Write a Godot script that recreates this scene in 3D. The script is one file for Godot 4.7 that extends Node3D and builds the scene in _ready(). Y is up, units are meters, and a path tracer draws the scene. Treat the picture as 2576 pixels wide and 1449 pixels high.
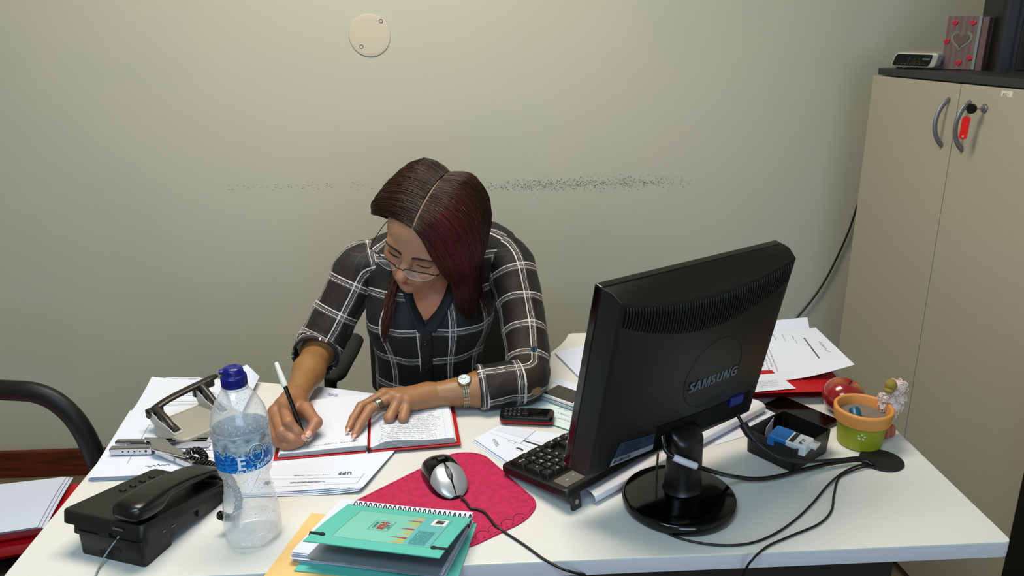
extends Node3D
# A small office: a woman writes in a red diary at a white desk. World axes follow the desk: x along its front edge, -z towards the wall, y up, metres.

const DESK := 0.75
var mats := {}


func _ready() -> void:
	camera_and_light()
	room()
	furniture()
	papers()
	desk_things()
	screen_and_keys()
	cabinet_things()
	woman()


func camera_and_light() -> void:
	var cam := Camera3D.new()
	cam.name = "camera"
	cam.fov = rad_to_deg(2.0 * atan(724.5 / 2000.0))
	cam.near = 0.05
	cam.position = Vector3(0, 1.5, 0)
	cam.rotation_order = EULER_ORDER_YXZ
	cam.rotation_degrees = Vector3(-18.9, -3.1, -0.4)
	add_child(cam)
	cam.current = true
	var env := Environment.new()
	env.background_mode = Environment.BG_SKY
	var sky := Sky.new()
	var sm := ProceduralSkyMaterial.new()
	sm.sky_top_color = Color(0.55, 0.68, 0.9)
	sm.sky_horizon_color = Color(0.85, 0.9, 1.0)
	sm.ground_horizon_color = Color(0.6, 0.62, 0.62)
	sm.ground_bottom_color = Color(0.35, 0.35, 0.34)
	sky.sky_material = sm
	env.sky = sky
	env.background_energy_multiplier = 3.0
	env.ambient_light_source = Environment.AMBIENT_SOURCE_DISABLED
	env.tonemap_mode = Environment.TONE_MAPPER_LINEAR
	env.tonemap_exposure = 1.0
	env.sdfgi_enabled = true
	env.ssao_enabled = true
	env.ssil_enabled = true
	var we := WorldEnvironment.new()
	we.name = "environment"
	we.environment = env
	add_child(we)
	# the ceiling lamp's light; its glowing diffuser is built with the room
	var a := AreaLight3D.new()
	a.name = "ceiling_lamp_glow"
	a.area_size = Vector2(1.15, 0.5)
	a.position = Vector3(-0.25, 2.6, -1.4)
	a.rotation_degrees = Vector3(-90, 0, 0)
	a.light_color = Color(1.0, 0.955, 0.885)
	a.light_energy = 3.7
	a.area_range = 9.0
	a.area_attenuation = 2.0
	a.shadow_enabled = true
	add_child(a)
	# a second, cooler tube lamp nearer the window
	var b := AreaLight3D.new()
	b.name = "second_lamp_glow"
	b.area_size = Vector2(1.15, 0.5)
	b.position = Vector3(-0.6, 2.6, 0.4)
	b.rotation_degrees = Vector3(-90, 0, 0)
	b.light_color = Color(0.80, 0.94, 1.0)
	b.light_energy = 3.0
	b.area_range = 9.0
	b.area_attenuation = 2.0
	b.shadow_enabled = true
	add_child(b)
	# daylight that the window behind the camera lets in
	var w := AreaLight3D.new()
	w.name = "window_daylight"
	w.area_size = Vector2(1.5, 1.1)
	w.position = Vector3(0.5, 1.6, 1.84)
	w.light_color = Color(0.8, 0.9, 1.0)
	w.light_energy = 2.2
	w.area_range = 9.0
	w.area_attenuation = 2.0
	w.shadow_enabled = true
	add_child(w)

# ---------- helpers ----------
class G:   # collects triangles; build() turns them into one mesh
	var v := PackedVector3Array()
	var n := PackedVector3Array()
	var uv := PackedVector2Array()
	var c := PackedColorArray()
	var ix := PackedInt32Array()
	var col := Color.WHITE
	var xf := Transform3D.IDENTITY

	func vert(p: Vector3, t := Vector2.ZERO) -> int:
		v.append(xf * p)
		n.append(Vector3.ZERO)
		uv.append(t)
		c.append(col)
		return v.size() - 1

	func quad(a: int, b: int, d: int, e: int) -> void:
		ix.append_array(PackedInt32Array([a, b, d, a, d, e]))

	func finish(i0: int, v0: int, weld := false) -> void:   # turn the new faces outwards, then smooth their normals
		var o := Vector3.ZERO
		for i in range(v0, v.size()):
			o += v[i]
		o /= maxf(1.0, v.size() - v0)
		var vol := 0.0
		for i in range(i0, ix.size(), 3):
			vol += (v[ix[i]] - o).dot((v[ix[i + 1]] - o).cross(v[ix[i + 2]] - o))
		if vol < 0.0:
			for i in range(i0, ix.size(), 3):
				var t := ix[i + 1]
				ix[i + 1] = ix[i + 2]
				ix[i + 2] = t
		for i in range(i0, ix.size(), 3):
			var f := (v[ix[i + 1]] - v[ix[i]]).cross(v[ix[i + 2]] - v[ix[i]])
			n[ix[i]] += f
			n[ix[i + 1]] += f
			n[ix[i + 2]] += f
		if weld:
			var sums := {}
			for i in range(v0, v.size()):
				var k := Vector3i((v[i] * 20000.0).round())
				sums[k] = sums.get(k, Vector3.ZERO) + n[i]
			for i in range(v0, v.size()):
				n[i] = sums[Vector3i((v[i] * 20000.0).round())]
		for i in range(v0, v.size()):
			n[i] = n[i].normalized() if n[i].length_squared() > 1e-30 else Vector3.UP

	func grid(rows: Array, closed := false, uv_scale := Vector2.ONE) -> void:   # rows of points, each row a loop when closed
		var i0 := ix.size()
		var v0 := v.size()
		var w: int = rows[0].size() + (1 if closed else 0)
		for r in rows.size():
			for k in w:
				vert(rows[r][k % rows[r].size()], Vector2(float(k) / (w - 1), float(r) / maxi(1, rows.size() - 1)) * uv_scale)
		for r in rows.size() - 1:
			for k in w - 1:
				var a := v0 + r * w + k
				quad(a, a + 1, a + w + 1, a + w)
		finish(i0, v0, closed)

	func lathe(profile: PackedVector2Array, seg := 32, sq := Vector2.ONE) -> void:   # profile of (radius, height)
		var rows := []
		for p in profile:
			var row := PackedVector3Array()
			for k in seg:
				var a := TAU * k / seg
				row.append(Vector3(cos(a) * p.x * sq.x, p.y, sin(a) * p.x * sq.y))
			rows.append(row)
		grid(rows, true)

	func tube(path: PackedVector3Array, radii: Variant, seg := 8, flat := 1.0, up := Vector3.UP) -> void:
		var rows := []
		var side := Vector3.ZERO
		for i in path.size():
			var d := (path[mini(i + 1, path.size() - 1)] - path[maxi(i - 1, 0)]).normalized()
			if i == 0:
				side = d.cross(up)
				if side.length() < 0.05:
					side = d.cross(Vector3.RIGHT)
			side = (side - d * side.dot(d)).normalized()
			var t := side.cross(d)
			var r: float = radii[i] if radii is PackedFloat32Array else radii
			var row := PackedVector3Array()
			for k in seg:
				var a := TAU * k / seg
				row.append(path[i] + (side * cos(a) + t * sin(a) * flat) * r)
			rows.append(row)
		var first := PackedVector3Array()
		var last := PackedVector3Array()
		for k in seg:
			first.append(path[0])
			last.append(path[path.size() - 1])
		rows.push_front(first)
		rows.append(last)
		grid(rows, true)

	func ell(at: Vector3, r: Vector3, b := Basis.IDENTITY, seg := 20) -> void:
		var rows := []
		var half := seg / 2
		for i in half + 1:
			var t := PI * i / half
			var row := PackedVector3Array()
			for k in seg:
				var a := TAU * k / seg
				row.append(at + b * (Vector3(sin(t) * cos(a), cos(t), sin(t) * sin(a)) * r))
			rows.append(row)
		grid(rows, true)

	func box(at: Vector3, s: Vector3, r := 0.0, b := Basis.IDENTITY, steps := 2) -> void:   # box with rounded edges
		var i0 := ix.size()
		var v0 := v.size()
		var h := s * 0.5
		r = minf(r, minf(h.x, minf(h.y, h.z)) * 0.98)
		var dirs := []
		for ax in 3:
			for sg in [-1.0, 1.0]:
				var u := (ax + 1) % 3
				var w := (ax + 2) % 3
				var us := cuts(h[u], r, steps)
				var ws := cuts(h[w], r, steps)
				var base := v.size()
				for i in us.size():
					for j in ws.size():
						var p := Vector3.ZERO
						p[ax] = h[ax] * sg
						p[u] = us[i]
						p[w] = ws[j]
						var q := p.clamp(-h + Vector3.ONE * r, h - Vector3.ONE * r)
						var d := (p - q).normalized()
						if r <= 0.0:
							d = Vector3.ZERO
							d[ax] = sg
						vert(at + b * (q + d * r), Vector2(us[i] / s[u] + 0.5, ws[j] / s[w] + 0.5))
						dirs.append((xf.basis * (b * d)).normalized())
				for i in us.size() - 1:
					for j in ws.size() - 1:
						var a := base + i * ws.size() + j
						quad(a, a + ws.size(), a + ws.size() + 1, a + 1)
						if sg < 0:
							ix.resize(ix.size() - 6)
							quad(a, a + 1, a + ws.size() + 1, a + ws.size())
		if (xf.basis * b).determinant() < 0:
			for i in range(i0, ix.size(), 3):
				var t := ix[i + 1]
				ix[i + 1] = ix[i + 2]
				ix[i + 2] = t
		for i in dirs.size():
			n[v0 + i] = dirs[i]

	func cuts(h: float, r: float, steps: int) -> PackedFloat32Array:
		var out := PackedFloat32Array()
		if r <= 0.0:
			return PackedFloat32Array([-h, h])
		for i in steps + 1:
			out.append(-h + r * (1.0 - tan(PI / 4 * (1.0 - float(i) / steps))) )
		for i in range(steps, -1, -1):
			out.append(h - r * (1.0 - tan(PI / 4 * (1.0 - float(i) / steps))))
		return out

	func flat(pts: PackedVector3Array, up: Vector3, uvs := PackedVector2Array()) -> void:   # one flat polygon
		var two := PackedVector2Array()
		var e := up.cross(Vector3.RIGHT if absf(up.x) < 0.8 else Vector3.UP).normalized()
		var f := up.cross(e)
		for p in pts:
			two.append(Vector2(p.dot(e), p.dot(f)))
		var i0 := ix.size()
		var v0 := v.size()
		for k in pts.size():
			vert(pts[k], uvs[k] if k < uvs.size() else Vector2.ZERO)
		for t in Geometry2D.triangulate_polygon(two):
			ix.append(v0 + t)
		var nn := (xf.basis * up).normalized()
		for i in range(i0, ix.size(), 3):
			if (v[ix[i + 1]] - v[ix[i]]).cross(v[ix[i + 2]] - v[ix[i]]).dot(nn) < 0:
				var t := ix[i + 1]
				ix[i + 1] = ix[i + 2]
				ix[i + 2] = t
		for i in range(v0, v.size()):
			n[i] = nn

	func prism(poly: PackedVector2Array, y0: float, y1: float, bevel := 0.0, uv_box := Rect2(0, 0, 1, 1), both := false) -> void:   # outline in (x, z) pulled up from y0 to y1, top edge rounded
		var rings := [[y0 + (bevel if both else 0.0), 0.0], [y1 - bevel, 0.0]]
		if both:
			rings.push_front([y0, bevel])
		if bevel > 0.0:
			rings.append([y1 - bevel * 0.3, bevel * 0.3])
			rings.append([y1, bevel])
		var loops := []
		for r in rings:
			var o := inset(poly, r[1])
			var row := PackedVector3Array()
			for p in o:
				row.append(Vector3(p.x, r[0], p.y))
			loops.append(row)
		var i0 := ix.size()
		var v0 := v.size()
		for a in loops.size() - 1:
			var m: int = loops[a].size()
			for k in m:
				var q: int = (k + 1) % m
				var s := vert(loops[a][k])
				vert(loops[a][q])
				vert(loops[a + 1][q])
				vert(loops[a + 1][k])
				quad(s, s + 1, s + 2, s + 3)
		finish(i0, v0, false)
		smooth_by_angle(v0, 0.75)
		for e in [[loops[-1], Vector3.UP], [loops[0], Vector3.DOWN]]:
			var uvs := PackedVector2Array()
			for p in e[0]:
				uvs.append(Vector2((p.x - uv_box.position.x) / uv_box.size.x, (p.z - uv_box.position.y) / uv_box.size.y))
			flat(e[0], e[1], uvs)

	func smooth_by_angle(v0: int, limit: float) -> void:
		var at := {}
		for i in range(v0, v.size()):
			var k := Vector3i((v[i] * 20000.0).round())
			if not at.has(k):
				at[k] = []
			at[k].append(i)
		var old := n.duplicate()
		for k in at:
			for i in at[k]:
				var s := Vector3.ZERO
				for j in at[k]:
					if old[i].dot(old[j]) > limit:
						s += old[j]
				n[i] = s.normalized()

	func inset(poly: PackedVector2Array, d: float) -> PackedVector2Array:
		if d == 0.0:
			return poly
		var sgn := -1.0 if Geometry2D.is_polygon_clockwise(poly) else 1.0
		var out := PackedVector2Array()
		var m := poly.size()
		for k in m:
			var a := (poly[k] - poly[(k + m - 1) % m]).normalized()
			var b := (poly[(k + 1) % m] - poly[k]).normalized()
			var na := Vector2(-a.y, a.x)
			var nb := Vector2(-b.y, b.x)
			var mid := (na + nb)
			mid = mid.normalized() / maxf(0.35, mid.normalized().dot(na)) if mid.length() > 0.01 else na
			out.append(poly[k] + mid * d * sgn)
		return out

	func sheet(f: Callable, nu: int, nv: int, th: float) -> void:   # a sheet f(u, v) with a real thickness
		var top := []
		var bot := []
		for i in nv + 1:
			var a := PackedVector3Array()
			var b := PackedVector3Array()
			for k in nu + 1:
				var p: Vector3 = f.call(float(k) / nu, float(i) / nv)
				a.append(p)
				b.append(p - Vector3.UP * th)
			top.append(a)
			bot.append(b)
		one_way(top, Vector3.UP)
		one_way(bot, Vector3.DOWN)
		var rim := PackedVector3Array()
		var rim2 := PackedVector3Array()
		for k in nu:
			rim.append(top[0][k]); rim2.append(bot[0][k])
		for i in nv:
			rim.append(top[i][nu]); rim2.append(bot[i][nu])
		for k in nu:
			rim.append(top[nv][nu - k]); rim2.append(bot[nv][nu - k])
		for i in nv:
			rim.append(top[nv - i][0]); rim2.append(bot[nv - i][0])
		var from := uv.size()
		grid([rim, rim2], true)
		for i in range(from, uv.size()):
			uv[i] = Vector2(0.004, 0.004)

	func one_way(rows: Array, up: Vector3) -> void:
		var i0 := ix.size()
		var v0 := v.size()
		var w: int = rows[0].size()
		for r in rows.size():
			for k in w:
				vert(rows[r][k], Vector2(float(k) / (w - 1), float(r) / (rows.size() - 1)))
		for r in rows.size() - 1:
			for k in w - 1:
				var a := v0 + r * w + k
				quad(a, a + 1, a + w + 1, a + w)
		var s := Vector3.ZERO
		for i in range(i0, ix.size(), 3):
			s += (v[ix[i + 1]] - v[ix[i]]).cross(v[ix[i + 2]] - v[ix[i]])
		if s.dot(xf.basis * up) < 0:
			for i in range(i0, ix.size(), 3):
				var t := ix[i + 1]
				ix[i + 1] = ix[i + 2]
				ix[i + 2] = t
		for i in range(i0, ix.size(), 3):
			var f := (v[ix[i + 1]] - v[ix[i]]).cross(v[ix[i + 2]] - v[ix[i]])
			for j in 3:
				n[ix[i + j]] += f
		for i in range(v0, v.size()):
			n[i] = n[i].normalized()

	func build() -> ArrayMesh:
		var arr := []
		arr.resize(Mesh.ARRAY_MAX)
		arr[Mesh.ARRAY_VERTEX] = v
		arr[Mesh.ARRAY_NORMAL] = n
		arr[Mesh.ARRAY_TEX_UV] = uv
		arr[Mesh.ARRAY_COLOR] = c
		var cw := ix.duplicate()
		for i in range(0, cw.size(), 3):
			cw[i + 1] = ix[i + 2]
			cw[i + 2] = ix[i + 1]
		arr[Mesh.ARRAY_INDEX] = cw
		var m := ArrayMesh.new()
		m.add_surface_from_arrays(Mesh.PRIMITIVE_TRIANGLES, arr)
		return m


func obj(called: String, g: Variant, m: Material, parent: Node = self) -> MeshInstance3D:
	var o := MeshInstance3D.new()
	o.name = called
	o.mesh = g.build() if g is G else g
	o.material_override = m
	parent.add_child(o, true)
	return o


func tag(o: Node3D, label: String, category: String, group := "") -> Node3D:
	o.set_meta("label", label)
	o.set_meta("category", category)
	if group:
		o.set_meta("group", group)
	return o


func thing(called: String, label: String, category: String, at := Vector3.ZERO, turn := 0.0, group := "") -> Node3D:
	var o := Node3D.new()
	o.name = called
	o.position = at
	o.rotation.y = turn
	add_child(o, true)
	return tag(o, label, category, group)


func struct(called: String, g: Variant, m: Material) -> MeshInstance3D:
	var o := obj(called, g, m)
	o.set_meta("kind", "structure")
	return o


func mat(c: Color, rough := 0.5, metal := 0.0, more := {}) -> StandardMaterial3D:
	var key := str(c, rough, metal, more)
	if mats.has(key):
		return mats[key]
	var m := StandardMaterial3D.new()
	m.albedo_color = c
	m.roughness = rough
	m.metallic = metal
	for k in more:
		m.set(k, more[k])
	mats[key] = m
	return m


func noise(freq: float, seed_: int, ramp: Array, size := 512, oct := 4) -> NoiseTexture2D:
	var f := FastNoiseLite.new()
	f.seed = seed_
	f.frequency = freq
	f.fractal_octaves = oct
	var t := NoiseTexture2D.new()
	t.width = size
	t.height = size
	t.seamless = true
	t.noise = f
	if ramp:
		var g := Gradient.new()
		g.offsets = PackedFloat32Array(ramp[0])
		g.colors = PackedColorArray(ramp[1])
		t.color_ramp = g
	return t


func print_on(img: Image, m_rough := 0.8, more := {}) -> StandardMaterial3D:
	var m := StandardMaterial3D.new()
	m.albedo_texture = ImageTexture.create_from_image(img)
	m.roughness = m_rough
	for k in more:
		m.set(k, more[k])
	return m


func text(s: String, height: float, m: Material, xf: Transform3D, parent: Node, called := "lettering", depth := 0.0004, bold := false, bend := 0.0, stretch := 1.0, italic := false) -> MeshInstance3D:
	# lettering centred on the origin of xf, x to the right, y up, z out; bend wraps it round a cylinder of that radius
	var t := TextMesh.new()
	var f := SystemFont.new()
	f.font_names = PackedStringArray(["Droid Sans"])
	f.font_weight = 700 if bold else 400
	f.font_italic = italic
	t.font = f
	t.text = s
	t.font_size = 32
	t.pixel_size = height / 23.0
	t.depth = depth
	t.curve_step = 2.0
	var arr := t.get_mesh_arrays()
	var v: PackedVector3Array = arr[Mesh.ARRAY_VERTEX]
	var nn: PackedVector3Array = arr[Mesh.ARRAY_NORMAL]
	for i in v.size():
		var p := v[i]
		p.x *= stretch
		if bend > 0.0:
			var a := p.x / bend
			v[i] = Vector3(sin(a) * (bend + p.z), p.y, cos(a) * (bend + p.z) - bend)
			nn[i] = Vector3(sin(a) * nn[i].z + cos(a) * nn[i].x, nn[i].y, cos(a) * nn[i].z - sin(a) * nn[i].x)
		else:
			v[i] = p
	var clean := []
	clean.resize(Mesh.ARRAY_MAX)
	clean[Mesh.ARRAY_VERTEX] = v
	clean[Mesh.ARRAY_NORMAL] = nn
	clean[Mesh.ARRAY_INDEX] = arr[Mesh.ARRAY_INDEX]
	var am := ArrayMesh.new()
	am.add_surface_from_arrays(Mesh.PRIMITIVE_TRIANGLES, clean)
	var o := obj(called, am, m, parent)
	o.transform = xf
	return o


func smooth_path(pts: Array, per := 8) -> PackedVector3Array:   # Catmull-Rom through the points
	var out := PackedVector3Array()
	for i in pts.size() - 1:
		var a: Vector3 = pts[maxi(i - 1, 0)]
		var b: Vector3 = pts[i]
		var c: Vector3 = pts[i + 1]
		var d: Vector3 = pts[mini(i + 2, pts.size() - 1)]
		for k in per:
			out.append(b.cubic_interpolate(c, a, d, float(k) / per))
	out.append(pts[-1])
	return out


func rounded(pts: Array, r: float, steps := 5) -> PackedVector2Array:   # polygon with rounded corners
	var out := PackedVector2Array()
	var m := pts.size()
	for i in m:
		var p: Vector2 = pts[i]
		var a: Vector2 = (pts[(i + m - 1) % m] as Vector2) - p
		var b: Vector2 = (pts[(i + 1) % m] as Vector2) - p
		var q := minf(r, minf(a.length(), b.length()) * 0.45)
		for k in steps + 1:
			var t := float(k) / steps
			var u := p + a.normalized() * q
			var w := p + b.normalized() * q
			out.append(u.lerp(p, t).lerp(p.lerp(w, t), t))
	return out


func rect(w: float, d: float) -> Array:
	return [Vector2(-w / 2, -d / 2), Vector2(w / 2, -d / 2), Vector2(w / 2, d / 2), Vector2(-w / 2, d / 2)]


func line(img: Image, a: Vector2, b: Vector2, c: Color, w := 1.0) -> void:
	var n := int(ceil(a.distance_to(b) * 1.5)) + 1
	for i in n + 1:
		dot(img, a.lerp(b, float(i) / n), w, c)


func dot(img: Image, p: Vector2, w: float, c: Color) -> void:
	var r := maxf(w * 0.5, 0.5)
	for y in range(int(p.y - r), int(p.y + r) + 1):
		for x in range(int(p.x - r), int(p.x + r) + 1):
			if x >= 0 and y >= 0 and x < img.get_width() and y < img.get_height() and (r < 1.0 or Vector2(x + 0.5, y + 0.5).distance_to(p) <= r):
				img.set_pixel(x, y, img.get_pixel(x, y).lerp(c, c.a))


func scribble(img: Image, a: Vector2, b: Vector2, h: float, c: Color, rng: RandomNumberGenerator, w := 1.0) -> void:   # a line of words
	var d := (b - a).normalized()
	var up := Vector2(d.y, -d.x)
	var x := 0.0
	var last := a
	var pen := false
	while x < a.distance_to(b):
		var p := a + d * x + up * h * rng.randf_range(-0.45, 0.55)
		if pen:
			line(img, last, p, c, w)
		last = p
		pen = rng.randf() > 0.13
		x += h * rng.randf_range(0.25, 0.6) * (1.0 if pen else 1.8)

# ---------- the room ----------
func room() -> void:
	var wall := StandardMaterial3D.new()
	wall.albedo_texture = noise(0.004, 3, [[0.0, 0.5, 1.0], [Color(0.71, 0.725, 0.665), Color(0.74, 0.735, 0.67), Color(0.75, 0.735, 0.675)]], 512, 3)
	wall.uv1_triplanar = true
	wall.uv1_world_triplanar = true
	wall.uv1_scale = Vector3.ONE * 0.35
	wall.roughness = 0.75
	wall.heightmap_enabled = true
	wall.heightmap_scale = 0.05
	wall.heightmap_texture = noise(0.05, 8, [], 512, 3)
	var plain := mat(Color(0.8, 0.79, 0.75), 0.85)
	var g := G.new()
	g.box(Vector3(-0.4, 1.35, -2.557), Vector3(4.6, 2.9, 0.12))
	var wb := struct("wall_back", g, wall)
	wb.set_meta("label", "pale greenish cream painted wall behind the desk")
	g = G.new(); g.box(Vector3(-2.66, 1.35, -0.3), Vector3(0.12, 2.9, 4.6)); struct("wall_left", g, wall)
	g = G.new(); g.box(Vector3(1.86, 1.35, -0.3), Vector3(0.12, 2.9, 4.6)); struct("wall_right", g, wall)
	g = G.new(); g.box(Vector3(-0.4, 2.76, -0.3), Vector3(4.6, 0.12, 4.7)); struct("ceiling", g, plain)
	# the wall behind the camera, with a window opening 1.6 x 1.2 m
	g = G.new()
	g.box(Vector3(-1.5, 1.35, 1.96), Vector3(2.4, 2.9, 0.12))
	g.box(Vector3(1.6, 1.35, 1.96), Vector3(0.6, 2.9, 0.12))
	g.box(Vector3(0.5, 0.45, 1.96), Vector3(1.6, 1.1, 0.12))
	g.box(Vector3(0.5, 2.5, 1.96), Vector3(1.6, 0.6, 0.12))
	struct("wall_front", g, wall)
	g = G.new()
	for x in [-0.27, 0.5, 1.27]:
		g.box(Vector3(x, 1.6, 1.95), Vector3(0.05, 1.2, 0.06), 0.006)
	for y in [1.03, 2.17]:
		g.box(Vector3(0.5, y, 1.95), Vector3(1.55, 0.05, 0.06), 0.006)
	var win := struct("window_1", g, mat(Color(0.85, 0.85, 0.84), 0.5))
	g = G.new()
	g.box(Vector3(0.115, 1.6, 1.955), Vector3(0.72, 1.1, 0.006))
	g.box(Vector3(0.885, 1.6, 1.955), Vector3(0.72, 1.1, 0.006))
	obj("pane", g, mat(Color(0.9, 0.95, 0.95, 0.08), 0.05, 0.0, {"transparency": BaseMaterial3D.TRANSPARENCY_ALPHA}), win)
	# floor of tiles, skirting board
	var fl := StandardMaterial3D.new()
	fl.albedo_texture = noise(0.01, 5, [[0.0, 1.0], [Color(0.42, 0.36, 0.27), Color(0.56, 0.49, 0.38)]], 512, 4)
	fl.uv1_triplanar = true
	fl.uv1_scale = Vector3.ONE * 1.2
	fl.roughness = 0.45
	g = G.new(); g.box(Vector3(-0.4, -0.06, -0.3), Vector3(4.6, 0.12, 4.7)); struct("floor", g, fl)
	var wood := StandardMaterial3D.new()
	wood.albedo_texture = noise(0.012, 12, [[0.0, 0.45, 0.7, 1.0], [Color(0.2, 0.07, 0.035), Color(0.36, 0.13, 0.06), Color(0.42, 0.17, 0.08), Color(0.26, 0.09, 0.04)]], 512, 4)
	wood.uv1_triplanar = true
	wood.uv1_scale = Vector3(0.8, 7, 0.8)
	wood.roughness = 0.4
	g = G.new()
	g.box(Vector3(-0.4, 0.05, -2.489), Vector3(4.4, 0.1, 0.018), 0.004)
	var bb := struct("baseboard_back", g, wood)
	bb.set_meta("label", "reddish brown wooden skirting board along the back wall")
	g = G.new(); g.box(Vector3(-2.592, 0.05, -0.3), Vector3(0.018, 0.1, 4.3), 0.004); struct("baseboard_left", g, wood)
	# two ceiling lamps: white tray with a glowing diffuser
	for q in [[Vector3(-0.25, 2.7, -1.4), Color(1.0, 0.955, 0.885), "long white ceiling lamp above the desk, with warm white diffuser"], [Vector3(-0.6, 2.7, 0.4), Color(0.8, 0.94, 1.0), "long white ceiling lamp nearer the window, with cool white diffuser"]]:
		var lamp := thing("ceiling_lamp", q[2], "lamp", q[0])
		g = G.new(); g.box(Vector3(0, -0.04, 0), Vector3(1.25, 0.06, 0.6), 0.01); obj("tray", g, mat(Color(0.85, 0.85, 0.84), 0.5), lamp)
		g = G.new(); g.box(Vector3(0, -0.074, 0), Vector3(1.15, 0.008, 0.5)); obj("diffuser", g, mat(Color(0.9, 0.9, 0.88), 0.6, 0.0, {"emission_enabled": true, "emission": q[1], "emission_energy_multiplier": 1.5}), lamp)
	# things on the wall
	var plate := thing("blank_cover", "round blank wall cover painted over on the upper wall", "cover", Vector3(-0.2828, 1.4478, -2.497))
	g = G.new()
	var prof := PackedVector2Array([Vector2(0, 0), Vector2(0.061, 0), Vector2(0.0612, 0.0025), Vector2(0.0595, 0.004), Vector2(0.05, 0.0046), Vector2(0, 0.0048)])
	g.xf = Transform3D(Basis(Vector3.RIGHT, PI / 2), Vector3.ZERO)
	g.lathe(prof, 48)
	obj("disc", g, mat(Color(0.77, 0.735, 0.665), 0.7), plate)
	for s in [[-0.026, -0.032], [0.036, 0.04]]:
		g = G.new()
		g.xf = Transform3D(Basis(Vector3.RIGHT, PI / 2), Vector3(s[0], s[1], 0.0045))
		g.lathe(PackedVector2Array([Vector2(0, -0.004), Vector2(0.0035, -0.003), Vector2(0.0038, 0), Vector2(0.0055, 0.0008), Vector2(0.006, 0)]), 16)
		obj("screw_hole", g, mat(Color(0.25, 0.2, 0.16), 0.8), plate)
	# rub marks left on the paint
	var rng := RandomNumberGenerator.new()
	rng.seed = 4
	g = G.new()
	for i in 1500:
		var t := rng.randf()
		var px := lerpf(0.02, 0.86, t)
		var amount := exp(-pow((t - 0.32) / 0.26, 2.0)) + 0.55 * exp(-pow((t - 0.62) / 0.14, 2.0))
		if rng.randf() > amount:
			continue
		var p := Vector3(px, 0.985 + rng.randfn() * 0.011 + 0.012 * t, -2.4965)
		var l := rng.randf_range(0.0008, 0.0022)
		g.box(p, Vector3(l * rng.randf_range(1.0, 1.8), l * 0.8, 0.0006))
	for i in 90:
		var p := Vector3(-0.75 + rng.randf() * 0.5, 1.0 + rng.randfn() * 0.006, -2.4965)
		g.box(p, Vector3(rng.randf_range(0.001, 0.005), 0.0006, 0.0006))
	var rub := obj("rub_marks", g, mat(Color(0.5, 0.485, 0.42), 0.9))
	rub.set_meta("kind", "stuff")
	tag(rub, "dark chair rub marks speckled across the wall behind the woman", "marks")

# ---------- desk, chairs, cabinet ----------
func frame(a: Vector3, b: Vector3, up := Vector3.UP) -> Transform3D:   # origin a, x towards b
	var x := (b - a).normalized()
	var z := x.cross(up).normalized()
	return Transform3D(Basis(x, z.cross(x), z), a)


func furniture() -> void:
	var top_m := StandardMaterial3D.new()
	top_m.albedo_color = Color(0.84, 0.835, 0.82)
	top_m.roughness = 0.38
	top_m.albedo_texture = noise(0.2, 31, [[0.0, 1.0], [Color(0.96, 0.96, 0.96), Color(1, 1, 1)]], 256, 2)
	top_m.uv1_triplanar = true
	top_m.uv1_scale = Vector3.ONE * 6.0
	var edge := mat(Color(0.76, 0.75, 0.78), 0.45)
	var dark := mat(Color(0.07, 0.07, 0.085), 0.6)
	var desk := thing("desk", "white topped L-shaped office desk with grey edging and dark modesty panel", "desk", Vector3(0, 0, 0))
	var pts := [Vector2(-0.675, -0.96), Vector2(0.801, -0.96), Vector2(0.801, -1.829), Vector2(0.239, -1.829), Vector2(0.231, -1.80), Vector2(0.21, -1.755), Vector2(0.171, -1.695), Vector2(0.126, -1.642), Vector2(0.06, -1.59), Vector2(-0.02, -1.55), Vector2(-0.11, -1.522), Vector2(-0.2, -1.517), Vector2(-0.3, -1.545), Vector2(-0.422, -1.588), Vector2(-0.552, -1.622), Vector2(-0.675, -1.64)]
	var poly := rounded(pts, 0.012, 3)
	var g := G.new()
	g.prism(poly, DESK - 0.004, DESK, 0.0015)
	obj("worktop", g, top_m, desk)
	g = G.new(); g.prism(poly, DESK - 0.027, DESK - 0.0042, 0.001)
	obj("edging", g, edge, desk)
	g = G.new(); g.box(Vector3(0.03, 0.5, -1.035), Vector3(1.27, 0.44, 0.018), 0.002); obj("modesty_panel", g, dark, desk)
	for x in [-0.61, 0.685]:
		g = G.new()
		g.box(Vector3(x, 0.375, -1.12), Vector3(0.04, 0.696, 0.07), 0.006)
		g.box(Vector3(x, 0.02, -1.3), Vector3(0.05, 0.04, 0.5), 0.008)
		g.box(Vector3(x, 0.705, -1.3), Vector3(0.04, 0.035, 0.46), 0.004)
		obj("leg", g, mat(Color(0.32, 0.33, 0.38), 0.45, 0.3), desk)
	g = G.new(); g.box(Vector3(0.62, 0.362, -1.76), Vector3(0.07, 0.72, 0.04), 0.006); obj("leg", g, mat(Color(0.32, 0.33, 0.38), 0.45, 0.3), desk)
	# cable grommet
	var black := mat(Color(0.035, 0.035, 0.038), 0.55)
	var gc: Vector3 = Vector3(0.7171, 0.75, -1.1935)
	var gr := thing("cable_grommet", "round black plastic cable grommet let into the desk near its front corner", "grommet", gc)
	g = G.new()
	var outline := PackedVector2Array()
	for k in 40:
		var a := TAU * k / 40 + PI
		var r := 0.037
		outline.append(Vector2(cos(a), sin(a)) * r)
	outline.append(Vector2(-0.036, 0.004))
	g.prism(outline, 0.0, 0.0035, 0.0012)
	obj("cap", g, black, gr)
	g = G.new()
	g.box(Vector3(-0.03, 0.0025, 0.002), Vector3(0.016, 0.0055, 0.022), 0.001)
	obj("cable_slot", g, mat(Color(0.005, 0.005, 0.005), 0.9), gr)
	visitor_chair()
	office_chair()
	cabinet()


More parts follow.
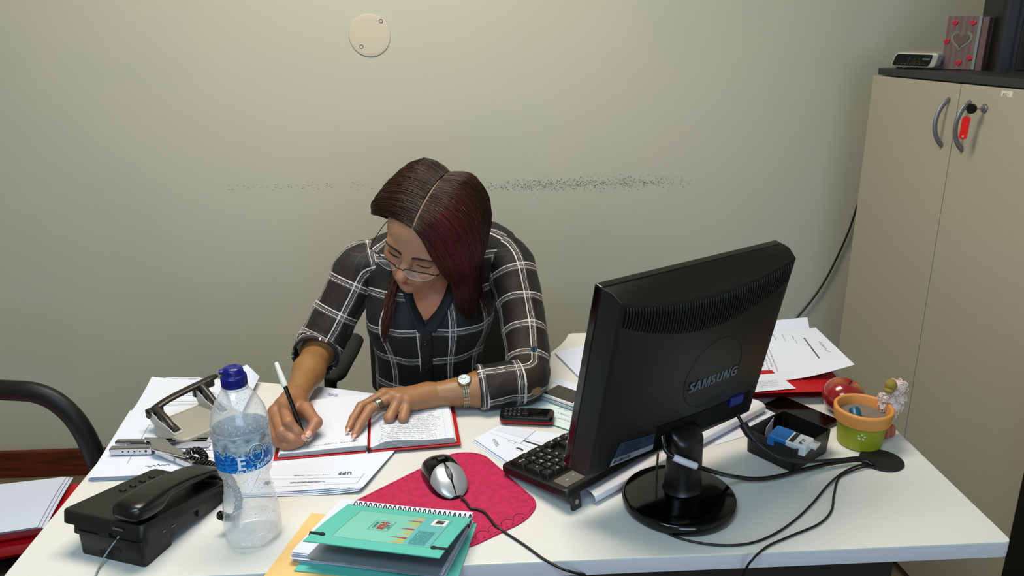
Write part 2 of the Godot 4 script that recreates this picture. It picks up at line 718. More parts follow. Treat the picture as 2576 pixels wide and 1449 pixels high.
func visitor_chair() -> void:
	var red := mat(Color(0.72, 0.02, 0.06), 0.4)
	var black := mat(Color(0.018, 0.016, 0.016), 0.5)
	var ch := thing("armchair", "black framed armchair with a red padded seat beside the desk", "chair", Vector3(-1.1, 0, -1.6))
	var g := G.new()
	g.xf = Transform3D(Basis.IDENTITY, Vector3(1.1, 0, 1.6))
	var poly := rounded([Vector2(-1.5, -1.40), Vector2(-0.82, -1.565), Vector2(-0.915, -1.72), Vector2(-1.5, -1.68)], 0.05, 6)
	g.prism(poly, 0.415, 0.452, 0.02, Rect2(0, 0, 1, 1), true)
	obj("seat", g, red, ch)
	g = G.new()
	g.xf = Transform3D(Basis.IDENTITY, Vector3(1.1, 0, 1.6))
	g.prism(poly, 0.372, 0.414, 0.018, Rect2(0, 0, 1, 1), true)
	obj("seat_welt", g, red, ch)
	g = G.new()
	g.box(Vector3(-0.06, 0.35, -0.03), Vector3(0.6, 0.03, 0.3), 0.01)
	obj("seat_frame", g, black, ch)
	for s in [0, 1]:
		g = G.new()
		g.xf = Transform3D(Basis.IDENTITY, Vector3(1.1, 0, 1.6 + (0.37 if s == 0 else 0.0)))
		if s == 0:
			g.xf.origin = Vector3(1.04, 0, 2.12)
		var path := smooth_path([Vector3(-1.62, 0.706, -1.74), Vector3(-1.3, 0.703, -1.725), Vector3(-1.077, 0.697, -1.71), Vector3(-0.995, 0.687, -1.705), Vector3(-0.945, 0.651, -1.702), Vector3(-0.912, 0.59, -1.7), Vector3(-0.893, 0.5, -1.7), Vector3(-0.88, 0.38, -1.7), Vector3(-0.87, 0.2, -1.7), Vector3(-0.865, 0, -1.7)], 8)
		g.tube(path, 0.0185, 12, 1.35)
		if s == 1:
			obj("armrest", g, black, ch)
	g = G.new()
	g.box(Vector3(-0.55, 0.72, -0.03), Vector3(0.05, 0.5, 0.42), 0.02, Basis(Vector3.BACK, 0.15))
	obj("backrest", g, black, ch)
	for z in [-0.13, 0.16]:
		g = G.new()
		g.tube(PackedVector3Array([Vector3(-0.5, 0.36, z), Vector3(-0.54, 0, z * 1.1)]), 0.014, 10)
		obj("leg", g, black, ch)
	g = G.new()
	g.tube(PackedVector3Array([Vector3(0.16, 0.36, 0.07), Vector3(0.19, 0, 0.07)]), 0.014, 10)
	obj("leg", g, black, ch)
	g = G.new()
	g.box(Vector3(-0.235, 0.462, -0.125), Vector3(0.42, 0.018, 0.02), 0.006, Basis(Vector3.UP, -0.2))
	obj("rear_rail", g, black, ch)


func office_chair() -> void:
	var black := mat(Color(0.05, 0.045, 0.04), 0.65)
	var frame_m := mat(Color(0.03, 0.03, 0.03), 0.45)
	var ch := thing("office_chair", "black swivel office chair the woman sits on", "chair", Vector3(-0.09, 0, -1.86))
	var g := G.new()
	g.prism(rounded(rect(0.48, 0.46), 0.1, 6), 0.40, 0.47, 0.025, Rect2(0, 0, 1, 1), true)
	obj("seat", g, black, ch)
	g = G.new()
	g.box(Vector3(0, 0.66, -0.24), Vector3(0.4, 0.36, 0.06), 0.028, Basis(Vector3.RIGHT, -0.1), 3)
	obj("backrest", g, black, ch)
	g = G.new()
	g.tube(smooth_path([Vector3(0, 0.41, -0.1), Vector3(0, 0.4, -0.26), Vector3(0, 0.46, -0.295), Vector3(0, 0.62, -0.285)], 6), 0.02, 8)
	obj("back_bracket", g, frame_m, ch)
	for s in [-1.0, 1.0]:
		g = G.new()
		g.tube(smooth_path([Vector3(s * 0.2, 0.41, 0.05), Vector3(s * 0.27, 0.42, 0.05), Vector3(s * 0.275, 0.5, 0.04), Vector3(s * 0.262, 0.665, 0.05)], 6), 0.016, 8)
		obj("arm_post", g, frame_m, ch)
		g = G.new()
		var pad := smooth_path([Vector3(s * 0.225, 0.697, -0.12), Vector3(s * 0.225, 0.699, -0.04), Vector3(s * 0.235, 0.697, 0.06), Vector3(s * 0.245, 0.69, 0.14)], 6)
		var rr := PackedFloat32Array()
		for k in pad.size():
			var t := float(k) / (pad.size() - 1)
			rr.append(0.03 * pow(clampf(sin(PI * clampf(t, 0.04, 0.96)) * 2.2, 0.0, 1.0), 0.5))
		g.tube(pad, rr, 14, 0.55)
		obj("armrest", g, black, ch)
	g = G.new(); g.lathe(PackedVector2Array([Vector2(0, 0.07), Vector2(0.028, 0.07), Vector2(0.028, 0.25), Vector2(0.02, 0.25), Vector2(0.02, 0.4), Vector2(0, 0.4)]), 16); obj("gas_column", g, frame_m, ch)
	for k in 5:
		var a := TAU * k / 5 + 0.3
		var d := Vector3(cos(a), 0, sin(a))
		g = G.new()
		g.tube(PackedVector3Array([Vector3(0, 0.09, 0), d * 0.15 + Vector3(0, 0.085, 0), d * 0.29 + Vector3(0, 0.062, 0)]), PackedFloat32Array([0.026, 0.02, 0.015]), 8)
		var foot := obj("foot", g, frame_m, ch)
		g = G.new()
		g.xf = Transform3D(Basis(Vector3.UP, -a) * Basis(Vector3.RIGHT, PI / 2), d * 0.28 + Vector3(0, 0.026, 0))
		g.lathe(PackedVector2Array([Vector2(0, -0.02), Vector2(0.022, -0.02), Vector2(0.0255, -0.014), Vector2(0.0255, 0.014), Vector2(0.022, 0.02), Vector2(0, 0.02)]), 16)
		obj("caster", g, frame_m, foot)


func cabinet() -> void:
	var b := Basis(Vector3(0.0598, 0.016, 0.9981).normalized(), Vector3(-0.001, 0.9999, -0.016).normalized(), Vector3(-0.9982, 0, 0.0598).normalized()).orthonormalized()
	var door_m := StandardMaterial3D.new()
	door_m.albedo_color = Color(0.66, 0.635, 0.565)
	door_m.roughness = 0.5
	door_m.albedo_texture = noise(0.15, 17, [[0.0, 1.0], [Color(0.95, 0.95, 0.95), Color(1, 1, 1)]], 256, 3)
	door_m.uv1_triplanar = true
	door_m.uv1_scale = Vector3.ONE * 4.0
	var steel := mat(Color(0.5, 0.5, 0.52), 0.38, 0.75)
	var cb := thing("cabinet", "tall pale grey two-door office cabinet with dark grey top", "cabinet", Vector3(1.1447, 1.3375, -2.25))
	cb.basis = b
	var g := G.new()
	g.box(Vector3(0.4, -0.652, -0.235), Vector3(0.798, 1.3, 0.43), 0.002)
	obj("body", g, door_m, cb)
	g = G.new()
	g.box(Vector3(0.4, -1.318, -0.24), Vector3(0.76, 0.03, 0.4), 0.002)
	obj("plinth", g, mat(Color(0.05, 0.05, 0.05), 0.6), cb)
	g = G.new()
	g.box(Vector3(0.42, 0.0095, -0.225), Vector3(0.8, 0.018, 0.45), 0.002)
	obj("top_board", g, mat(Color(0.15, 0.15, 0.155), 0.5), cb)
	var spans := [[0.0, 0.3783], [0.3813, 0.8]]
	for k in 2:
		g = G.new()
		var w: float = spans[k][1] - spans[k][0]
		g.box(Vector3((spans[k][0] + spans[k][1]) / 2, -0.652, -0.009), Vector3(w, 1.298, 0.018), 0.0015)
		var d := obj("door", g, door_m, cb)
		var hs: float = 0.347 if k == 0 else 0.424
		g = G.new()
		var path := smooth_path([Vector3(hs, -0.0395, 0.0), Vector3(hs, -0.052, 0.013), Vector3(hs, -0.072, 0.024), Vector3(hs, -0.096, 0.028), Vector3(hs, -0.12, 0.024), Vector3(hs, -0.140, 0.013), Vector3(hs, -0.1525, 0.0)], 5)
		var rr := PackedFloat32Array()
		for i in path.size():
			rr.append(0.0062 if i > 1 and i < path.size() - 2 else 0.0055)
		g.tube(path, rr, 10, 0.6, Vector3.RIGHT)
		obj("handle", g, steel, d)
		if k == 1:
			g = G.new()
			g.xf = Transform3D(Basis(Vector3.RIGHT, PI / 2), Vector3(0.4759, -0.0512, 0))
			g.lathe(PackedVector2Array([Vector2(0, 0), Vector2(0.0095, 0), Vector2(0.0095, 0.003), Vector2(0.008, 0.005), Vector2(0, 0.005)]), 24)
			obj("lock", g, steel, d)
			g = G.new()
			g.box(Vector3(0.537, -0.0145, 0.0004), Vector3(0.034, 0.0125, 0.0006))
			var lab := obj("sticker", g, mat(Color(0.8, 0.79, 0.72), 0.8), d)
			text("A.B.1", 0.006, mat(Color(0.2, 0.2, 0.18), 0.9), Transform3D(Basis.IDENTITY, Vector3(0.535, -0.017, 0.0008)), lab, "lettering", 0.0002, false, 0.0, 1.0, true)
	# the key in the lock with its red tag
	var key := thing("key", "black headed key with a red plastic tag hanging in the cabinet lock", "key", cb.transform * Vector3(0.4759, -0.0512, 0.006))
	key.basis = b
	g = G.new()
	g.box(Vector3(0, 0, 0.008), Vector3(0.007, 0.0022, 0.018), 0.0008)
	obj("shank", g, steel, key)
	g = G.new()
	g.xf = Transform3D(Basis(Vector3.UP, 0.55), Vector3(-0.001, 0, 0.026))
	var disc := PackedVector2Array()
	for k in 28:
		disc.append(Vector2(cos(TAU * k / 28) * 0.0115, sin(TAU * k / 28) * 0.0115))
	g.xf.basis = g.xf.basis * Basis(Vector3.RIGHT, PI / 2)
	g.prism(disc, -0.002, 0.002, 0.0008, Rect2(0, 0, 1, 1), true)
	obj("key_head", g, mat(Color(0.012, 0.012, 0.012), 0.25), key)
	g = G.new()
	var ring := PackedVector3Array()
	for k in 21:
		ring.append(Vector3(-0.006, -0.0125, 0.03) + Vector3(0, cos(TAU * k / 20) * 0.006, sin(TAU * k / 20) * 0.006))
	g.tube(ring, 0.0006, 6)
	obj("ring", g, steel, key)
	g = G.new()
	g.xf = Transform3D(Basis(Vector3.BACK, -0.05) * Basis(Vector3.UP, 0.7) * Basis(Vector3.RIGHT, PI / 2), Vector3(-0.0085, -0.0435, 0.03))
	g.prism(rounded([Vector2(-0.0085, -0.0265), Vector2(0.0085, -0.0265), Vector2(0.0085, 0.0265), Vector2(-0.0085, 0.0265)], 0.0085, 7), -0.0015, 0.0015, 0.0006, Rect2(0, 0, 1, 1), true)
	var tg := obj("tag", g, mat(Color(0.8, 0.035, 0.02), 0.4), key)
	g = G.new()
	g.xf = Transform3D(Basis(Vector3.BACK, -0.05) * Basis(Vector3.UP, 0.7) * Basis(Vector3.RIGHT, PI / 2), Vector3(-0.0085, -0.0435, 0.03)).translated_local(Vector3(0, 0.0006, 0.0195))
	g.lathe(PackedVector2Array([Vector2(0, 0), Vector2(0.0024, 0), Vector2(0.0024, 0.0013), Vector2(0, 0.0014)]), 14)
	obj("eyelet", g, mat(Color(0.7, 0.68, 0.6), 0.5), tg)
	# a black cupboard beyond the cabinet, only its dark side shows
	var dk := thing("black_cupboard", "black cupboard side at the picture's edge beyond the pale cabinet", "cupboard", cb.transform * Vector3(0.825, 0, 0))
	dk.basis = b
	g = G.new()
	g.box(Vector3(0.18, -0.92, -0.2), Vector3(0.34, 0.8, 0.45), 0.004)
	obj("carcass", g, mat(Color(0.02, 0.02, 0.02), 0.6), dk)
	g = G.new()
	g.box(Vector3(0.18, -0.92, 0.034), Vector3(0.335, 0.79, 0.016), 0.003)
	obj("door", g, mat(Color(0.02, 0.02, 0.02), 0.5), dk)
	# cable down the wall behind the cabinet
	g = G.new()
	g.tube(smooth_path([Vector3(1.2967, 1.0836, -2.475), Vector3(1.2669, 0.9015, -2.48), Vector3(1.2416, 0.787, -2.482), Vector3(1.1861, 0.6352, -2.482), Vector3(1.1095, 0.516, -2.48), Vector3(1.0151, 0.4029, -2.475), Vector3(0.9542, 0.2864, -2.47)], 8), 0.0035, 8)
	tag(obj("wall_cable", g, mat(Color(0.02, 0.02, 0.02), 0.5)), "thin black cable hanging down the wall from behind the pale cabinet", "cable")

# ---------- papers ----------
func page(w: int, h: int, base := Color(0.83, 0.85, 0.905)) -> Image:
	var im := Image.create(w, h, false, Image.FORMAT_RGB8)
	im.fill(base)
	return im


func paper(called: String, label: String, category: String, q: Array, m: Material, lift := 0.0006, curl: Variant = null, parent: Node = self, group := "", th := 0.0004) -> MeshInstance3D:
	# a sheet laid between four corners (u: 0 -> 1, v: 0 -> 3); curl(u, v) adds height
	var g := G.new()
	var o: Vector3 = q[0]
	g.sheet(func(u: float, v: float) -> Vector3:
		var p: Vector3 = (q[0] as Vector3).lerp(q[1], u).lerp((q[3] as Vector3).lerp(q[2], u), v)
		return p - o + Vector3.UP * (lift + (curl.call(u, v) if curl != null else 0.0)), 14, 14, th)
	var s := obj(called, g, m, parent)
	s.position = o
	if parent == self:
		tag(s, label, category, group)
	return s


func papers() -> void:
	var rng := RandomNumberGenerator.new()
	rng.seed = 7
	var ink := Color(0.25, 0.26, 0.33, 0.75)
	var white := mat(Color(0.81, 0.835, 0.90), 0.8)
	# --- left pile under the punch and the stapler
	var im := page(300, 420)
	for k in 9:
		line(im, Vector2(12, 10 + k * 7), Vector2(285, 10 + k * 7), Color(0.3, 0.3, 0.34, 0.8), 1.0)
	for x in [12, 60, 200, 285]:
		line(im, Vector2(x, 10), Vector2(x, 66), Color(0.3, 0.3, 0.34, 0.8), 1.0)
	for k in 7:
		scribble(im, Vector2(205, 14 + k * 7), Vector2(270, 14 + k * 7), 4, ink, rng)
	paper("table_sheet", "sheet printed with a ruled table sticking out behind the left paper pile", "paper", [Vector3(-0.6767, 0.75, -1.6356), Vector3(-0.6001, 0.75, -1.6303), Vector3(-0.5826, 0.75, -1.4128), Vector3(-0.6681, 0.75, -1.4187)], print_on(im), 0.0006)
	var base := thing("paper_stack", "stack of white paper sheets at the left desk edge under the stapler", "paper stack", Vector3(-0.6656, 0.75, -1.2259))
	var o := base.position
	var qs := [Vector3(-0.6877, 0.75, -1.4693), Vector3(-0.4637, 0.75, -1.4538), Vector3(-0.4428, 0.75, -1.2223), Vector3(-0.6614, 0.75, -1.2195)]
	for k in 5:
		var sh := Vector3(rng.randf_range(-0.004, 0.004), 0, rng.randf_range(-0.004, 0.004))
		var s := paper("sheet", "", "", [qs[0] - o + sh, qs[1] - o + sh, qs[2] - o + sh, qs[3] - o + sh], white, 0.0016 + 0.0013 * k, func(u, v): return 0.0008 * sin(3.0 * u + k), base)
		s.set_meta("kind", "thing")
	im = page(420, 560)
	for y in [150, 168, 176, 300, 390]:
		line(im, Vector2(95, y), Vector2(330, y), Color(0.35, 0.35, 0.4, 0.9), 1.0)
	for y in [95, 110]:
		scribble(im, Vector2(150, y), Vector2(290, y), 6, ink, rng)
	line(im, Vector2(95, 300), Vector2(95, 500), Color(0.35, 0.35, 0.4, 0.9), 1.0)
	for k in 5:
		scribble(im, Vector2(330, 330 + k * 40), Vector2(400, 330 + k * 40), 7, ink, rng)
	scribble(im, Vector2(160, 520), Vector2(240, 512), 14, ink, rng, 1.4)
	paper("form_sheet", "large form sheet with curled far corner lying under the punch and stapler", "paper", [Vector3(-0.6974, 0.751, -1.6128), Vector3(-0.4783, 0.751, -1.6094), Vector3(-0.4361, 0.7582, -1.2213), Vector3(-0.6584, 0.7582, -1.2187)], print_on(im), 0.0008, func(u, v): return 0.0055 * smoothstep(0.25, 0.42, v) * (1.0 - v) + 0.012 * pow(1.0 - v, 4.0) * pow(1.0 - u, 3.0))
	# leaning sheets behind the bottle
	for k in 3:
		paper("loose_sheet", ["white sheet with raised edge just right of the bottle cap", "white sheet leaning between others right of the bottle cap", "undermost loose sheet right of the bottle cap"][k], "paper", [Vector3(-0.5361, 0.762, -1.5766), Vector3(-0.4878, 0.762, -1.601), Vector3(-0.461, 0.75, -1.5904), Vector3(-0.4542, 0.75, -1.3883)] if k == 0 else [Vector3(-0.5382, 0.75, -1.5938), Vector3(-0.4825, 0.75, -1.6118) + Vector3(0.003 * k, 0, 0), Vector3(-0.462, 0.75, -1.5425) - Vector3(0.008 * k, 0, 0), Vector3(-0.464, 0.75, -1.3968)], white, 0.009 + 0.004 * (2 - k), func(u, v): return 0.012 * u * (1.0 - v) * (1.0 if k < 2 else 0.2), self, "loose sheets behind the bottle")
	# --- sheets round the diary
	im = page(420, 300)
	line(im, Vector2(30, 195), Vector2(30, 270), Color(0.4, 0.4, 0.45), 1.0)
	line(im, Vector2(385, 195), Vector2(385, 270), Color(0.4, 0.4, 0.45), 1.0)
	line(im, Vector2(30, 270), Vector2(385, 270), Color(0.4, 0.4, 0.45), 1.0)
	line(im, Vector2(30, 225), Vector2(385, 225), Color(0.4, 0.4, 0.45), 1.0)
	for y in [204, 246, 251]:
		scribble(im, Vector2(150, y), Vector2(270, y), 3, Color(0.15, 0.15, 0.18, 0.9), rng)
	for k in 260:
		dot(im, Vector2(72 + rng.randfn() * 6, 247 + rng.randfn() * 6), 1.5, Color(0.12, 0.12, 0.14, 0.7))
	var upf := thing("form_papers", "stapled white form papers sticking out in front of the red diary", "paper", Vector3(-0.3265, 0.75, -1.1497))
	o = upf.position
	var q := [Vector3(-0.4216, 0.75, -1.3783), Vector3(-0.1651, 0.75, -1.4332), Vector3(-0.1887, 0.75, -1.1509), Vector3(-0.393, 0.75, -1.1518)]
	q = [Vector3(-0.39, 0.75, -1.3239), Vector3(-0.1514, 0.75, -1.2738), Vector3(-0.1937, 0.75, -1.1547), Vector3(-0.3929, 0.75, -1.1564)]
	for k in 4:
		var dz := Vector3(0.002 * k, 0, 0.004 - 0.0025 * k)
		var mm: Material = print_on(im) if k == 3 else white
		var s := paper("sheet", "", "", [q[0] - o, q[1] - o + dz, q[2] - o + dz, q[3] - o + dz], mm, 0.0008 + k * 0.0014, func(u, v): return 0.0045 * pow(u, 5.0) * v + 0.0022 * sin(u * 7.0 + k) * v * 0.5 + 0.001, upf)
		if k == 3:
			text("UPF", 0.0085, mat(Color(0.35, 0.35, 0.38), 0.9), Transform3D(Basis(Vector3(-1, 0, 0), Vector3(0, 0, 1), Vector3(0, 1, 0)), Vector3(-0.2243, 0.7585, -1.2041) - o - s.position), s, "lettering", 0.0003, true, 0.0, 1.1, true)
	im = page(300, 220)
	for k in 4:
		scribble(im, Vector2(70, 40 + k * 7), Vector2(118, 40 + k * 7), 3, ink, rng)
	paper("white_form", "white sheet with small print lying behind the red diary", "paper", [Vector3(-0.3337, 0.75, -1.5678), Vector3(-0.2017, 0.75, -1.5206), Vector3(-0.1947, 0.75, -1.3784), Vector3(-0.3566, 0.75, -1.4297)], print_on(im), 0.0006)
	paper("blank_sheet", "blank white sheet peeping out beside the diary's far left corner", "paper", [Vector3(-0.3402, 0.75, -1.5247), Vector3(-0.283, 0.75, -1.5115), Vector3(-0.2753, 0.75, -1.4078), Vector3(-0.3409, 0.75, -1.4287)], white, 0.0016)
	# --- right of the diary: pad with moons, notebook page, letter
	im = page(420, 300)
	for k in 3:
		var c := Vector2(110 + k * 46, 218 - k * 50)
		for a in 60:
			dot(im, c + Vector2.from_angle(TAU * a / 60) * 15, 2.0, Color(0.1, 0.1, 0.12))
		if k == 0:
			dot(im, c, 30, Color(0.1, 0.1, 0.12))
		elif k == 1:
			for yy in range(-14, 15):
				line(im, c + Vector2(0, yy), c + Vector2(sqrt(maxf(0, 225 - yy * yy)), yy), Color(0.1, 0.1, 0.12), 1.0)
	for k in 7:
		scribble(im, Vector2(70 + k * 8, 90 - k * 6), Vector2(110 + k * 8, 90 - k * 6), 6, Color(0.2, 0.2, 0.24, 0.8), rng)
	line(im, Vector2(215, 10), Vector2(215, 295), Color(0.15, 0.15, 0.2), 2.0)
	line(im, Vector2(215, 150), Vector2(415, 150), Color(0.15, 0.15, 0.2), 1.5)
	line(im, Vector2(290, 10), Vector2(290, 295), Color(0.15, 0.15, 0.2), 2.0)
	for k in 9:
		line(im, Vector2(300 + k * 12, 12), Vector2(300 + k * 12, 145), Color(0.6, 0.62, 0.66), 1.0)
	line(im, Vector2(260, 155), Vector2(260, 290), Color(0.15, 0.15, 0.18), 16.0)
	var pad := thing("note_pad", "printed note pad with round moon symbols left of the keyboard", "note pad", Vector3(-0.0022, 0.75, -1.3121))
	o = pad.position
	q = [Vector3(0.0488, 0.75, -1.3601), Vector3(0.1825, 0.75, -1.3113), Vector3(0.0993, 0.75, -1.165), Vector3(-0.0022, 0.75, -1.3121)]
	for k in 3:
		var sh := Vector3(-0.002, 0, 0.002) * float(k)
		paper("sheet", "", "", [q[0] - o + sh, q[1] - o + sh, q[2] - o + sh, q[3] - o + sh], white, 0.001 + 0.0014 * (2 - k) - 0.0002, null, pad)
	# printed top page: u runs from the left corner to the far one
	paper("printed_sheet", "", "", [q[3] - o, q[0] - o, q[1] - o, q[2] - o], print_on(im), 0.0052, null, pad)
	im = page(340, 300, Color(0.80, 0.86, 0.86))
	for k in 14:
		line(im, Vector2(10, 20 + k * 19), Vector2(330, 20 + k * 19), Color(0.6, 0.68, 0.7), 1.0)
	for k in 6:
		scribble(im, Vector2(120 + 10 * k, 50 + k * 38), Vector2(230 + 14 * k, 50 + k * 38), 7, ink, rng)
	var ex := thing("open_notebook", "pale notebook page with teal page edges under the two mobile phones", "notebook", Vector3(0.0342, 0.75, -1.4572))
	o = ex.position
	q = [Vector3(0.115, 0.75, -1.5598), Vector3(0.3229, 0.75, -1.408), Vector3(0.2642, 0.75, -1.2652), Vector3(0.035, 0.75, -1.4572)]
	paper("page", "", "", [q[0] - o, q[1] - o, q[2] - o, q[3] - o], print_on(im), 0.0036, null, ex, "", 0.0006)
	paper("page_block", "", "", [q[0] - o, q[1] - o, q[2] - o, q[3] - o], mat(Color(0.2, 0.5, 0.47), 0.6), 0.0028, null, ex, "", 0.002)
	paper("tissue", "white folded sheet sticking out beyond the white smartphone", "paper", [Vector3(0.1515, 0.75, -1.5814), Vector3(0.3025, 0.75, -1.4708), Vector3(0.2769, 0.75, -1.4197), Vector3(0.124, 0.75, -1.5109)], white, 0.0048)
	var lt := thing("envelope", "white letter lying on the desk's back corner left of the monitor", "letter", Vector3(0.1912, 0.75, -1.6977))
	o = lt.position
	q = [Vector3(0.1912, 0.75, -1.6977), Vector3(0.3834, 0.75, -1.7984), Vector3(0.3847, 0.75, -1.5022), Vector3(0.2439, 0.75, -1.512)]
	for k in 3:
		paper("sheet", "", "", [q[0] - o, q[1] - o, q[2] - o, q[3] - o], white, 0.0012 + k * 0.0016, func(u, v): return 0.002 * (1.0 - u), lt)
	# --- right corner: red folder full of papers, curling letters on top
	var fold := thing("red_folder", "red cardboard folder stuffed with papers at the desk's right edge", "folder", Vector3(0.5861, 0.75, -1.4547))
	o = fold.position
	var red := mat(Color(0.68, 0.012, 0.06), 0.5)
	q = [Vector3(0.3916, 0.75, -1.5706), Vector3(0.7919, 0.75, -1.5629), Vector3(0.7568, 0.75, -1.4464), Vector3(0.3641, 0.75, -1.4485)]
	paper("cover", "", "", [q[0] - o, q[1] - o, q[2] - o, q[3] - o], red, 0.002, null, fold, "", 0.0012)
	paper("cover", "", "", [q[0] - o, q[1] - o, q[2] - o, q[3] - o], red, 0.0045, func(u, v): return 0.002 * sin(u * 5.0), fold, "", 0.001)
	for k in 6:
		var f := float(k)
		var s := [Vector3(0.4089, 0.75, -1.5693), Vector3(0.7831, 0.75, -1.5636), Vector3(0.7501, 0.75, -1.4579), Vector3(0.3828, 0.75, -1.458)]
		var jog := Vector3(-0.006 * (k % 3), 0, -0.003 * (k % 2))
		paper("sheet", "", "", [s[0] - o, s[1] - o + jog, s[2] - o + jog, s[3] - o], white, 0.0065 + 0.0028 * f, func(u, v): return 0.009 * (f / 6.0) * smoothstep(0.5, 1.0, u) + 0.0015 * sin(u * 4.0 + f), fold)
	var flap := [Vector3(0.3781, 0.78, -1.5175), Vector3(0.7612, 0.78, -1.5104), Vector3(0.7515, 0.778, -1.4104), Vector3(0.3725, 0.775, -1.4197)]
	paper("flap", "", "", [flap[0] - o, flap[1] - o, flap[2] - o, flap[3] - o], red, 0.002, null, fold, "", 0.001)
	im = page(260, 200)
	for k in 6:
		scribble(im, Vector2(120, 90 + 14 * k), Vector2(240, 84 + 14 * k), 5, Color(0.4, 0.4, 0.46, 0.6), rng)
	q = [Vector3(0.4597, 0.784, -1.474), Vector3(0.6381, 0.784, -1.4905), Vector3(0.6518, 0.781, -1.4239), Vector3(0.3988, 0.78, -1.3975)]
	paper("top_letter", "white written sheet on the red folder, right of the monitor", "paper", q, print_on(im), 0.001)
	im = page(420, 594)
	scribble(im, Vector2(150, 44), Vector2(270, 44), 12, Color(0.45, 0.45, 0.48, 0.8), rng, 1.5)
	for k in 3:
		scribble(im, Vector2(95, 92 + k * 2), Vector2(300, 92 + k * 2), 3, Color(0.3, 0.3, 0.33, 0.8), rng)
	scribble(im, Vector2(60, 140), Vector2(140, 140), 6, Color(0.4, 0.4, 0.44, 0.8), rng)
	scribble(im, Vector2(40, 185), Vector2(105, 185), 6, Color(0.4, 0.4, 0.44, 0.8), rng)
	scribble(im, Vector2(20, 225), Vector2(90, 225), 8, Color(0.4, 0.4, 0.44, 0.8), rng)
	for k in 5:
		scribble(im, Vector2(20, 275 + k * 16), Vector2(360 - 50 * (k % 2), 275 + k * 16), 6, Color(0.4, 0.4, 0.44, 0.8), rng)
	# the curling printed letter: its top edge lies to the right
	q = [Vector3(0.8083, 0.8, -1.7), Vector3(0.7866, 0.8141, -1.46), Vector3(0.4659, 0.7992, -1.47), Vector3(0.5322, 0.782, -1.7)]
	paper("printed_letter", "printed letter with a curling lower corner on top of the red folder", "letter", q, print_on(im), 0.0, func(u, v): return -0.03 * pow(sin(PI * clampf(v, 0.0, 1.0)), 1.0) * u * 0.9 + 0.0)
	q = [Vector3(0.5812, 0.7948, -1.74), Vector3(0.8129, 0.803, -1.76), Vector3(0.7947, 0.7944, -1.7), Vector3(0.5676, 0.775, -1.69)]
	paper("upright_sheet", "blank sheet standing up behind the curling printed letter", "paper", q, white, 0.0)
	# --- under the monitor: pencilled sheet and rolled planner
	im = page(300, 220)
	for k in 5:
		scribble(im, Vector2(60 + 20 * k, 40 + 30 * k), Vector2(190 + 10 * k, 60 + 26 * k), 9, Color(0.4, 0.4, 0.42, 0.6), rng)
	paper("pencilled_sheet", "sheet with faint pencil strokes under the monitor's right side", "paper", [Vector3(0.4827, 0.75, -1.4582), Vector3(0.6297, 0.75, -1.448), Vector3(0.652, 0.75, -1.3603), Vector3(0.4417, 0.75, -1.2674)], print_on(im), 0.0008)
	planner()
	# --- by the chair
	var cs := thing("chair_papers", "white papers lying on the red chair seat", "paper stack", Vector3(-1, 0.456, -1.6))
	o = cs.position
	q = [Vector3(-1.227, 0.47, -1.6579), Vector3(-0.9669, 0.475, -1.6912), Vector3(-0.9402, 0.47, -1.5), Vector3(-1.1163, 0.465, -1.4705)]
	for k in 3:
		var dj := Vector3(0.006 * (2 - k), 0, -0.004 * (2 - k))
		paper("sheet", "", "", [q[0] - o + dj, q[1] - o + dj, q[2] - o + dj, q[3] - o + dj], white, -0.006 + 0.0035 * k, func(u, v): return 0.003 * sin(v * 3.0) * u, cs)
	# --- manila envelope
	var man := mat(Color(0.88, 0.72, 0.47), 0.75)
	q = [Vector3(-0.2627, 0.75, -1.1011), Vector3(-0.0862, 0.75, -1.0499), Vector3(-0.1327, 0.75, -0.9012), Vector3(-0.3062, 0.75, -0.9431)]
	paper("manila_envelope", "tan manila envelope under the teal spiral notebook", "envelope", q, man, 0.0016, func(u, v): return 0.0008 * sin(v * 6.0 + u * 3.0), self, "", 0.0012)


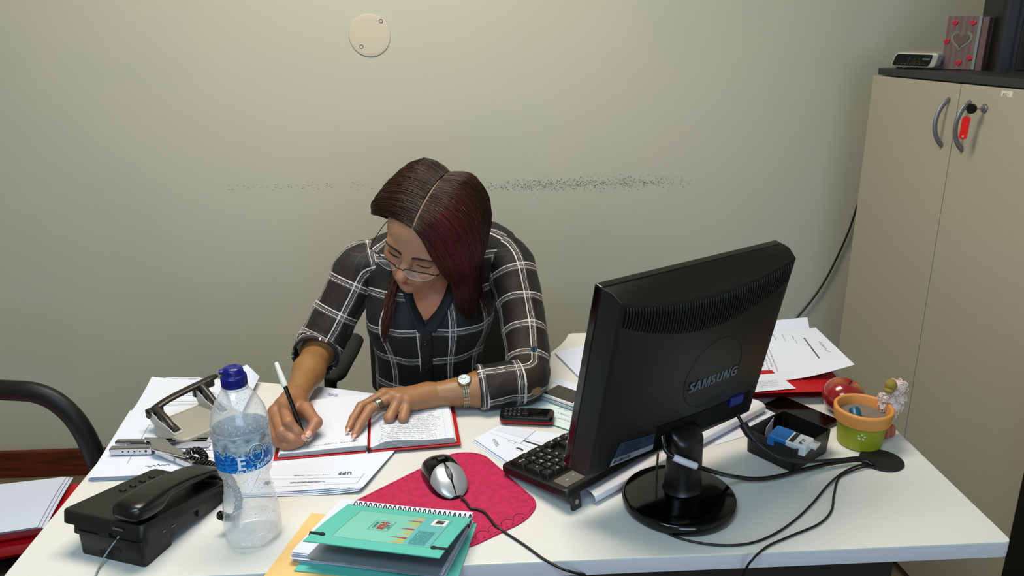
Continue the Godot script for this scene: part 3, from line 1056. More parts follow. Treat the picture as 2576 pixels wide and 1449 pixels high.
func planner() -> void:
	# big desk planner whose near side is folded over into a soft roll beneath the keyboard
	var im := page(512, 256, Color(0.86, 0.87, 0.87))
	var rng := RandomNumberGenerator.new()
	rng.seed = 20
	for k in 60:
		var x := 20 + k * 8
		line(im, Vector2(x, 60), Vector2(x, 60 + rng.randf_range(14, 34)), Color(0.08, 0.08, 0.1), 3.0)
	var m := print_on(im, 0.55)
	var a: Vector3 = Vector3(0.1912, 0.75, -1.0929)
	var b: Vector3 = Vector3(0.5765, 0.75, -1.3821)
	var x := (b - a).normalized()
	var z := Vector3(-x.z, 0, x.x)    # across, away from the camera
	if z.z > 0:
		z = -z
	var len := a.distance_to(b)
	var pl := thing("rolled_planner", "white printed planner sheet with a rolled front edge under keyboard and monitor", "planner", a)
	var g := G.new()
	var prof := PackedVector2Array([Vector2(0.19, 0.0012), Vector2(0.12, 0.0012), Vector2(0.05, 0.0012), Vector2(0.012, 0.0012), Vector2(0.002, 0.004), Vector2(-0.001, 0.010), Vector2(0.0015, 0.0165), Vector2(0.009, 0.0205), Vector2(0.02, 0.0215), Vector2(0.034, 0.0195), Vector2(0.05, 0.015), Vector2(0.075, 0.009), Vector2(0.1, 0.0055), Vector2(0.13, 0.004)])
	g.sheet(func(u: float, v: float) -> Vector3:
		var t := v * (prof.size() - 1)
		var i := mini(int(t), prof.size() - 2)
		var p := prof[i].lerp(prof[i + 1], t - i)
		return x * (u * len) + z * p.x + Vector3.UP * p.y, 20, 52, 0.0003)
	obj("sheet", g, mat(Color(0.86, 0.86, 0.89), 0.6), pl)
	var turn := Basis(-x, -z, Vector3.UP)
	text("2017", 0.03, mat(Color(0.03, 0.03, 0.04), 0.8), Transform3D(Basis(x, Vector3(0, 0.97, 0).cross(x) * -1.0, Vector3.UP).orthonormalized(), x * 0.045 + z * 0.043 + Vector3.UP * 0.0185), pl, "numerals", 0.0004, true)
	text("2018", 0.017, mat(Color(0.1, 0.1, 0.11), 0.8), Transform3D(turn, x * 0.17 + z * 0.036 + Vector3.UP * 0.0205), pl, "numerals", 0.0004)

# ---------- things on the desk ----------
func axes(x: Vector3, at: Vector3) -> Transform3D:   # level frame: X along x, Z to the right of it seen from above
	var xx := Vector3(x.x, 0, x.z).normalized()
	return Transform3D(Basis(xx, Vector3.UP, xx.cross(Vector3.UP)), at)


func placed(called: String, label: String, category: String, t: Transform3D, group := "") -> Node3D:
	var o := thing(called, label, category, Vector3.ZERO, 0.0, group)
	o.transform = t
	return o


func desk_things() -> void:
	hole_punch()
	stapler()
	desk_phone()
	water_bottle()
	diary()
	mouse_and_pad()
	spiral_notebook()
	mobile_phones()
	apple_and_pot()
	tray_and_cartridge()


func hole_punch() -> void:
	var grey := mat(Color(0.60, 0.585, 0.54), 0.35)
	var brown := mat(Color(0.075, 0.055, 0.05), 0.38)
	var light := mat(Color(0.66, 0.65, 0.62), 0.4)
	var p := placed("hole_punch", "grey hole punch with dark brown handle on the left paper pile", "hole punch", axes(Vector3(0.66, 0, -0.75), Vector3(-0.5377, 0.7605, -1.3812)))
	p.translate_object_local(Vector3(0.012, 0, 0))
	var g := G.new()
	g.xf.origin = Vector3(0, 0, 0.008)
	g.prism(rounded(rect(0.138, 0.114), 0.024, 6), 0.0, 0.018, 0.006)
	obj("base", g, grey, p)
	g = G.new(); g.xf.origin = Vector3(0, 0, 0.008); g.prism(rounded(rect(0.134, 0.110), 0.022, 6), -0.0015, 0.004, 0.0005); obj("chip_tray", g, mat(Color(0.33, 0.31, 0.30), 0.5), p)
	g = G.new()
	var path := smooth_path([Vector3(-0.069, 0.036, -0.048), Vector3(-0.05, 0.043, -0.05), Vector3(-0.022, 0.05, -0.05), Vector3(0.02, 0.055, -0.05), Vector3(0.055, 0.058, -0.05), Vector3(0.082, 0.06, -0.052)], 6)
	var rr := PackedFloat32Array()
	for i in path.size():
		var t := float(i) / (path.size() - 1)
		rr.append(0.0095 * minf(1.0, 0.55 + 4.0 * minf(t, 1.0 - t)))
	g.tube(path, rr, 14, 0.55)
	g.box(Vector3(-0.053, 0.036, -0.05), Vector3(0.03, 0.016, 0.012), 0.004)
	g.box(Vector3(0.052, 0.05, -0.05), Vector3(0.04, 0.016, 0.012), 0.004)
	obj("handle", g, brown, p)
	for s in [-1.0, 1.0]:
		var x: float = -0.055 if s < 0 else 0.042
		var y: float = -0.006 if s < 0 else 0.0
		g = G.new()
		g.xf = Transform3D(Basis(Vector3(0, 0, 1), Vector3(1, 0, 0), Vector3(0, 1, 0)), Vector3(x, 0, 0))
		# side plates: outline in (z, y)
		for dx in [-0.009, 0.009]:
			g.prism(PackedVector2Array([Vector2(0.026, 0.016), Vector2(0.03, 0.021), Vector2(0.012, 0.026), Vector2(-0.02, 0.034 + y * 0.5), Vector2(-0.052, 0.05 + y), Vector2(-0.056, 0.036 + y), Vector2(-0.046, 0.017)]), dx - 0.0012, dx + 0.0012, 0.0004)
		obj("bracket", g, light, p)
		g = G.new()
		g.box(Vector3(x, 0.0185, 0.026), Vector3(0.02, 0.003, 0.016), 0.001)
		obj("mount", g, light, p)
		g = G.new()
		g.box(Vector3(x, 0.04 + y, -0.055), Vector3(0.026, 0.018, 0.01), 0.002)
		obj("pivot", g, mat(Color(0.12, 0.11, 0.105), 0.4, 0.3), p)
		g = G.new()
		g.tube(smooth_path([Vector3(x, 0.056 + y * 1.6, -0.044), Vector3(x, 0.048 + y, -0.028), Vector3(x, 0.034, -0.006), Vector3(x, 0.024, 0.012), Vector3(x, 0.0195, 0.026)], 5), 0.0065, 10, 0.8)
		obj("lever", g, mat(Color(0.2, 0.19, 0.18), 0.35, 0.3), p)
		g = G.new()
		g.tube(PackedVector3Array([Vector3(x, 0.01, -0.036), Vector3(x, 0.046, -0.036)]), 0.004, 10)
		obj("punch_pin", g, mat(Color(0.6, 0.6, 0.6), 0.25, 0.9), p)


func stapler() -> void:
	var chrome := mat(Color(0.78, 0.78, 0.8), 0.13, 1.0)
	var a: Vector3 = Vector3(-0.6518, 0.761, -1.2946)
	var b: Vector3 = Vector3(-0.4828, 0.761, -1.2928)
	var p := placed("plier_stapler", "chrome plier stapler lying on the left paper pile", "stapler", frame(a, b))
	var l := a.distance_to(b)
	var g := G.new()
	# far jaw: channel with open top
	for s in [[0.0065, 0.0012, 0.011], [0.002, 0.009, 0.0011]]:
		g.box(Vector3(l * 0.56, s[0], -0.018), Vector3(l * 0.86, 0.013 if s[1] < 0.005 else 0.0012, 0.014 if s[1] > 0.005 else 0.0012), 0.0003)
	g.box(Vector3(l * 0.56, 0.0065, -0.025), Vector3(l * 0.86, 0.013, 0.0012), 0.0004)
	g.box(Vector3(l * 0.56, 0.0065, -0.011), Vector3(l * 0.86, 0.013, 0.0012), 0.0004)
	g.box(Vector3(l * 0.985, 0.0075, -0.018), Vector3(0.0014, 0.015, 0.015), 0.0004)
	obj("magazine", g, chrome, p)
	g = G.new()
	g.box(Vector3(l * 0.18, 0.013, -0.016), Vector3(l * 0.34, 0.008, 0.012), 0.003, Basis(Vector3.UP, -0.03))
	obj("upper_grip", g, chrome, p)
	g = G.new()
	var d: Vector3 = Vector3(l * 0.98, 0, 0.062) - Vector3(0, 0, 0.004)
	var bb := Basis(Vector3.UP, -atan2(d.z, d.x) * 0.0)
	g.box(Vector3(l * 0.22, 0.007, 0.003), Vector3(l * 0.44, 0.014, 0.013), 0.002)
	obj("lower_grip", g, chrome, p)
	g = G.new()
	g.box(Vector3(l * 0.74, 0.007, 0.034), Vector3(l * 0.58, 0.013, 0.012), 0.002, Basis(Vector3.UP, -0.57))
	var arm := obj("anvil_arm", g, chrome, p)
	g = G.new()
	g.lathe(PackedVector2Array([Vector2(0, 0), Vector2(0.003, 0), Vector2(0.003, 0.0008), Vector2(0, 0.001)]), 14)
	var rv := obj("rivet", g, mat(Color(0.55, 0.55, 0.57), 0.3, 1.0), arm)
	rv.position = Vector3(l * 0.92, 0.0135, 0.054)
	g = G.new()
	g.prism(rounded([Vector2(l * 0.28, -0.026), Vector2(l * 0.52, -0.022), Vector2(l * 0.66, 0.008), Vector2(l * 0.95, 0.044), Vector2(l * 0.9, 0.052), Vector2(l * 0.46, 0.018), Vector2(l * 0.4, -0.006)], 0.006, 4), 0.0142, 0.0172, 0.0012)
	obj("cover_plate", g, chrome, p)
	for k in 5:
		g = G.new()
		g.ell(Vector3(l * (0.14 + 0.06 * k), 0.0075, 0.0096), Vector3(0.0016, 0.0016, 0.0006) * (1.0 if k < 4 else 1.5), Basis.IDENTITY, 10)
		obj("hole", g, mat(Color(0.03, 0.03, 0.03), 0.7), p)


func desk_phone() -> void:
	var black := mat(Color(0.028, 0.025, 0.022), 0.42)
	var smooth := mat(Color(0.026, 0.022, 0.020), 0.3)
	var shell := mat(Color(0.035, 0.035, 0.033), 0.5)
	var near_left: Vector3 = Vector3(-0.6093, 0.82, -1.0277)
	var t := axes(Vector3(0.936, 0, 0.351), Vector3(near_left.x, DESK, near_left.z))
	var p := placed("desk_phone", "black corded desk telephone at the front left corner of the desk", "telephone", t)
	var W := 0.146
	var L := 0.19
	var slope := -0.21
	var b := Basis(Vector3.RIGHT, slope)
	# top plate, gently sloping down and away
	var g := G.new()
	g.xf = Transform3D(b, Vector3(0, 0.052, 0))
	g.prism(rounded([Vector2(0, 0), Vector2(W, 0), Vector2(W, -L), Vector2(0, -L)], 0.012, 5), 0.0, 0.02, 0.004)
	var plate := obj("top_plate", g, black, p)
	g = G.new()
	g.xf = Transform3D(b, Vector3(0, 0.038, 0))
	g.prism(rounded([Vector2(0.01, -0.006), Vector2(W - 0.004, -0.006), Vector2(W - 0.004, -L + 0.004), Vector2(0.01, -L + 0.004)], 0.01, 4), -0.004, 0.0145, 0.0)
	obj("lower_shell", g, shell, p)
	g = G.new()
	g.prism(rounded([Vector2(0.022, -0.004), Vector2(W - 0.008, -0.004), Vector2(W - 0.008, -0.062), Vector2(0.022, -0.062)], 0.006, 4), 0.0, 0.04, 0.001)
	var foot := obj("foot", g, black, p)
	for q in [[0.088, 0.022, 0.02], [0.07, 0.010, 0.022]]:
		g = G.new()
		g.box(Vector3(q[0], q[1], -0.0045), Vector3(q[2], 0.009, 0.003), 0.001)
		obj("recess", g, mat(Color(0.006, 0.006, 0.006), 0.8), foot)
	g = G.new()
	g.box(Vector3(0.072, 0.043, -0.0055), Vector3(0.02, 0.012, 0.004), 0.001)
	obj("line_socket", g, mat(Color(0.005, 0.005, 0.005), 0.8), p)
	g = G.new()
	g.box(Vector3(0.105, 0.062, 0.0006), Vector3(0.018, 0.003, 0.001), 0.0004)
	obj("indicator", g, mat(Color(0.35, 0.34, 0.33), 0.4), plate)
	# keys: three columns, the third partly under the handset
	for c in 3:
		for r in 4:
			g = G.new()
			g.xf = Transform3D(b, Vector3(0, 0.072, 0) + b * Vector3(0.027 + c * 0.023, 0, -0.095 - r * 0.021))
			g.lathe(PackedVector2Array([Vector2(0.0062, -0.001), Vector2(0.006, 0.0022), Vector2(0.0048, 0.003), Vector2(0, 0.0032)]), 18, Vector2(1.0, 0.75))
			obj("button", g, mat(Color(0.06, 0.052, 0.046), 0.35), plate)
	text("Panasonic", 0.0052, mat(Color(0.62, 0.54, 0.42), 0.5), Transform3D(b * Basis(Vector3(-1, 0, 0), Vector3(0, 0, 1), Vector3(0, 1, 0)), Vector3(0, 0.0722, 0) + b * Vector3(0.048, 0, -0.032)), plate, "lettering", 0.0003, true)
	# side details
	for q in [[-0.045, 0.005], [-0.065, 0.008]]:
		g = G.new()
		g.xf = Transform3D(b, Vector3(0, 0.045, 0))
		g.box(Vector3(W - 0.0035, 0.0, q[0]), Vector3(0.001, 0.0018, q[1]), 0.0003)
		obj("switch", g, mat(Color(0.5, 0.5, 0.48), 0.4), p)
	g = G.new()
	g.xf = Transform3D(b, Vector3(0, 0.046, 0))
	g.box(Vector3(W - 0.0025, 0.0, -0.125), Vector3(0.005, 0.014, 0.016), 0.001)
	obj("cord_plug", g, black, p)
	# handset: lies along the right side, arched between its two chunky ends
	g = G.new()
	var rows := []
	var HL := 0.205
	var steps := 44
	for i in steps + 1:
		var u := float(i) / steps
		var endr := pow(maxf(0.0, 1.0 - pow(absf(2.0 * u - 1.0), 7.0)), 0.5)
		var top := 0.031 - 0.009 * u + 0.010 * sin(PI * clampf(u * 0.92 + 0.05, 0.0, 1.0))
		var bot := 0.001 + 0.016 * smoothstep(0.24, 0.36, u) * smoothstep(0.93, 0.80, u)
		var cy := (top + bot) / 2
		var hy := (top - bot) / 2 * (0.35 + 0.65 * endr)
		var hw := (0.030 - 0.006 * sin(PI * u)) * (0.4 + 0.6 * endr)
		var row := PackedVector3Array()
		for k in 28:
			var a := TAU * k / 28
			var ca := cos(a)
			var sa := sin(a)
			row.append(Vector3(signf(ca) * pow(absf(ca), 0.62) * hw, cy + signf(sa) * pow(absf(sa), 0.62) * hy, -u * HL))
		rows.append(row)
	for e in [0, steps]:
		var mid := Vector3.ZERO
		for q in rows[e]:
			mid += q
		mid /= 28.0
		var cap := PackedVector3Array()
		for k in 28:
			cap.append(mid)
		if e == 0:
			rows.push_front(cap)
		else:
			rows.append(cap)
	g.xf = Transform3D(b * Basis(Vector3.UP, 0.035), Vector3(0, 0.0715, 0) + b * Vector3(0.119, 0, 0.004))
	g.grid(rows, true)
	var hs := obj("handset", g, smooth, p)
	g = G.new()
	g.xf = Transform3D(b * Basis(Vector3.UP, 0.035), Vector3(0, 0.0715, 0) + b * Vector3(0.119, 0, 0.004))
	var seam := PackedVector3Array()
	for i in range(3, steps - 2):
		var u := float(i) / steps
		var top := 0.031 - 0.009 * u + 0.010 * sin(PI * clampf(u * 0.92 + 0.05, 0.0, 1.0))
		var bot := 0.001 + 0.016 * smoothstep(0.24, 0.36, u) * smoothstep(0.93, 0.80, u)
		seam.append(Vector3(0.0297 - 0.006 * sin(PI * u), lerpf(bot, top, 0.55), -u * HL))
	g.tube(seam, 0.0006, 6)
	obj("seam", g, mat(Color(0.008, 0.008, 0.008), 0.7), hs)
	# coiled cord
	g = G.new()
	var c0 := smooth_path([Vector3(-0.3905, 0.785, -1.0548), Vector3(-0.3782, 0.762, -1.0829), Vector3(-0.3866, 0.762, -1.1379), Vector3(-0.419, 0.764, -1.1984), Vector3(-0.4438, 0.766, -1.2232), Vector3(-0.4704, 0.768, -1.2385), Vector3(-0.4933, 0.772, -1.2439), Vector3(-0.508, 0.774, -1.2588), Vector3(-0.49, 0.778, -1.2643), Vector3(-0.4737, 0.774, -1.2498), Vector3(-0.4712, 0.77, -1.2353), Vector3(-0.4503, 0.766, -1.2224), Vector3(-0.4167, 0.766, -1.1745), Vector3(-0.3922, 0.79, -1.1353)], 34)
	var coil := PackedVector3Array()
	var inv := p.transform.affine_inverse()
	var ph := 0.0
	for i in c0.size():
		var d := (c0[mini(i + 1, c0.size() - 1)] - c0[maxi(i - 1, 0)])
		ph += d.length() * 0.5 * TAU / 0.0058
		d = d.normalized()
		var s := d.cross(Vector3.UP).normalized()
		coil.append(inv * (c0[i] + (s * cos(ph) + s.cross(d) * sin(ph)) * 0.0052))
	var fine := PackedVector3Array()
	for i in coil.size() - 1:
		fine.append(coil[i])
	g.tube(smooth_path(Array(fine), 2), 0.0021, 6)
	obj("coiled_cord", g, mat(Color(0.02, 0.02, 0.022), 0.35), p)
	# grey line cord leaving over the front edge
	g = G.new()
	g.tube(smooth_path([inv * (Vector3(-0.5161, 0.793, -1.0003)), inv * (Vector3(-0.5234, 0.784, -1.001)), inv * (Vector3(-0.5392, 0.764, -1.0012)), inv * (Vector3(-0.5443, 0.755, -0.9882)), inv * (Vector3(-0.5424, 0.753, -0.9673)), inv * (Vector3(-0.5384, 0.753, -0.9478)), inv * (Vector3(-0.5355, 0.75, -0.935) + Vector3(0, -0.01, 0.012)), inv * (Vector3(-0.5355, 0.75, -0.935) + Vector3(0, -0.25, 0.02))], 8), 0.0022, 8, 0.6)
	obj("line_cord", g, mat(Color(0.55, 0.6, 0.6), 0.45), p)


func water_bottle() -> void:
	var at: Vector3 = Vector3(-0.3409, 0.75, -1.0506)
	var p := thing("water_bottle", "clear plastic water bottle with blue cap and blue label", "bottle", at)
	var pet := mat(Color(0.95, 0.96, 0.98, 0.24), 0.14, 0.0, {"transparency": BaseMaterial3D.TRANSPARENCY_ALPHA})
	var prof := [Vector2(0.006, 0.006), Vector2(0.022, 0.003), Vector2(0.031, 0.0), Vector2(0.037, 0.004), Vector2(0.0405, 0.011), Vector2(0.042, 0.02), Vector2(0.0422, 0.026), Vector2(0.0412, 0.042), Vector2(0.0385, 0.064), Vector2(0.0345, 0.086), Vector2(0.0328, 0.1), Vector2(0.0338, 0.108), Vector2(0.0375, 0.1165), Vector2(0.0393, 0.124), Vector2(0.0402, 0.133), Vector2(0.0406, 0.16), Vector2(0.0408, 0.186), Vector2(0.0400, 0.1885), Vector2(0.0390, 0.1905), Vector2(0.0402, 0.1925), Vector2(0.0408, 0.1955), Vector2(0.0404, 0.201), Vector2(0.0375, 0.213), Vector2(0.0315, 0.2275), Vector2(0.0245, 0.24), Vector2(0.0185, 0.248), Vector2(0.0165, 0.252), Vector2(0.0165, 0.256)]
	var rows := []
	var rng := RandomNumberGenerator.new()
	rng.seed = 11
	var f := FastNoiseLite.new()
	f.frequency = 30.0
	for i in prof.size() - 1:
		for s in 3:
			var q: Vector2 = (prof[i] as Vector2).cubic_interpolate(prof[i + 1], prof[maxi(i - 1, 0)], prof[mini(i + 2, prof.size() - 1)], s / 3.0)
			var row := PackedVector3Array()
			for k in 72:
				var a := TAU * k / 72
				var r := q.x
				if q.y < 0.03:
					r += 0.0022 * cos(a * 6.0) * (1.0 - q.y / 0.03) * minf(1.0, q.x / 0.03)
				if q.y > 0.03 and q.y < 0.115:
					r += 0.0009 * f.get_noise_3d(cos(a), q.y * 12.0, sin(a)) + 0.0006 * cos(a * 3.0 + q.y * 30.0)
				if q.y > 0.185:
					r += 0.0005 * f.get_noise_3d(cos(a) * 2.0, q.y * 20.0, sin(a) * 2.0)
				row.append(Vector3(cos(a) * r, q.y + (0.003 * absf(cos(a * 3.0)) if q.y < 0.004 else 0.0), sin(a) * r))
			rows.append(row)
	var g := G.new()
	g.grid(rows, true)
	var body := obj("body", g, pet, p)
	# little water left in the foot, drops of mist above
	g = G.new()
	g.lathe(PackedVector2Array([Vector2(0, 0.0065), Vector2(0.03, 0.005), Vector2(0.0385, 0.012), Vector2(0.040, 0.022), Vector2(0.0398, 0.026), Vector2(0, 0.0258)]), 40)
	obj("water", g, mat(Color(0.95, 0.97, 1.0, 0.1), 0.03, 0.0, {"transparency": BaseMaterial3D.TRANSPARENCY_ALPHA}), p)
	var drop := G.new()
	drop.ell(Vector3.ZERO, Vector3(1, 1, 0.55), Basis.IDENTITY, 8)
	var mm := MultiMesh.new()
	mm.transform_format = MultiMesh.TRANSFORM_3D
	mm.mesh = drop.build()
	mm.instance_count = 1900
	for i in 1900:
		var hgt := rng.randf_range(0.012, 0.125) if rng.randf() < 0.55 else rng.randf_range(0.193, 0.243)
		var k := 0
		while k < prof.size() - 2 and (prof[k + 1] as Vector2).y < hgt:
			k += 1
		var r: float = lerpf(prof[k].x, prof[k + 1].x, clampf((hgt - prof[k].y) / maxf(1e-5, prof[k + 1].y - prof[k].y), 0.0, 1.0)) - 0.0007
		var a := rng.randf() * TAU
		var s := 0.0003 + 0.0009 * pow(rng.randf(), 4.0)
		var o := Vector3(cos(a) * r, hgt, sin(a) * r)
		mm.set_instance_transform(i, Transform3D(Basis.looking_at(-Vector3(cos(a), 0.0, sin(a)), Vector3.UP).scaled_local(Vector3(s, s * rng.randf_range(0.8, 1.6), s)), o))
	var dm := MultiMeshInstance3D.new()
	dm.name = "droplets"
	dm.multimesh = mm
	dm.material_override = mat(Color(0.97, 0.98, 1.0, 0.5), 0.2, 0.0, {"transparency": BaseMaterial3D.TRANSPARENCY_ALPHA})
	dm.set_meta("kind", "stuff")
	body.add_child(dm, true)
	# label sleeve
	var im := Image.create(512, 256, false, Image.FORMAT_RGB8)
	var fn := FastNoiseLite.new()
	fn.frequency = 0.02
	fn.seed = 5
	for y in 256:
		for x in 512:
			var v := float(y) / 256.0
			var n1 := fn.get_noise_2d(x * 0.7, y)
			var n2 := fn.get_noise_2d(x * 1.6 + 300, y * 2.5)
			var ridge := 0.44 + 0.16 * fn.get_noise_2d(x * 1.2, 900) + 0.06 * n2
			var c := Color(0.70, 0.73, 0.76).lerp(Color(0.42, 0.45, 0.5), clampf(n1 * 1.2 + 0.2, 0, 1)) if v < ridge else Color(0.01, 0.27, 0.58).lerp(Color(0.06, 0.55, 0.85), clampf(0.35 + n2 * 1.3 + (v - 0.6), 0, 1))
			if v >= ridge and v < ridge + 0.1:
				c = c.lerp(Color(0.75, 0.86, 0.92), clampf(0.5 + n2 * 2.0, 0, 0.8))
			im.set_pixel(x, y, c)
	for k in 4:
		line(im, Vector2(30, 88 + k * 7), Vector2(110, 88 + k * 7), Color(0.05, 0.25, 0.55, 0.9), 3.0)
	g = G.new()
	rows = []
	for hy in [0.187, 0.174, 0.16, 0.146, 0.133]:
		var row := PackedVector3Array()
		for k in 64:
			var a := -TAU * k / 64
			var r: float = 0.0411 - 0.0004 * clampf((0.15 - hy) / 0.03, 0.0, 1.0)
			row.append(Vector3(cos(a) * r, hy, sin(a) * r))
		rows.append(row)
	g.grid(rows, true, Vector2(2, 1))
	var label := obj("label_sleeve", g, print_on(im, 0.3), p)
	# lettering turned towards the woman's side of the camera
	var turn := Basis(Vector3.UP, 0.62)
	var pale := mat(Color(0.86, 0.89, 0.96), 0.4)
	var navy := mat(Color(0.03, 0.12, 0.34), 0.4)
	var R := 0.0412
	for s in [[0.0005, navy, 1.0], [0.0009, pale, 0.94]]:
		text("E", 0.0215 * s[2], s[1], Transform3D(turn * Basis(Vector3.UP, -0.42), turn * Basis(Vector3.UP, -0.42) * Vector3(0, 0.1475 + 0.001 * (1.0 - s[2]) * 10.0, R + s[0] - 0.0004)), label, "lettering", 0.0006, true, R, 0.95)
	for e in [[0.0, 0.0132, 0.0034, pale], [0.0003, 0.0122, 0.0014, navy]]:
		g = G.new()
		for ring_i in 2:
			var ringp := PackedVector3Array()
			for k in 41:
				var a := TAU * k / 40
				var ang: float = (0.08 + 0.10 * ring_i) + cos(a) * (e[1] * 0.82 - ring_i * 0.0012) / R
				var rr: float = R + 0.0004 + e[0]
				ringp.append(turn * Vector3(sin(ang) * rr, 0.1595 + ring_i * 0.001 + sin(a) * (e[1] + 0.002 - ring_i * 0.002), cos(ang) * rr))
			g.tube(ringp, e[2] * 0.35, 6, 0.3)
		obj("ring_letters", g, e[3], label)
	text("de los Andes", 0.0078, pale, Transform3D(turn * Basis(Vector3.UP, 0.05) * Basis(Vector3.BACK, 0.16), turn * Basis(Vector3.UP, 0.05) * Vector3(0, 0.1378, R + 0.0002)), label, "lettering", 0.0006, true, R, 0.9, true)
	# cap
	var blue := mat(Color(0.015, 0.06, 0.42), 0.28)
	g = G.new()
	var ribbed := []
	for q in [Vector2(0.0, 0.254), Vector2(0.0178, 0.254), Vector2(0.0182, 0.256), Vector2(0.0182, 0.2575), Vector2(0.0176, 0.258), Vector2(0.0182, 0.2585), Vector2(0.0182, 0.2675), Vector2(0.0176, 0.2695), Vector2(0.0152, 0.2705), Vector2(0.0145, 0.272), Vector2(0.0142, 0.2775), Vector2(0.0132, 0.2805), Vector2(0.009, 0.2822), Vector2(0.0066, 0.2826), Vector2(0.006, 0.2818), Vector2(0.0, 0.2815)]:
		var row := PackedVector3Array()
		for k in 60:
			var a := TAU * k / 60
			var r: float = q.x - (0.0003 if k % 2 == 0 and q.x > 0.0178 else 0.0)
			row.append(Vector3(cos(a) * r, q.y, sin(a) * r))
		ribbed.append(row)
	g.grid(ribbed, true)
	var cap := obj("cap", g, blue, p)
	g = G.new()
	g.box(Vector3(-0.0145, 0.2765, 0.004), Vector3(0.008, 0.006, 0.01), 0.0025, Basis(Vector3.UP, 0.3))
	obj("flip_tab", g, blue, cap)
	g = G.new()
	g.lathe(PackedVector2Array([Vector2(0.0165, 0.2505), Vector2(0.0188, 0.2508), Vector2(0.0188, 0.253), Vector2(0.0165, 0.2534)]), 40)
	obj("neck_ring", g, mat(Color(0.8, 0.84, 0.88, 0.4), 0.1, 0.0, {"transparency": BaseMaterial3D.TRANSPARENCY_ALPHA}), body)


func diary() -> void:
	var t := axes(Vector3(0.9952, 0, -0.0977), Vector3(-0.1919, DESK + 0.006, -1.2724))
	var p := placed("diary", "open red hardback diary with handwritten pages the woman writes in", "diary", t)
	p.basis = Basis(Vector3(0.9952, 0, -0.0977), Vector3.UP, Vector3(0.0977, 0, 0.9952))
	var red := mat(Color(0.66, 0.015, 0.06), 0.45)
	var D := 0.212
	var g := G.new()
	for s in [-1.0, 1.0]:
		g = G.new()
		g.box(Vector3(s * 0.086, 0.0015 if s > 0 else 0.001, -D / 2), Vector3(0.162, 0.003, D), 0.0012, Basis(Vector3.BACK, s * 0.004))
		obj("cover", g, red, p)
	g = G.new()
	g.tube(PackedVector3Array([Vector3(0.002, 0.0015, 0), Vector3(0.002, 0.0015, -D)]), 0.0035, 10, 2.6)
	obj("spine", g, red, p)
	g = G.new()
	g.box(Vector3(0, 0.0075, 0.0005), Vector3(0.006, 0.008, 0.003), 0.001)
	obj("ribbon", g, mat(Color(0.012, 0.012, 0.014), 0.7), p)
	var rng := RandomNumberGenerator.new()
	rng.seed = 3
	var ink := Color(0.3, 0.3, 0.36, 0.36)
	for s in [-1.0, 1.0]:
		var im := page(320, 420, Color(0.83, 0.845, 0.89))
		for k in 27:
			line(im, Vector2(12, 24 + k * 14.5), Vector2(300, 24 + k * 14.5), Color(0.77, 0.79, 0.82), 1.0)
		line(im, Vector2(286 if s < 0 else 290, 6), Vector2(286 if s < 0 else 290, 400), Color(0.66, 0.75, 0.85), 1.4)
		if s > 0:
			for k in 24:
				scribble(im, Vector2(34 + rng.randf() * 14, 408 - k * 14.5), Vector2(rng.randf_range(235, 282), 408 - k * 14.5), 7, ink, rng, 1.0)
		else:
			scribble(im, Vector2(120, 384), Vector2(275, 384), 6, ink, rng, 1.2)
			for a in 60:
				dot(im, Vector2(42, 398) + Vector2(cos(TAU * a / 60) * 30, sin(TAU * a / 60) * 15), 1.0, Color(0.55, 0.55, 0.57))
			scribble(im, Vector2(30, 398), Vector2(54, 398), 4, ink, rng, 1.0)
		var top_m := print_on(im)
		var edge_m := mat(Color(0.80, 0.79, 0.80), 0.85)
		for k in 7:
			var fr := float(k + 1) / 7.0
			g = G.new()
			g.sheet(func(u: float, v: float) -> Vector3:
				var h: float
				if s > 0:
					h = lerpf(0.006, 0.0165, smoothstep(0.0, 0.22, u)) - 0.0045 * smoothstep(0.25, 0.75, u)
				else:
					h = 0.0105 - 0.003 * smoothstep(0.0, 0.9, u) + 0.001 * smoothstep(0.0, 0.15, u)
				var w := 0.153 + 0.002 * sin(k * 2.1)
				return Vector3(s * (0.002 + u * (w + 0.004 * (1.0 - fr))), 0.003 + h * fr, -0.004 - v * (D - 0.008)), 22, 4, 0.0005 if k < 6 else 0.0007)
			if k == 6:
				for i in g.uv.size():
					var q := g.uv[i]
					g.uv[i] = Vector2(q.x if s > 0 else 1.0 - q.x, 1.0 - q.y) if q.y != 0.004 else q
				obj("page", g, top_m, p)
			else:
				obj("page", g, edge_m, p)


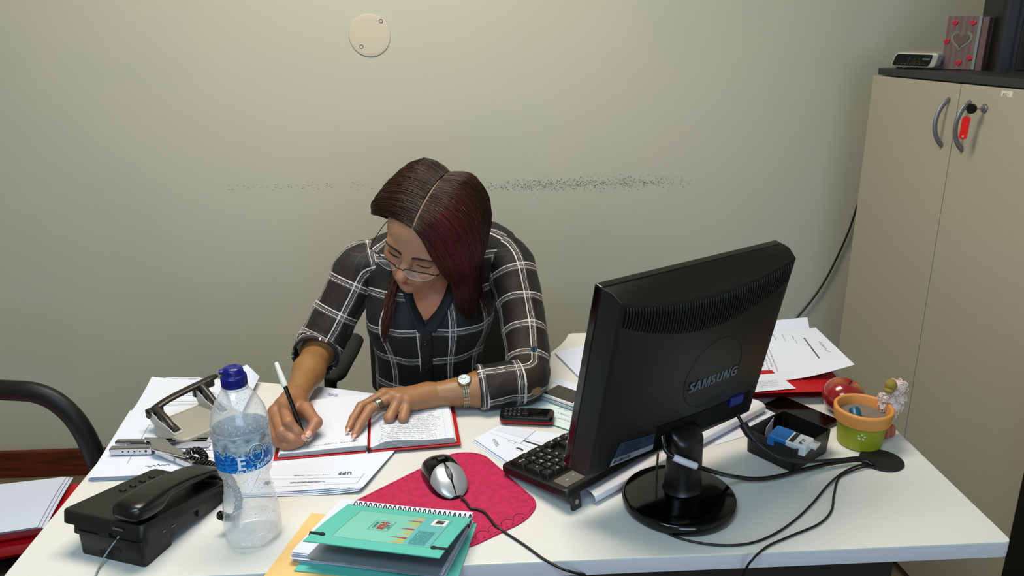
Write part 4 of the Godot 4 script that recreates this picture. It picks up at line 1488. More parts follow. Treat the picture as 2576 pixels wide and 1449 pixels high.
func mouse_and_pad() -> void:
	var pink := StandardMaterial3D.new()
	pink.albedo_texture = noise(0.02, 21, [[0.0, 0.5, 1.0], [Color(0.60, 0.03, 0.22), Color(0.69, 0.045, 0.27), Color(0.74, 0.075, 0.31)]], 512, 5)
	pink.uv1_triplanar = true
	pink.uv1_scale = Vector3.ONE * 6.0
	pink.roughness = 0.72
	pink.heightmap_enabled = true
	pink.heightmap_scale = 0.04
	pink.heightmap_texture = noise(0.15, 4, [], 256, 3)
	var o: Vector3 = Vector3(-0.0673, 0.75, -1.1234)
	var pts := [Vector3(-0.2265, 0.75, -1.103), Vector3(-0.0401, 0.75, -1.2718), Vector3(0.0138, 0.75, -1.2654), Vector3(0.1019, 0.75, -1.1032), Vector3(0.0778, 0.75, -1.0575), Vector3(-0.0216, 0.75, -0.9896), Vector3(-0.1639, 0.75, -1.0351)]
	var flat := []
	for q in pts:
		flat.append(Vector2(q.x - o.x, q.z - o.z))
	var p := thing("mouse_pad", "pink leather mouse pad with dark hand stitching under the mouse", "mouse pad", o)
	var poly := rounded(flat, 0.028, 8)
	var g := G.new()
	g.prism(poly, 0.0002, 0.003, 0.001)
	obj("leather", g, pink, p)
	# stitches along the rim and the scalloped end
	g = G.new()
	var ins := g.inset(poly, 0.0045)
	var walk := 0.0
	for k in ins.size():
		var a := ins[k]
		var b := ins[(k + 1) % ins.size()]
		var l := a.distance_to(b)
		var d := (b - a).normalized()
		while walk < l:
			var c := a + d * walk
			g.box(Vector3(c.x, 0.0031, c.y), Vector3(0.0045, 0.0008, 0.0008), 0.0002, Basis(Vector3.UP, -atan2(d.y, d.x)))
			walk += 0.011
		walk -= l
	for k in 5:
		var c := Vector2(flat[4].x, flat[4].y).lerp(Vector2(flat[5].x, flat[5].y), k / 5.0 + 0.06) + Vector2(-0.004, -0.01)
		var arc := PackedVector3Array()
		for i in 13:
			var a := PI * i / 12 + 0.5
			arc.append(Vector3(c.x + cos(a) * 0.011, 0.0031, c.y - sin(a) * 0.011))
		g.tube(arc, 0.0005, 5)
	var st := obj("stitching", g, mat(Color(0.16, 0.015, 0.05), 0.8), p)
	st.set_meta("kind", "stuff")
	# mouse
	var far: Vector3 = Vector3(-0.0761, 0.75, -1.2363)
	var near: Vector3 = Vector3(-0.0329, 0.75, -1.1234)
	var mid := (far + near) * 0.5
	var mz := (near - far).normalized()
	var m := placed("computer_mouse", "black and silver wired computer mouse on the pink pad", "computer mouse", Transform3D(Basis(Vector3.UP.cross(mz), Vector3.UP, mz), mid + Vector3.UP * 0.0032))
	var L := 0.126
	var glossy := mat(Color(0.012, 0.012, 0.013), 0.16)
	var silver := mat(Color(0.66, 0.68, 0.7), 0.3, 0.55)
	var shape := func(u: float, a: float, grow: float) -> Vector3:
		var endr := pow(maxf(0.0, 1.0 - pow(absf(2.0 * u - 1.0), 2.6)), 0.5)
		var w := 0.0352 * endr * (1.0 - 0.07 * sin(PI * u)) + grow
		var h := (0.0365 * pow(maxf(0.0, sin(PI * pow(u, 0.82) * 0.93 + 0.10)), 0.62) * (0.25 + 0.75 * endr)) + grow
		var ca := cos(a)
		var sa := sin(a)
		return Vector3(signf(ca) * pow(absf(ca), 0.8) * w, maxf(0.0, signf(sa) * pow(absf(sa), 0.75)) * h + (0.0 if sa > 0 else 0.001), (u - 0.5) * (L + grow * 2.0))
	g = G.new()
	var rows := []
	for i in 37:
		var row := PackedVector3Array()
		for k in 40:
			row.append(shape.call(0.5 - 0.5 * cos(PI * i / 36.0), TAU * k / 40, 0.0))
		rows.append(row)
	g.grid(rows, true)
	var body := obj("body", g, glossy, m)
	# silver buttons: the front part of the same shell, split along the middle
	for s in [0, 1]:
		g = G.new()
		rows = []
		for i in 25:
			var row := PackedVector3Array()
			for k in 17:
				var f := k / 16.0
				var a := lerpf(0.36, PI / 2 - 0.025, f) if s == 0 else lerpf(PI / 2 + 0.025, PI - 0.36, f)
				var side := absf(a - PI / 2) / (PI / 2)
				var start := 0.56 + 0.17 * pow(side, 1.5) - 0.02 * (1.0 - side)
				var u := lerpf(start, 0.985, i / 24.0)
				row.append(shape.call(u, a, 0.0009))
			rows.append(row)
		g.one_way(rows, Vector3.UP)
		obj("button", g, silver, m)
	g = G.new()
	var top: Vector3 = shape.call(0.70, PI / 2, 0.0)
	g.ell(top + Vector3(0, -0.0002, 0), Vector3(0.0058, 0.0022, 0.0165), Basis(Vector3.RIGHT, 0.35), 20)
	obj("wheel_bezel", g, mat(Color(0.12, 0.12, 0.12), 0.4), m)
	g = G.new()
	g.xf = Transform3D(Basis(Vector3.RIGHT, 0.35) * Basis(Vector3.BACK, PI / 2), top + Vector3(0, -0.004, 0))
	g.lathe(PackedVector2Array([Vector2(0, -0.004), Vector2(0.008, -0.004), Vector2(0.0092, -0.002), Vector2(0.0092, 0.002), Vector2(0.008, 0.004), Vector2(0, 0.004)]), 28)
	obj("wheel", g, mat(Color(0.42, 0.42, 0.42), 0.6), m)
	var lp: Vector3 = shape.call(0.42, PI / 2, 0.0006)
	g = G.new()
	g.box(lp, Vector3(0.0115, 0.0006, 0.0065), 0.0002)
	var badge := obj("badge", g, mat(Color(0.4, 0.39, 0.38), 0.4, 0.4), m)
	text("hp", 0.0055, mat(Color(0.02, 0.02, 0.02), 0.4), Transform3D(Basis(Vector3(-1, 0, 0), Vector3(0, 0, 1), Vector3(0, 1, 0)), lp + Vector3(0, 0.0004, -0.001)), badge, "lettering", 0.0003, true, 0.0, 1.0, true)
	g = G.new()
	var inv := m.transform.affine_inverse()
	var pth := []
	for q in [Vector3(-0.0262, 0.758, -1.12), Vector3(-0.0171, 0.757, -1.1074), Vector3(-0.0102, 0.7558, -1.0911), Vector3(0.0005, 0.7556, -1.0874), Vector3(0.0142, 0.7556, -1.0747), Vector3(0.0281, 0.7554, -1.0429), Vector3(0.041, 0.7525, -1.0301), Vector3(0.0702, 0.7525, -0.9952), Vector3(0.0967, 0.7525, -0.9605), Vector3(0.1186, 0.7525, -0.9397), Vector3(0.1291, 0.753, -0.9324), Vector3(0.1415, 0.738, -0.9461), Vector3(0.1589, 0.72, -0.964), Vector3(0.1794, 0.69, -0.9947)]:
		pth.append(inv * q)
	g.tube(smooth_path(pth, 8), 0.0021, 8)
	obj("cord", g, mat(Color(0.025, 0.025, 0.028), 0.5), m)


func spiral_notebook() -> void:
	# thick bundle on the envelope: white papers, grey folder, teal cover held open a little
	var a: Vector3 = Vector3(-0.196, 0.784, -1.0684)
	var b: Vector3 = Vector3(-0.0118, 0.784, -1.0212)
	var x := (b - a).normalized()
	var t := Transform3D(Basis(x, Vector3.UP, x.cross(Vector3.UP)), Vector3(a.x, DESK, a.z))
	var W := a.distance_to(b)
	var p := placed("spiral_notebook", "teal spiral bound diary stuffed with papers in front of the mouse pad", "notebook", t)
	var inv := t.affine_inverse()
	var n0 := inv * (Vector3(-0.2428, 0.81, -0.9493))
	var n1 := inv * (Vector3(-0.0519, 0.81, -0.8999))
	var teal := Color(0.34, 0.71, 0.655)
	var white := mat(Color(0.81, 0.83, 0.89), 0.8)
	# cover
	var im := page(560, 420, teal)
	im.fill_rect(Rect2i(88, 62, 406, 290), Color(0.46, 0.74, 0.69))
	im.fill_rect(Rect2i(380, 62, 114, 290), Color(0.38, 0.68, 0.68))
	for k in 58:
		var c := Color(0.1, 0.2, 0.18) if k % 3 else Color(0.5, 0.3, 0.3)
		line(im, Vector2(88 + k * 7, 62), Vector2(91 + k * 7, 62), c, 2.0)
		line(im, Vector2(88 + k * 7, 352), Vector2(91 + k * 7, 352), c, 2.0)
		if k < 41:
			line(im, Vector2(88, 62 + k * 7), Vector2(88, 66 + k * 7), c, 2.0)
			line(im, Vector2(494, 62 + k * 7), Vector2(494, 66 + k * 7), c, 2.0)
	for q in [[Vector2(196, 150), Vector2(280, 150)], [Vector2(280, 150), Vector2(280, 250)], [Vector2(280, 250), Vector2(196, 250)], [Vector2(196, 250), Vector2(196, 150)]]:
		line(im, q[0], q[1], Color(0.1, 0.24, 0.22), 2.0)
	var rng := RandomNumberGenerator.new()
	rng.seed = 9
	for k in 12:
		scribble(im, Vector2(402 + k * 6, 340), Vector2(402 + k * 6, 205), 3, Color(0.08, 0.35, 0.4, 0.7), rng)
	# a plain festive border of little coloured wedges
	for k in 13:
		var y := 72 + k * 22
		var l := rng.randf_range(36, 74)
		var c: Color = [Color(0.75, 0.62, 0.33), Color(0.7, 0.66, 0.55), Color(0.62, 0.25, 0.2), Color(0.7, 0.68, 0.2)][k % 4]
		for i in int(l):
			line(im, Vector2(378 - i, y - (1.0 - i / l) * 8), Vector2(378 - i, y + (1.0 - i / l) * 8), c, 1.0)
	var tilt := 0.008
	var g := G.new()
	g.sheet(func(u: float, v: float) -> Vector3:
		var q0 := Vector3(-0.004, 0.034 - tilt * 0.0, -0.004).lerp(Vector3(W + 0.004, 0.034, -0.004), u)
		return q0.lerp(n0.lerp(n1, u), v) + Vector3.UP * 0.002 * sin(PI * v), 10, 10, 0.0018)
	for i in g.uv.size():
		if g.uv[i] == Vector2(0.004, 0.004):
			g.uv[i] = Vector2(0.02, 0.02)
	var cover := obj("cover", g, print_on(im, 0.55), p)
	var cx := (n1 - n0).normalized()
	var cz := (n0 - Vector3(-0.004, 0.034, -0.004)).normalized()
	var cn := cz.cross(cx).normalized()
	var on := func(u: float, v: float) -> Vector3:
		return Vector3(-0.004, 0.034, -0.004).lerp(Vector3(W + 0.004, 0.034, -0.004), u).lerp(n0.lerp(n1, u), v) + Vector3.UP * 0.002 * sin(PI * v) + cn * 0.0003
	var tb := Basis(-cz, -cx, cn).orthonormalized()
	text("MACA", 0.0058, mat(Color(0.72, 0.16, 0.13), 0.6), Transform3D(tb, on.call(0.415, 0.476)), cover, "lettering", 0.0003, true, 0.0, 1.08)
	text("NUDO", 0.0058, mat(Color(0.72, 0.16, 0.13), 0.6), Transform3D(tb, on.call(0.447, 0.476)), cover, "lettering", 0.0003, true, 0.0, 1.08)
	text("2017", 0.006, mat(Color(0.12, 0.33, 0.3), 0.6), Transform3D(tb, on.call(0.478, 0.476)), cover, "lettering", 0.0003, false, 0.0, 1.1)
	text("LINIERS", 0.004, mat(Color(0.18, 0.45, 0.42), 0.6), Transform3D(tb, on.call(0.378, 0.476)), cover, "lettering", 0.0003, false, 0.0, 1.1)
	g = G.new()
	var bar := page(96, 72, Color(0.86, 0.87, 0.88))
	for k in 26:
		if rng.randf() < 0.75:
			line(bar, Vector2(22, 10 + k * 2), Vector2(74, 10 + k * 2), Color(0.1, 0.12, 0.14), 1.5)
	g.sheet(func(u: float, v: float) -> Vector3: return on.call(lerpf(0.755, 0.865, u), lerpf(0.165, 0.33, v)) + cn * 0.0002, 1, 1, 0.0002)
	obj("barcode_sticker", g, print_on(bar, 0.6), cover)
	# elastic ends
	for s in [[0.0, 0.085], [1.0, 0.915]]:
		g = G.new()
		g.tube(PackedVector3Array([on.call(s[0], 0.83) + cn * -0.004 + cx * (-0.003 if s[0] < 0.5 else 0.003), on.call(s[0], 0.83) + cn * 0.001 + cx * (-0.002 if s[0] < 0.5 else 0.002), on.call(s[1], 0.835) + cn * 0.001]), 0.0021, 8, 0.6)
		g.ell(on.call(s[1], 0.835) + cn * 0.001, Vector3(0.0045, 0.0016, 0.0035), Basis.IDENTITY, 12)
		obj("elastic", g, mat(Color(0.012, 0.012, 0.012), 0.7), cover)
	# wire spiral
	var wire := mat(Color(0.015, 0.015, 0.018), 0.4)
	for k in 24:
		g = G.new()
		var u := lerpf(0.045, 0.97, k / 23.0)
		var c := Vector3(-0.004, 0.026, -0.0065).lerp(Vector3(W + 0.004, 0.026, -0.0065), u)
		var loop := PackedVector3Array()
		for i in 17:
			var an := TAU * i / 16
			loop.append(c + Vector3(sin(an) * 0.001 + 0.0015 * (i / 16.0), sin(an) * 0.0105, cos(an) * 0.0085))
		g.tube(loop, 0.0009, 6)
		obj("ring", g, wire, p)
	# pages, folder and loose sheets below the cover
	var under: Array = [inv * (Vector3(-0.2192, 0.75, -1.1047)), inv * (Vector3(-0.005, 0.75, -1.0547)), inv * (Vector3(-0.0477, 0.75, -0.9264)), inv * (Vector3(-0.2733, 0.75, -0.9788))]
	for k in 9:
		var j := Vector3(rng.randf_range(-0.003, 0.003), 0, rng.randf_range(-0.003, 0.003))
		g = G.new()
		g.sheet(func(u: float, v: float) -> Vector3:
			var q: Vector3 = (under[0] as Vector3).lerp(under[1], u).lerp((under[3] as Vector3).lerp(under[2], u), v)
			q.x = lerpf(q.x, W * 0.5, 0.02)
			return Vector3(q.x, 0, q.z) + j + Vector3.UP * (0.0038 + 0.0021 * k * (1.0 - 0.15 * v) + 0.001 * sin(u * 5.0 + k)), 10, 6, 0.0006)
		obj("sheet", g, white if k % 3 else mat(Color(0.76, 0.77, 0.83), 0.8), p)
	g = G.new()
	var fo: Array = [inv * (Vector3(-0.1955, 0.772, -1.0669)), inv * (Vector3(-0.0121, 0.772, -1.0262)), inv * (Vector3(-0.0564, 0.771, -0.9118)), inv * (Vector3(-0.2458, 0.771, -0.9641))]
	g.sheet(func(u: float, v: float) -> Vector3: return (fo[0] as Vector3).lerp(fo[1], u).lerp((fo[3] as Vector3).lerp(fo[2], u), v), 6, 6, 0.0012)
	obj("inner_folder", g, mat(Color(0.45, 0.47, 0.5), 0.35), p)
	g = G.new()
	var bk: Array = [inv * (Vector3(-0.216, 0.75, -1.1045)), inv * (Vector3(-0.0001, 0.75, -1.0523)), inv * (Vector3(-0.0325, 0.75, -0.9107)), inv * (Vector3(-0.2625, 0.75, -0.9589))]
	g.sheet(func(u: float, v: float) -> Vector3: return (bk[0] as Vector3).lerp(bk[1], u).lerp((bk[3] as Vector3).lerp(bk[2], u), v) * Vector3(1, 0, 1) + Vector3.UP * 0.0036, 4, 4, 0.0014)
	obj("back_cover", g, mat(teal, 0.55), p)


func mobile_phones() -> void:
	var black := mat(Color(0.012, 0.011, 0.011), 0.18)
	# candy-bar phone
	var a: Vector3 = Vector3(0.0491, 0.75, -1.3664)
	var b: Vector3 = Vector3(0.1493, 0.75, -1.3517)
	var t := axes(b - a, (a + b) * 0.5 + Vector3(0, 0.0052, 0))
	var p := placed("keypad_phone", "small black keypad mobile phone with red side band", "mobile phone", t)
	p.translate_object_local(Vector3(0, 0, -0.0225))
	var ol := rounded(rect(0.106, 0.044), 0.014, 7)
	var g := G.new(); g.prism(ol, 0.0, 0.009, 0.002, Rect2(0, 0, 1, 1), true); obj("back_shell", g, mat(Color(0.6, 0.012, 0.05), 0.3), p)
	g = G.new(); g.prism(ol, 0.0055, 0.0145, 0.0035); obj("front_shell", g, black, p)
	g = G.new(); g.box(Vector3(0.026, 0.0145, 0), Vector3(0.036, 0.0006, 0.029), 0.0002); obj("screen", g, mat(Color(0.035, 0.04, 0.042), 0.08), p)
	for c in 4:
		for r in 3:
			g = G.new()
			g.box(Vector3(-0.041 + c * 0.0085, 0.0148, -0.0125 + r * 0.0115), Vector3(0.0068, 0.001, 0.0095), 0.0004)
			var key := obj("key", g, mat(Color(0.02, 0.02, 0.02), 0.3), p)
			text(["1", "2", "3", "4", "5", "6", "7", "8", "9", "*", "0", "#"][r + (3 - c) * 3 if false else c * 3 + r], 0.0036, mat(Color(0.62, 0.6, 0.58), 0.5), Transform3D(Basis(Vector3(0, 0, 1), Vector3(1, 0, 0), Vector3.UP) * Basis(Vector3.BACK, PI) if false else Basis(Vector3(0, 0, -1), Vector3(-1, 0, 0), Vector3.UP), Vector3(-0.041 + c * 0.0085, 0.0154, -0.0125 + r * 0.0115)), key, "lettering", 0.0002)
	g = G.new(); g.box(Vector3(-0.003, 0.0148, 0), Vector3(0.011, 0.001, 0.013), 0.0004); obj("navigation_key", g, mat(Color(0.05, 0.03, 0.03), 0.3), p)
	text("SAMSUNG", 0.003, mat(Color(0.45, 0.22, 0.16), 0.5), Transform3D(Basis(Vector3(0, 0, -1), Vector3(-1, 0, 0), Vector3.UP), Vector3(0.0475, 0.0147, 0)), p, "lettering", 0.0002)
	# white smartphone in its opened case
	a = Vector3(0.1296, 0.754, -1.4694)
	b = Vector3(0.1929, 0.754, -1.411)
	t = axes(b - a, a)
	p = placed("white_smartphone", "white smartphone with grey screen lying near the woman's elbow", "mobile phone", t)
	ol = rounded([Vector2(0, 0), Vector2(0.108, 0), Vector2(0.108, -0.058), Vector2(0, -0.058)], 0.009, 6)
	g = G.new(); g.prism(ol, 0.0005, 0.0075, 0.002, Rect2(0, 0, 1, 1), true); obj("case", g, mat(Color(0.62, 0.66, 0.7), 0.4), p)
	g = G.new(); g.prism(g.inset(ol, 0.0015), 0.0076, 0.0155, 0.0025, Rect2(0, 0, 1, 1), true); var ph := obj("body", g, mat(Color(0.84, 0.84, 0.83), 0.25), p)
	g = G.new(); g.box(Vector3(0.05, 0.0155, -0.029), Vector3(0.072, 0.0006, 0.05), 0.0002); obj("screen", g, mat(Color(0.2, 0.18, 0.155), 0.06), p)
	g = G.new(); g.box(Vector3(0.098, 0.0156, -0.029), Vector3(0.004, 0.0007, 0.015), 0.0003); obj("home_button", g, mat(Color(0.5, 0.5, 0.5), 0.3), ph)
	# black smartphone
	a = Vector3(0.5777, 0.75, -1.4057)
	b = Vector3(0.6474, 0.75, -1.2976)
	t = axes(b - a, a)
	p = placed("black_smartphone", "black smartphone lying beside the red apple", "mobile phone", t)
	ol = rounded([Vector2(0, 0), Vector2(0.132, 0), Vector2(0.132, -0.066), Vector2(0, -0.066)], 0.008, 6)
	g = G.new(); g.prism(ol, 0.0006, 0.0085, 0.0025, Rect2(0, 0, 1, 1), true); obj("body", g, mat(Color(0.03, 0.027, 0.022), 0.3), p)
	g = G.new(); g.prism(g.inset(ol, 0.0022), 0.008, 0.0092, 0.0004); obj("glass", g, mat(Color(0.022, 0.018, 0.012), 0.12), p)
	g = G.new(); g.prism(g.inset(ol, 0.0005), 0.0040, 0.0052, 0.0); obj("rim", g, mat(Color(0.16, 0.15, 0.13), 0.3, 0.7), p)


func apple_and_pot() -> void:
	# apple
	var at: Vector3 = Vector3(0.7203, 0.75, -1.3772)
	var p := thing("apple", "shiny red apple with yellow blush behind the flower pot", "apple", at)
	p.rotation = Vector3(0.12, 0.4, -0.16)
	var g := G.new()
	var rows := []
	var f := FastNoiseLite.new()
	f.frequency = 2.0
	f.seed = 2
	var v0 := 0
	for i in 33:
		var th := PI * i / 32
		var row := PackedVector3Array()
		for k in 40:
			var a := TAU * k / 40
			var r := 0.0405 * (1.0 + 0.045 * cos(th) + 0.018 * cos(5.0 * a) * sin(th) * maxf(0.0, -cos(th)))
			var y := cos(th) * r * 0.92
			var dip := exp(-pow(sin(th) / 0.30, 2.0))
			y -= (0.0125 * dip if th < PI / 2 else -0.008 * dip)
			row.append(Vector3(sin(th) * r * cos(a), 0.0355 + y, sin(th) * r * sin(a)))
		rows.append(row)
	g.grid(rows, true)
	for i in g.v.size():
		var d := (g.v[i] - Vector3(0, 0.036, 0)).normalized()
		var streak := f.get_noise_3d(d.x * 6.0, d.y * 0.8, d.z * 6.0)
		var yel := clampf(0.9 * exp(-pow((d - Vector3(0.42, 0.78, 0.45).normalized()).length() / 0.36, 2.0)) + 0.65 * exp(-pow((d - Vector3(-0.35, 0.85, -0.3).normalized()).length() / 0.34, 2.0)) + streak * 0.22, 0.0, 1.0)
		g.c[i] = Color(0.24, 0.010, 0.012).lerp(Color(0.42, 0.17, 0.025), yel)
	obj("flesh", g, mat(Color.WHITE, 0.2, 0.0, {"vertex_color_use_as_albedo": true, "clearcoat_enabled": true, "clearcoat": 0.5, "clearcoat_roughness": 0.1}), p)
	g = G.new()
	g.tube(smooth_path([Vector3(0, 0.052, 0), Vector3(0.001, 0.062, 0.001), Vector3(0.005, 0.072, 0.002)], 4), PackedFloat32Array([0.0013, 0.0012, 0.0012, 0.0012, 0.0012, 0.0012, 0.0013, 0.0015, 0.0017]), 8)
	obj("stem", g, mat(Color(0.08, 0.04, 0.02), 0.8), p)
	# flower pot with a woolly figure on its side
	at = Vector3(0.7076, 0.75, -1.2595)
	var pot := thing("flower_pot", "small green painted clay pot with orange rim and woolly figure", "flower pot", at)
	var clay := mat(Color(0.80, 0.53, 0.25), 0.55)
	g = G.new()
	g.lathe(PackedVector2Array([Vector2(0, 0.0005), Vector2(0.0365, 0.0005), Vector2(0.0385, 0.003), Vector2(0.0435, 0.05), Vector2(0.0435, 0.054)]), 48)
	var body := obj("body", g, mat(Color(0.54, 0.56, 0.06), 0.5), pot)
	g = G.new()
	g.lathe(PackedVector2Array([Vector2(0.043, 0.047), Vector2(0.0465, 0.0475), Vector2(0.049, 0.05), Vector2(0.0515, 0.07), Vector2(0.0515, 0.0735), Vector2(0.0495, 0.0758), Vector2(0.0465, 0.0755), Vector2(0.0445, 0.073), Vector2(0.0425, 0.052), Vector2(0.043, 0.047)]), 48)
	obj("rim", g, clay, pot)
	g = G.new()
	g.lathe(PackedVector2Array([Vector2(0, 0.0565), Vector2(0.03, 0.057), Vector2(0.0428, 0.0575)]), 40)
	obj("filling", g, mat(Color(0.45, 0.40, 0.37), 0.9), pot)
	var cam_dir := Vector3(-0.5, 0, 0.86).normalized()
	for k in 5:
		g = G.new()
		var an := TAU * k / 5 + 0.3
		var side := Vector3.UP.cross(cam_dir)
		var c := cam_dir * 0.0413 + Vector3(0, 0.0325, 0) + side * (0.004 + cos(an) * 0.0052) + Vector3.UP * sin(an) * 0.0045
		c = Vector3(c.x, c.y, c.z) * Vector3(1, 1, 1)
		g.ell(c, Vector3(0.0022, 0.0017, 0.0022), Basis.IDENTITY, 10)
		obj("petal", g, mat(Color(0.82, 0.8, 0.72), 0.6), body)
	# small teal roll with a metal end lying in the pot
	var roll := thing("teal_trinket", "small teal and silver trinket lying inside the flower pot", "trinket", at + Vector3(-0.018, 0.0615, 0.008))
	roll.rotation = Vector3(0.45, -0.25, 0)
	g = G.new(); g.xf.basis = Basis(Vector3.RIGHT, PI / 2)
	g.lathe(PackedVector2Array([Vector2(0, -0.013), Vector2(0.009, -0.013), Vector2(0.0098, -0.012), Vector2(0.0098, 0.008), Vector2(0, 0.008)]), 24); obj("body", g, mat(Color(0.02, 0.30, 0.38), 0.35), roll)
	g = G.new(); g.xf.basis = Basis(Vector3.RIGHT, PI / 2)
	g.lathe(PackedVector2Array([Vector2(0.0068, 0.008), Vector2(0.0088, 0.008), Vector2(0.0092, 0.011), Vector2(0.0072, 0.012), Vector2(0.0068, 0.008)]), 24); obj("end_ring", g, mat(Color(0.6, 0.6, 0.62), 0.25, 0.9), roll)
	# the woolly figure clings to the pot's far right side
	var wool := StandardMaterial3D.new()
	wool.albedo_color = Color(0.84, 0.75, 0.72)
	wool.roughness = 0.95
	wool.rim_enabled = true
	wool.rim = 0.6
	var rng := RandomNumberGenerator.new()
	rng.seed = 23
	var fg := Vector3(0.052, 0, -0.018)
	g = G.new()
	var lumps := [[Vector3(0.004, 0.052, 0), 0.017], [Vector3(0.012, 0.066, 0), 0.018], [Vector3(0.004, 0.078, 0.002), 0.014], [Vector3(0.014, 0.088, -0.002), 0.013], [Vector3(0.022, 0.1, -0.004), 0.014], [Vector3(0.013, 0.104, -0.004), 0.012], [Vector3(-0.008, 0.082, 0.004), 0.010], [Vector3(0.02, 0.078, 0.002), 0.013], [Vector3(-0.006, 0.066, 0.006), 0.011]]
	for l in lumps:
		g.ell(fg + l[0], Vector3.ONE * (l[1] as float) * 0.86, Basis.IDENTITY, 14)
		for k in 30:
			var d := Vector3(rng.randfn(), rng.randfn(), rng.randfn()).normalized()
			var c: Vector3 = fg + l[0] + d * (l[1] as float) * 0.86
			var e := d.cross(Vector3(rng.randfn(), rng.randfn(), rng.randfn())).normalized()
			var curl := PackedVector3Array()
			for i in 8:
				var an := TAU * i / 7 * 0.95
				curl.append(c + (e * cos(an) + d * (sin(an) * 0.8 + 0.25)) * 0.0032)
			g.tube(curl, 0.0010, 5)
	obj("wool_coat", g, wool, pot)
	g = G.new()
	g.ell(fg + Vector3(0, 0.1085, 0.004), Vector3(0.0105, 0.0115, 0.0105), Basis.IDENTITY, 18)
	g.ell(fg + Vector3(-0.004, 0.1, 0.008), Vector3(0.009, 0.005, 0.008), Basis.IDENTITY, 14)
	obj("hood", g, mat(Color(0.52, 0.45, 0.16), 0.8), pot)
	g = G.new()
	g.ell(fg + Vector3(0.006, 0.036, 0), Vector3(0.012, 0.012, 0.011), Basis.IDENTITY, 14)
	obj("skirt", g, mat(Color(0.82, 0.79, 0.78), 0.8), pot)
	for s in [0, 1]:
		g = G.new()
		g.ell(fg + Vector3(0.004 + s * 0.011, 0.014, 0.008 - s * 0.004), Vector3(0.0075, 0.0135, 0.009), Basis.IDENTITY, 14)
		obj("leg", g, mat(Color(0.66, 0.36, 0.27), 0.7), pot)


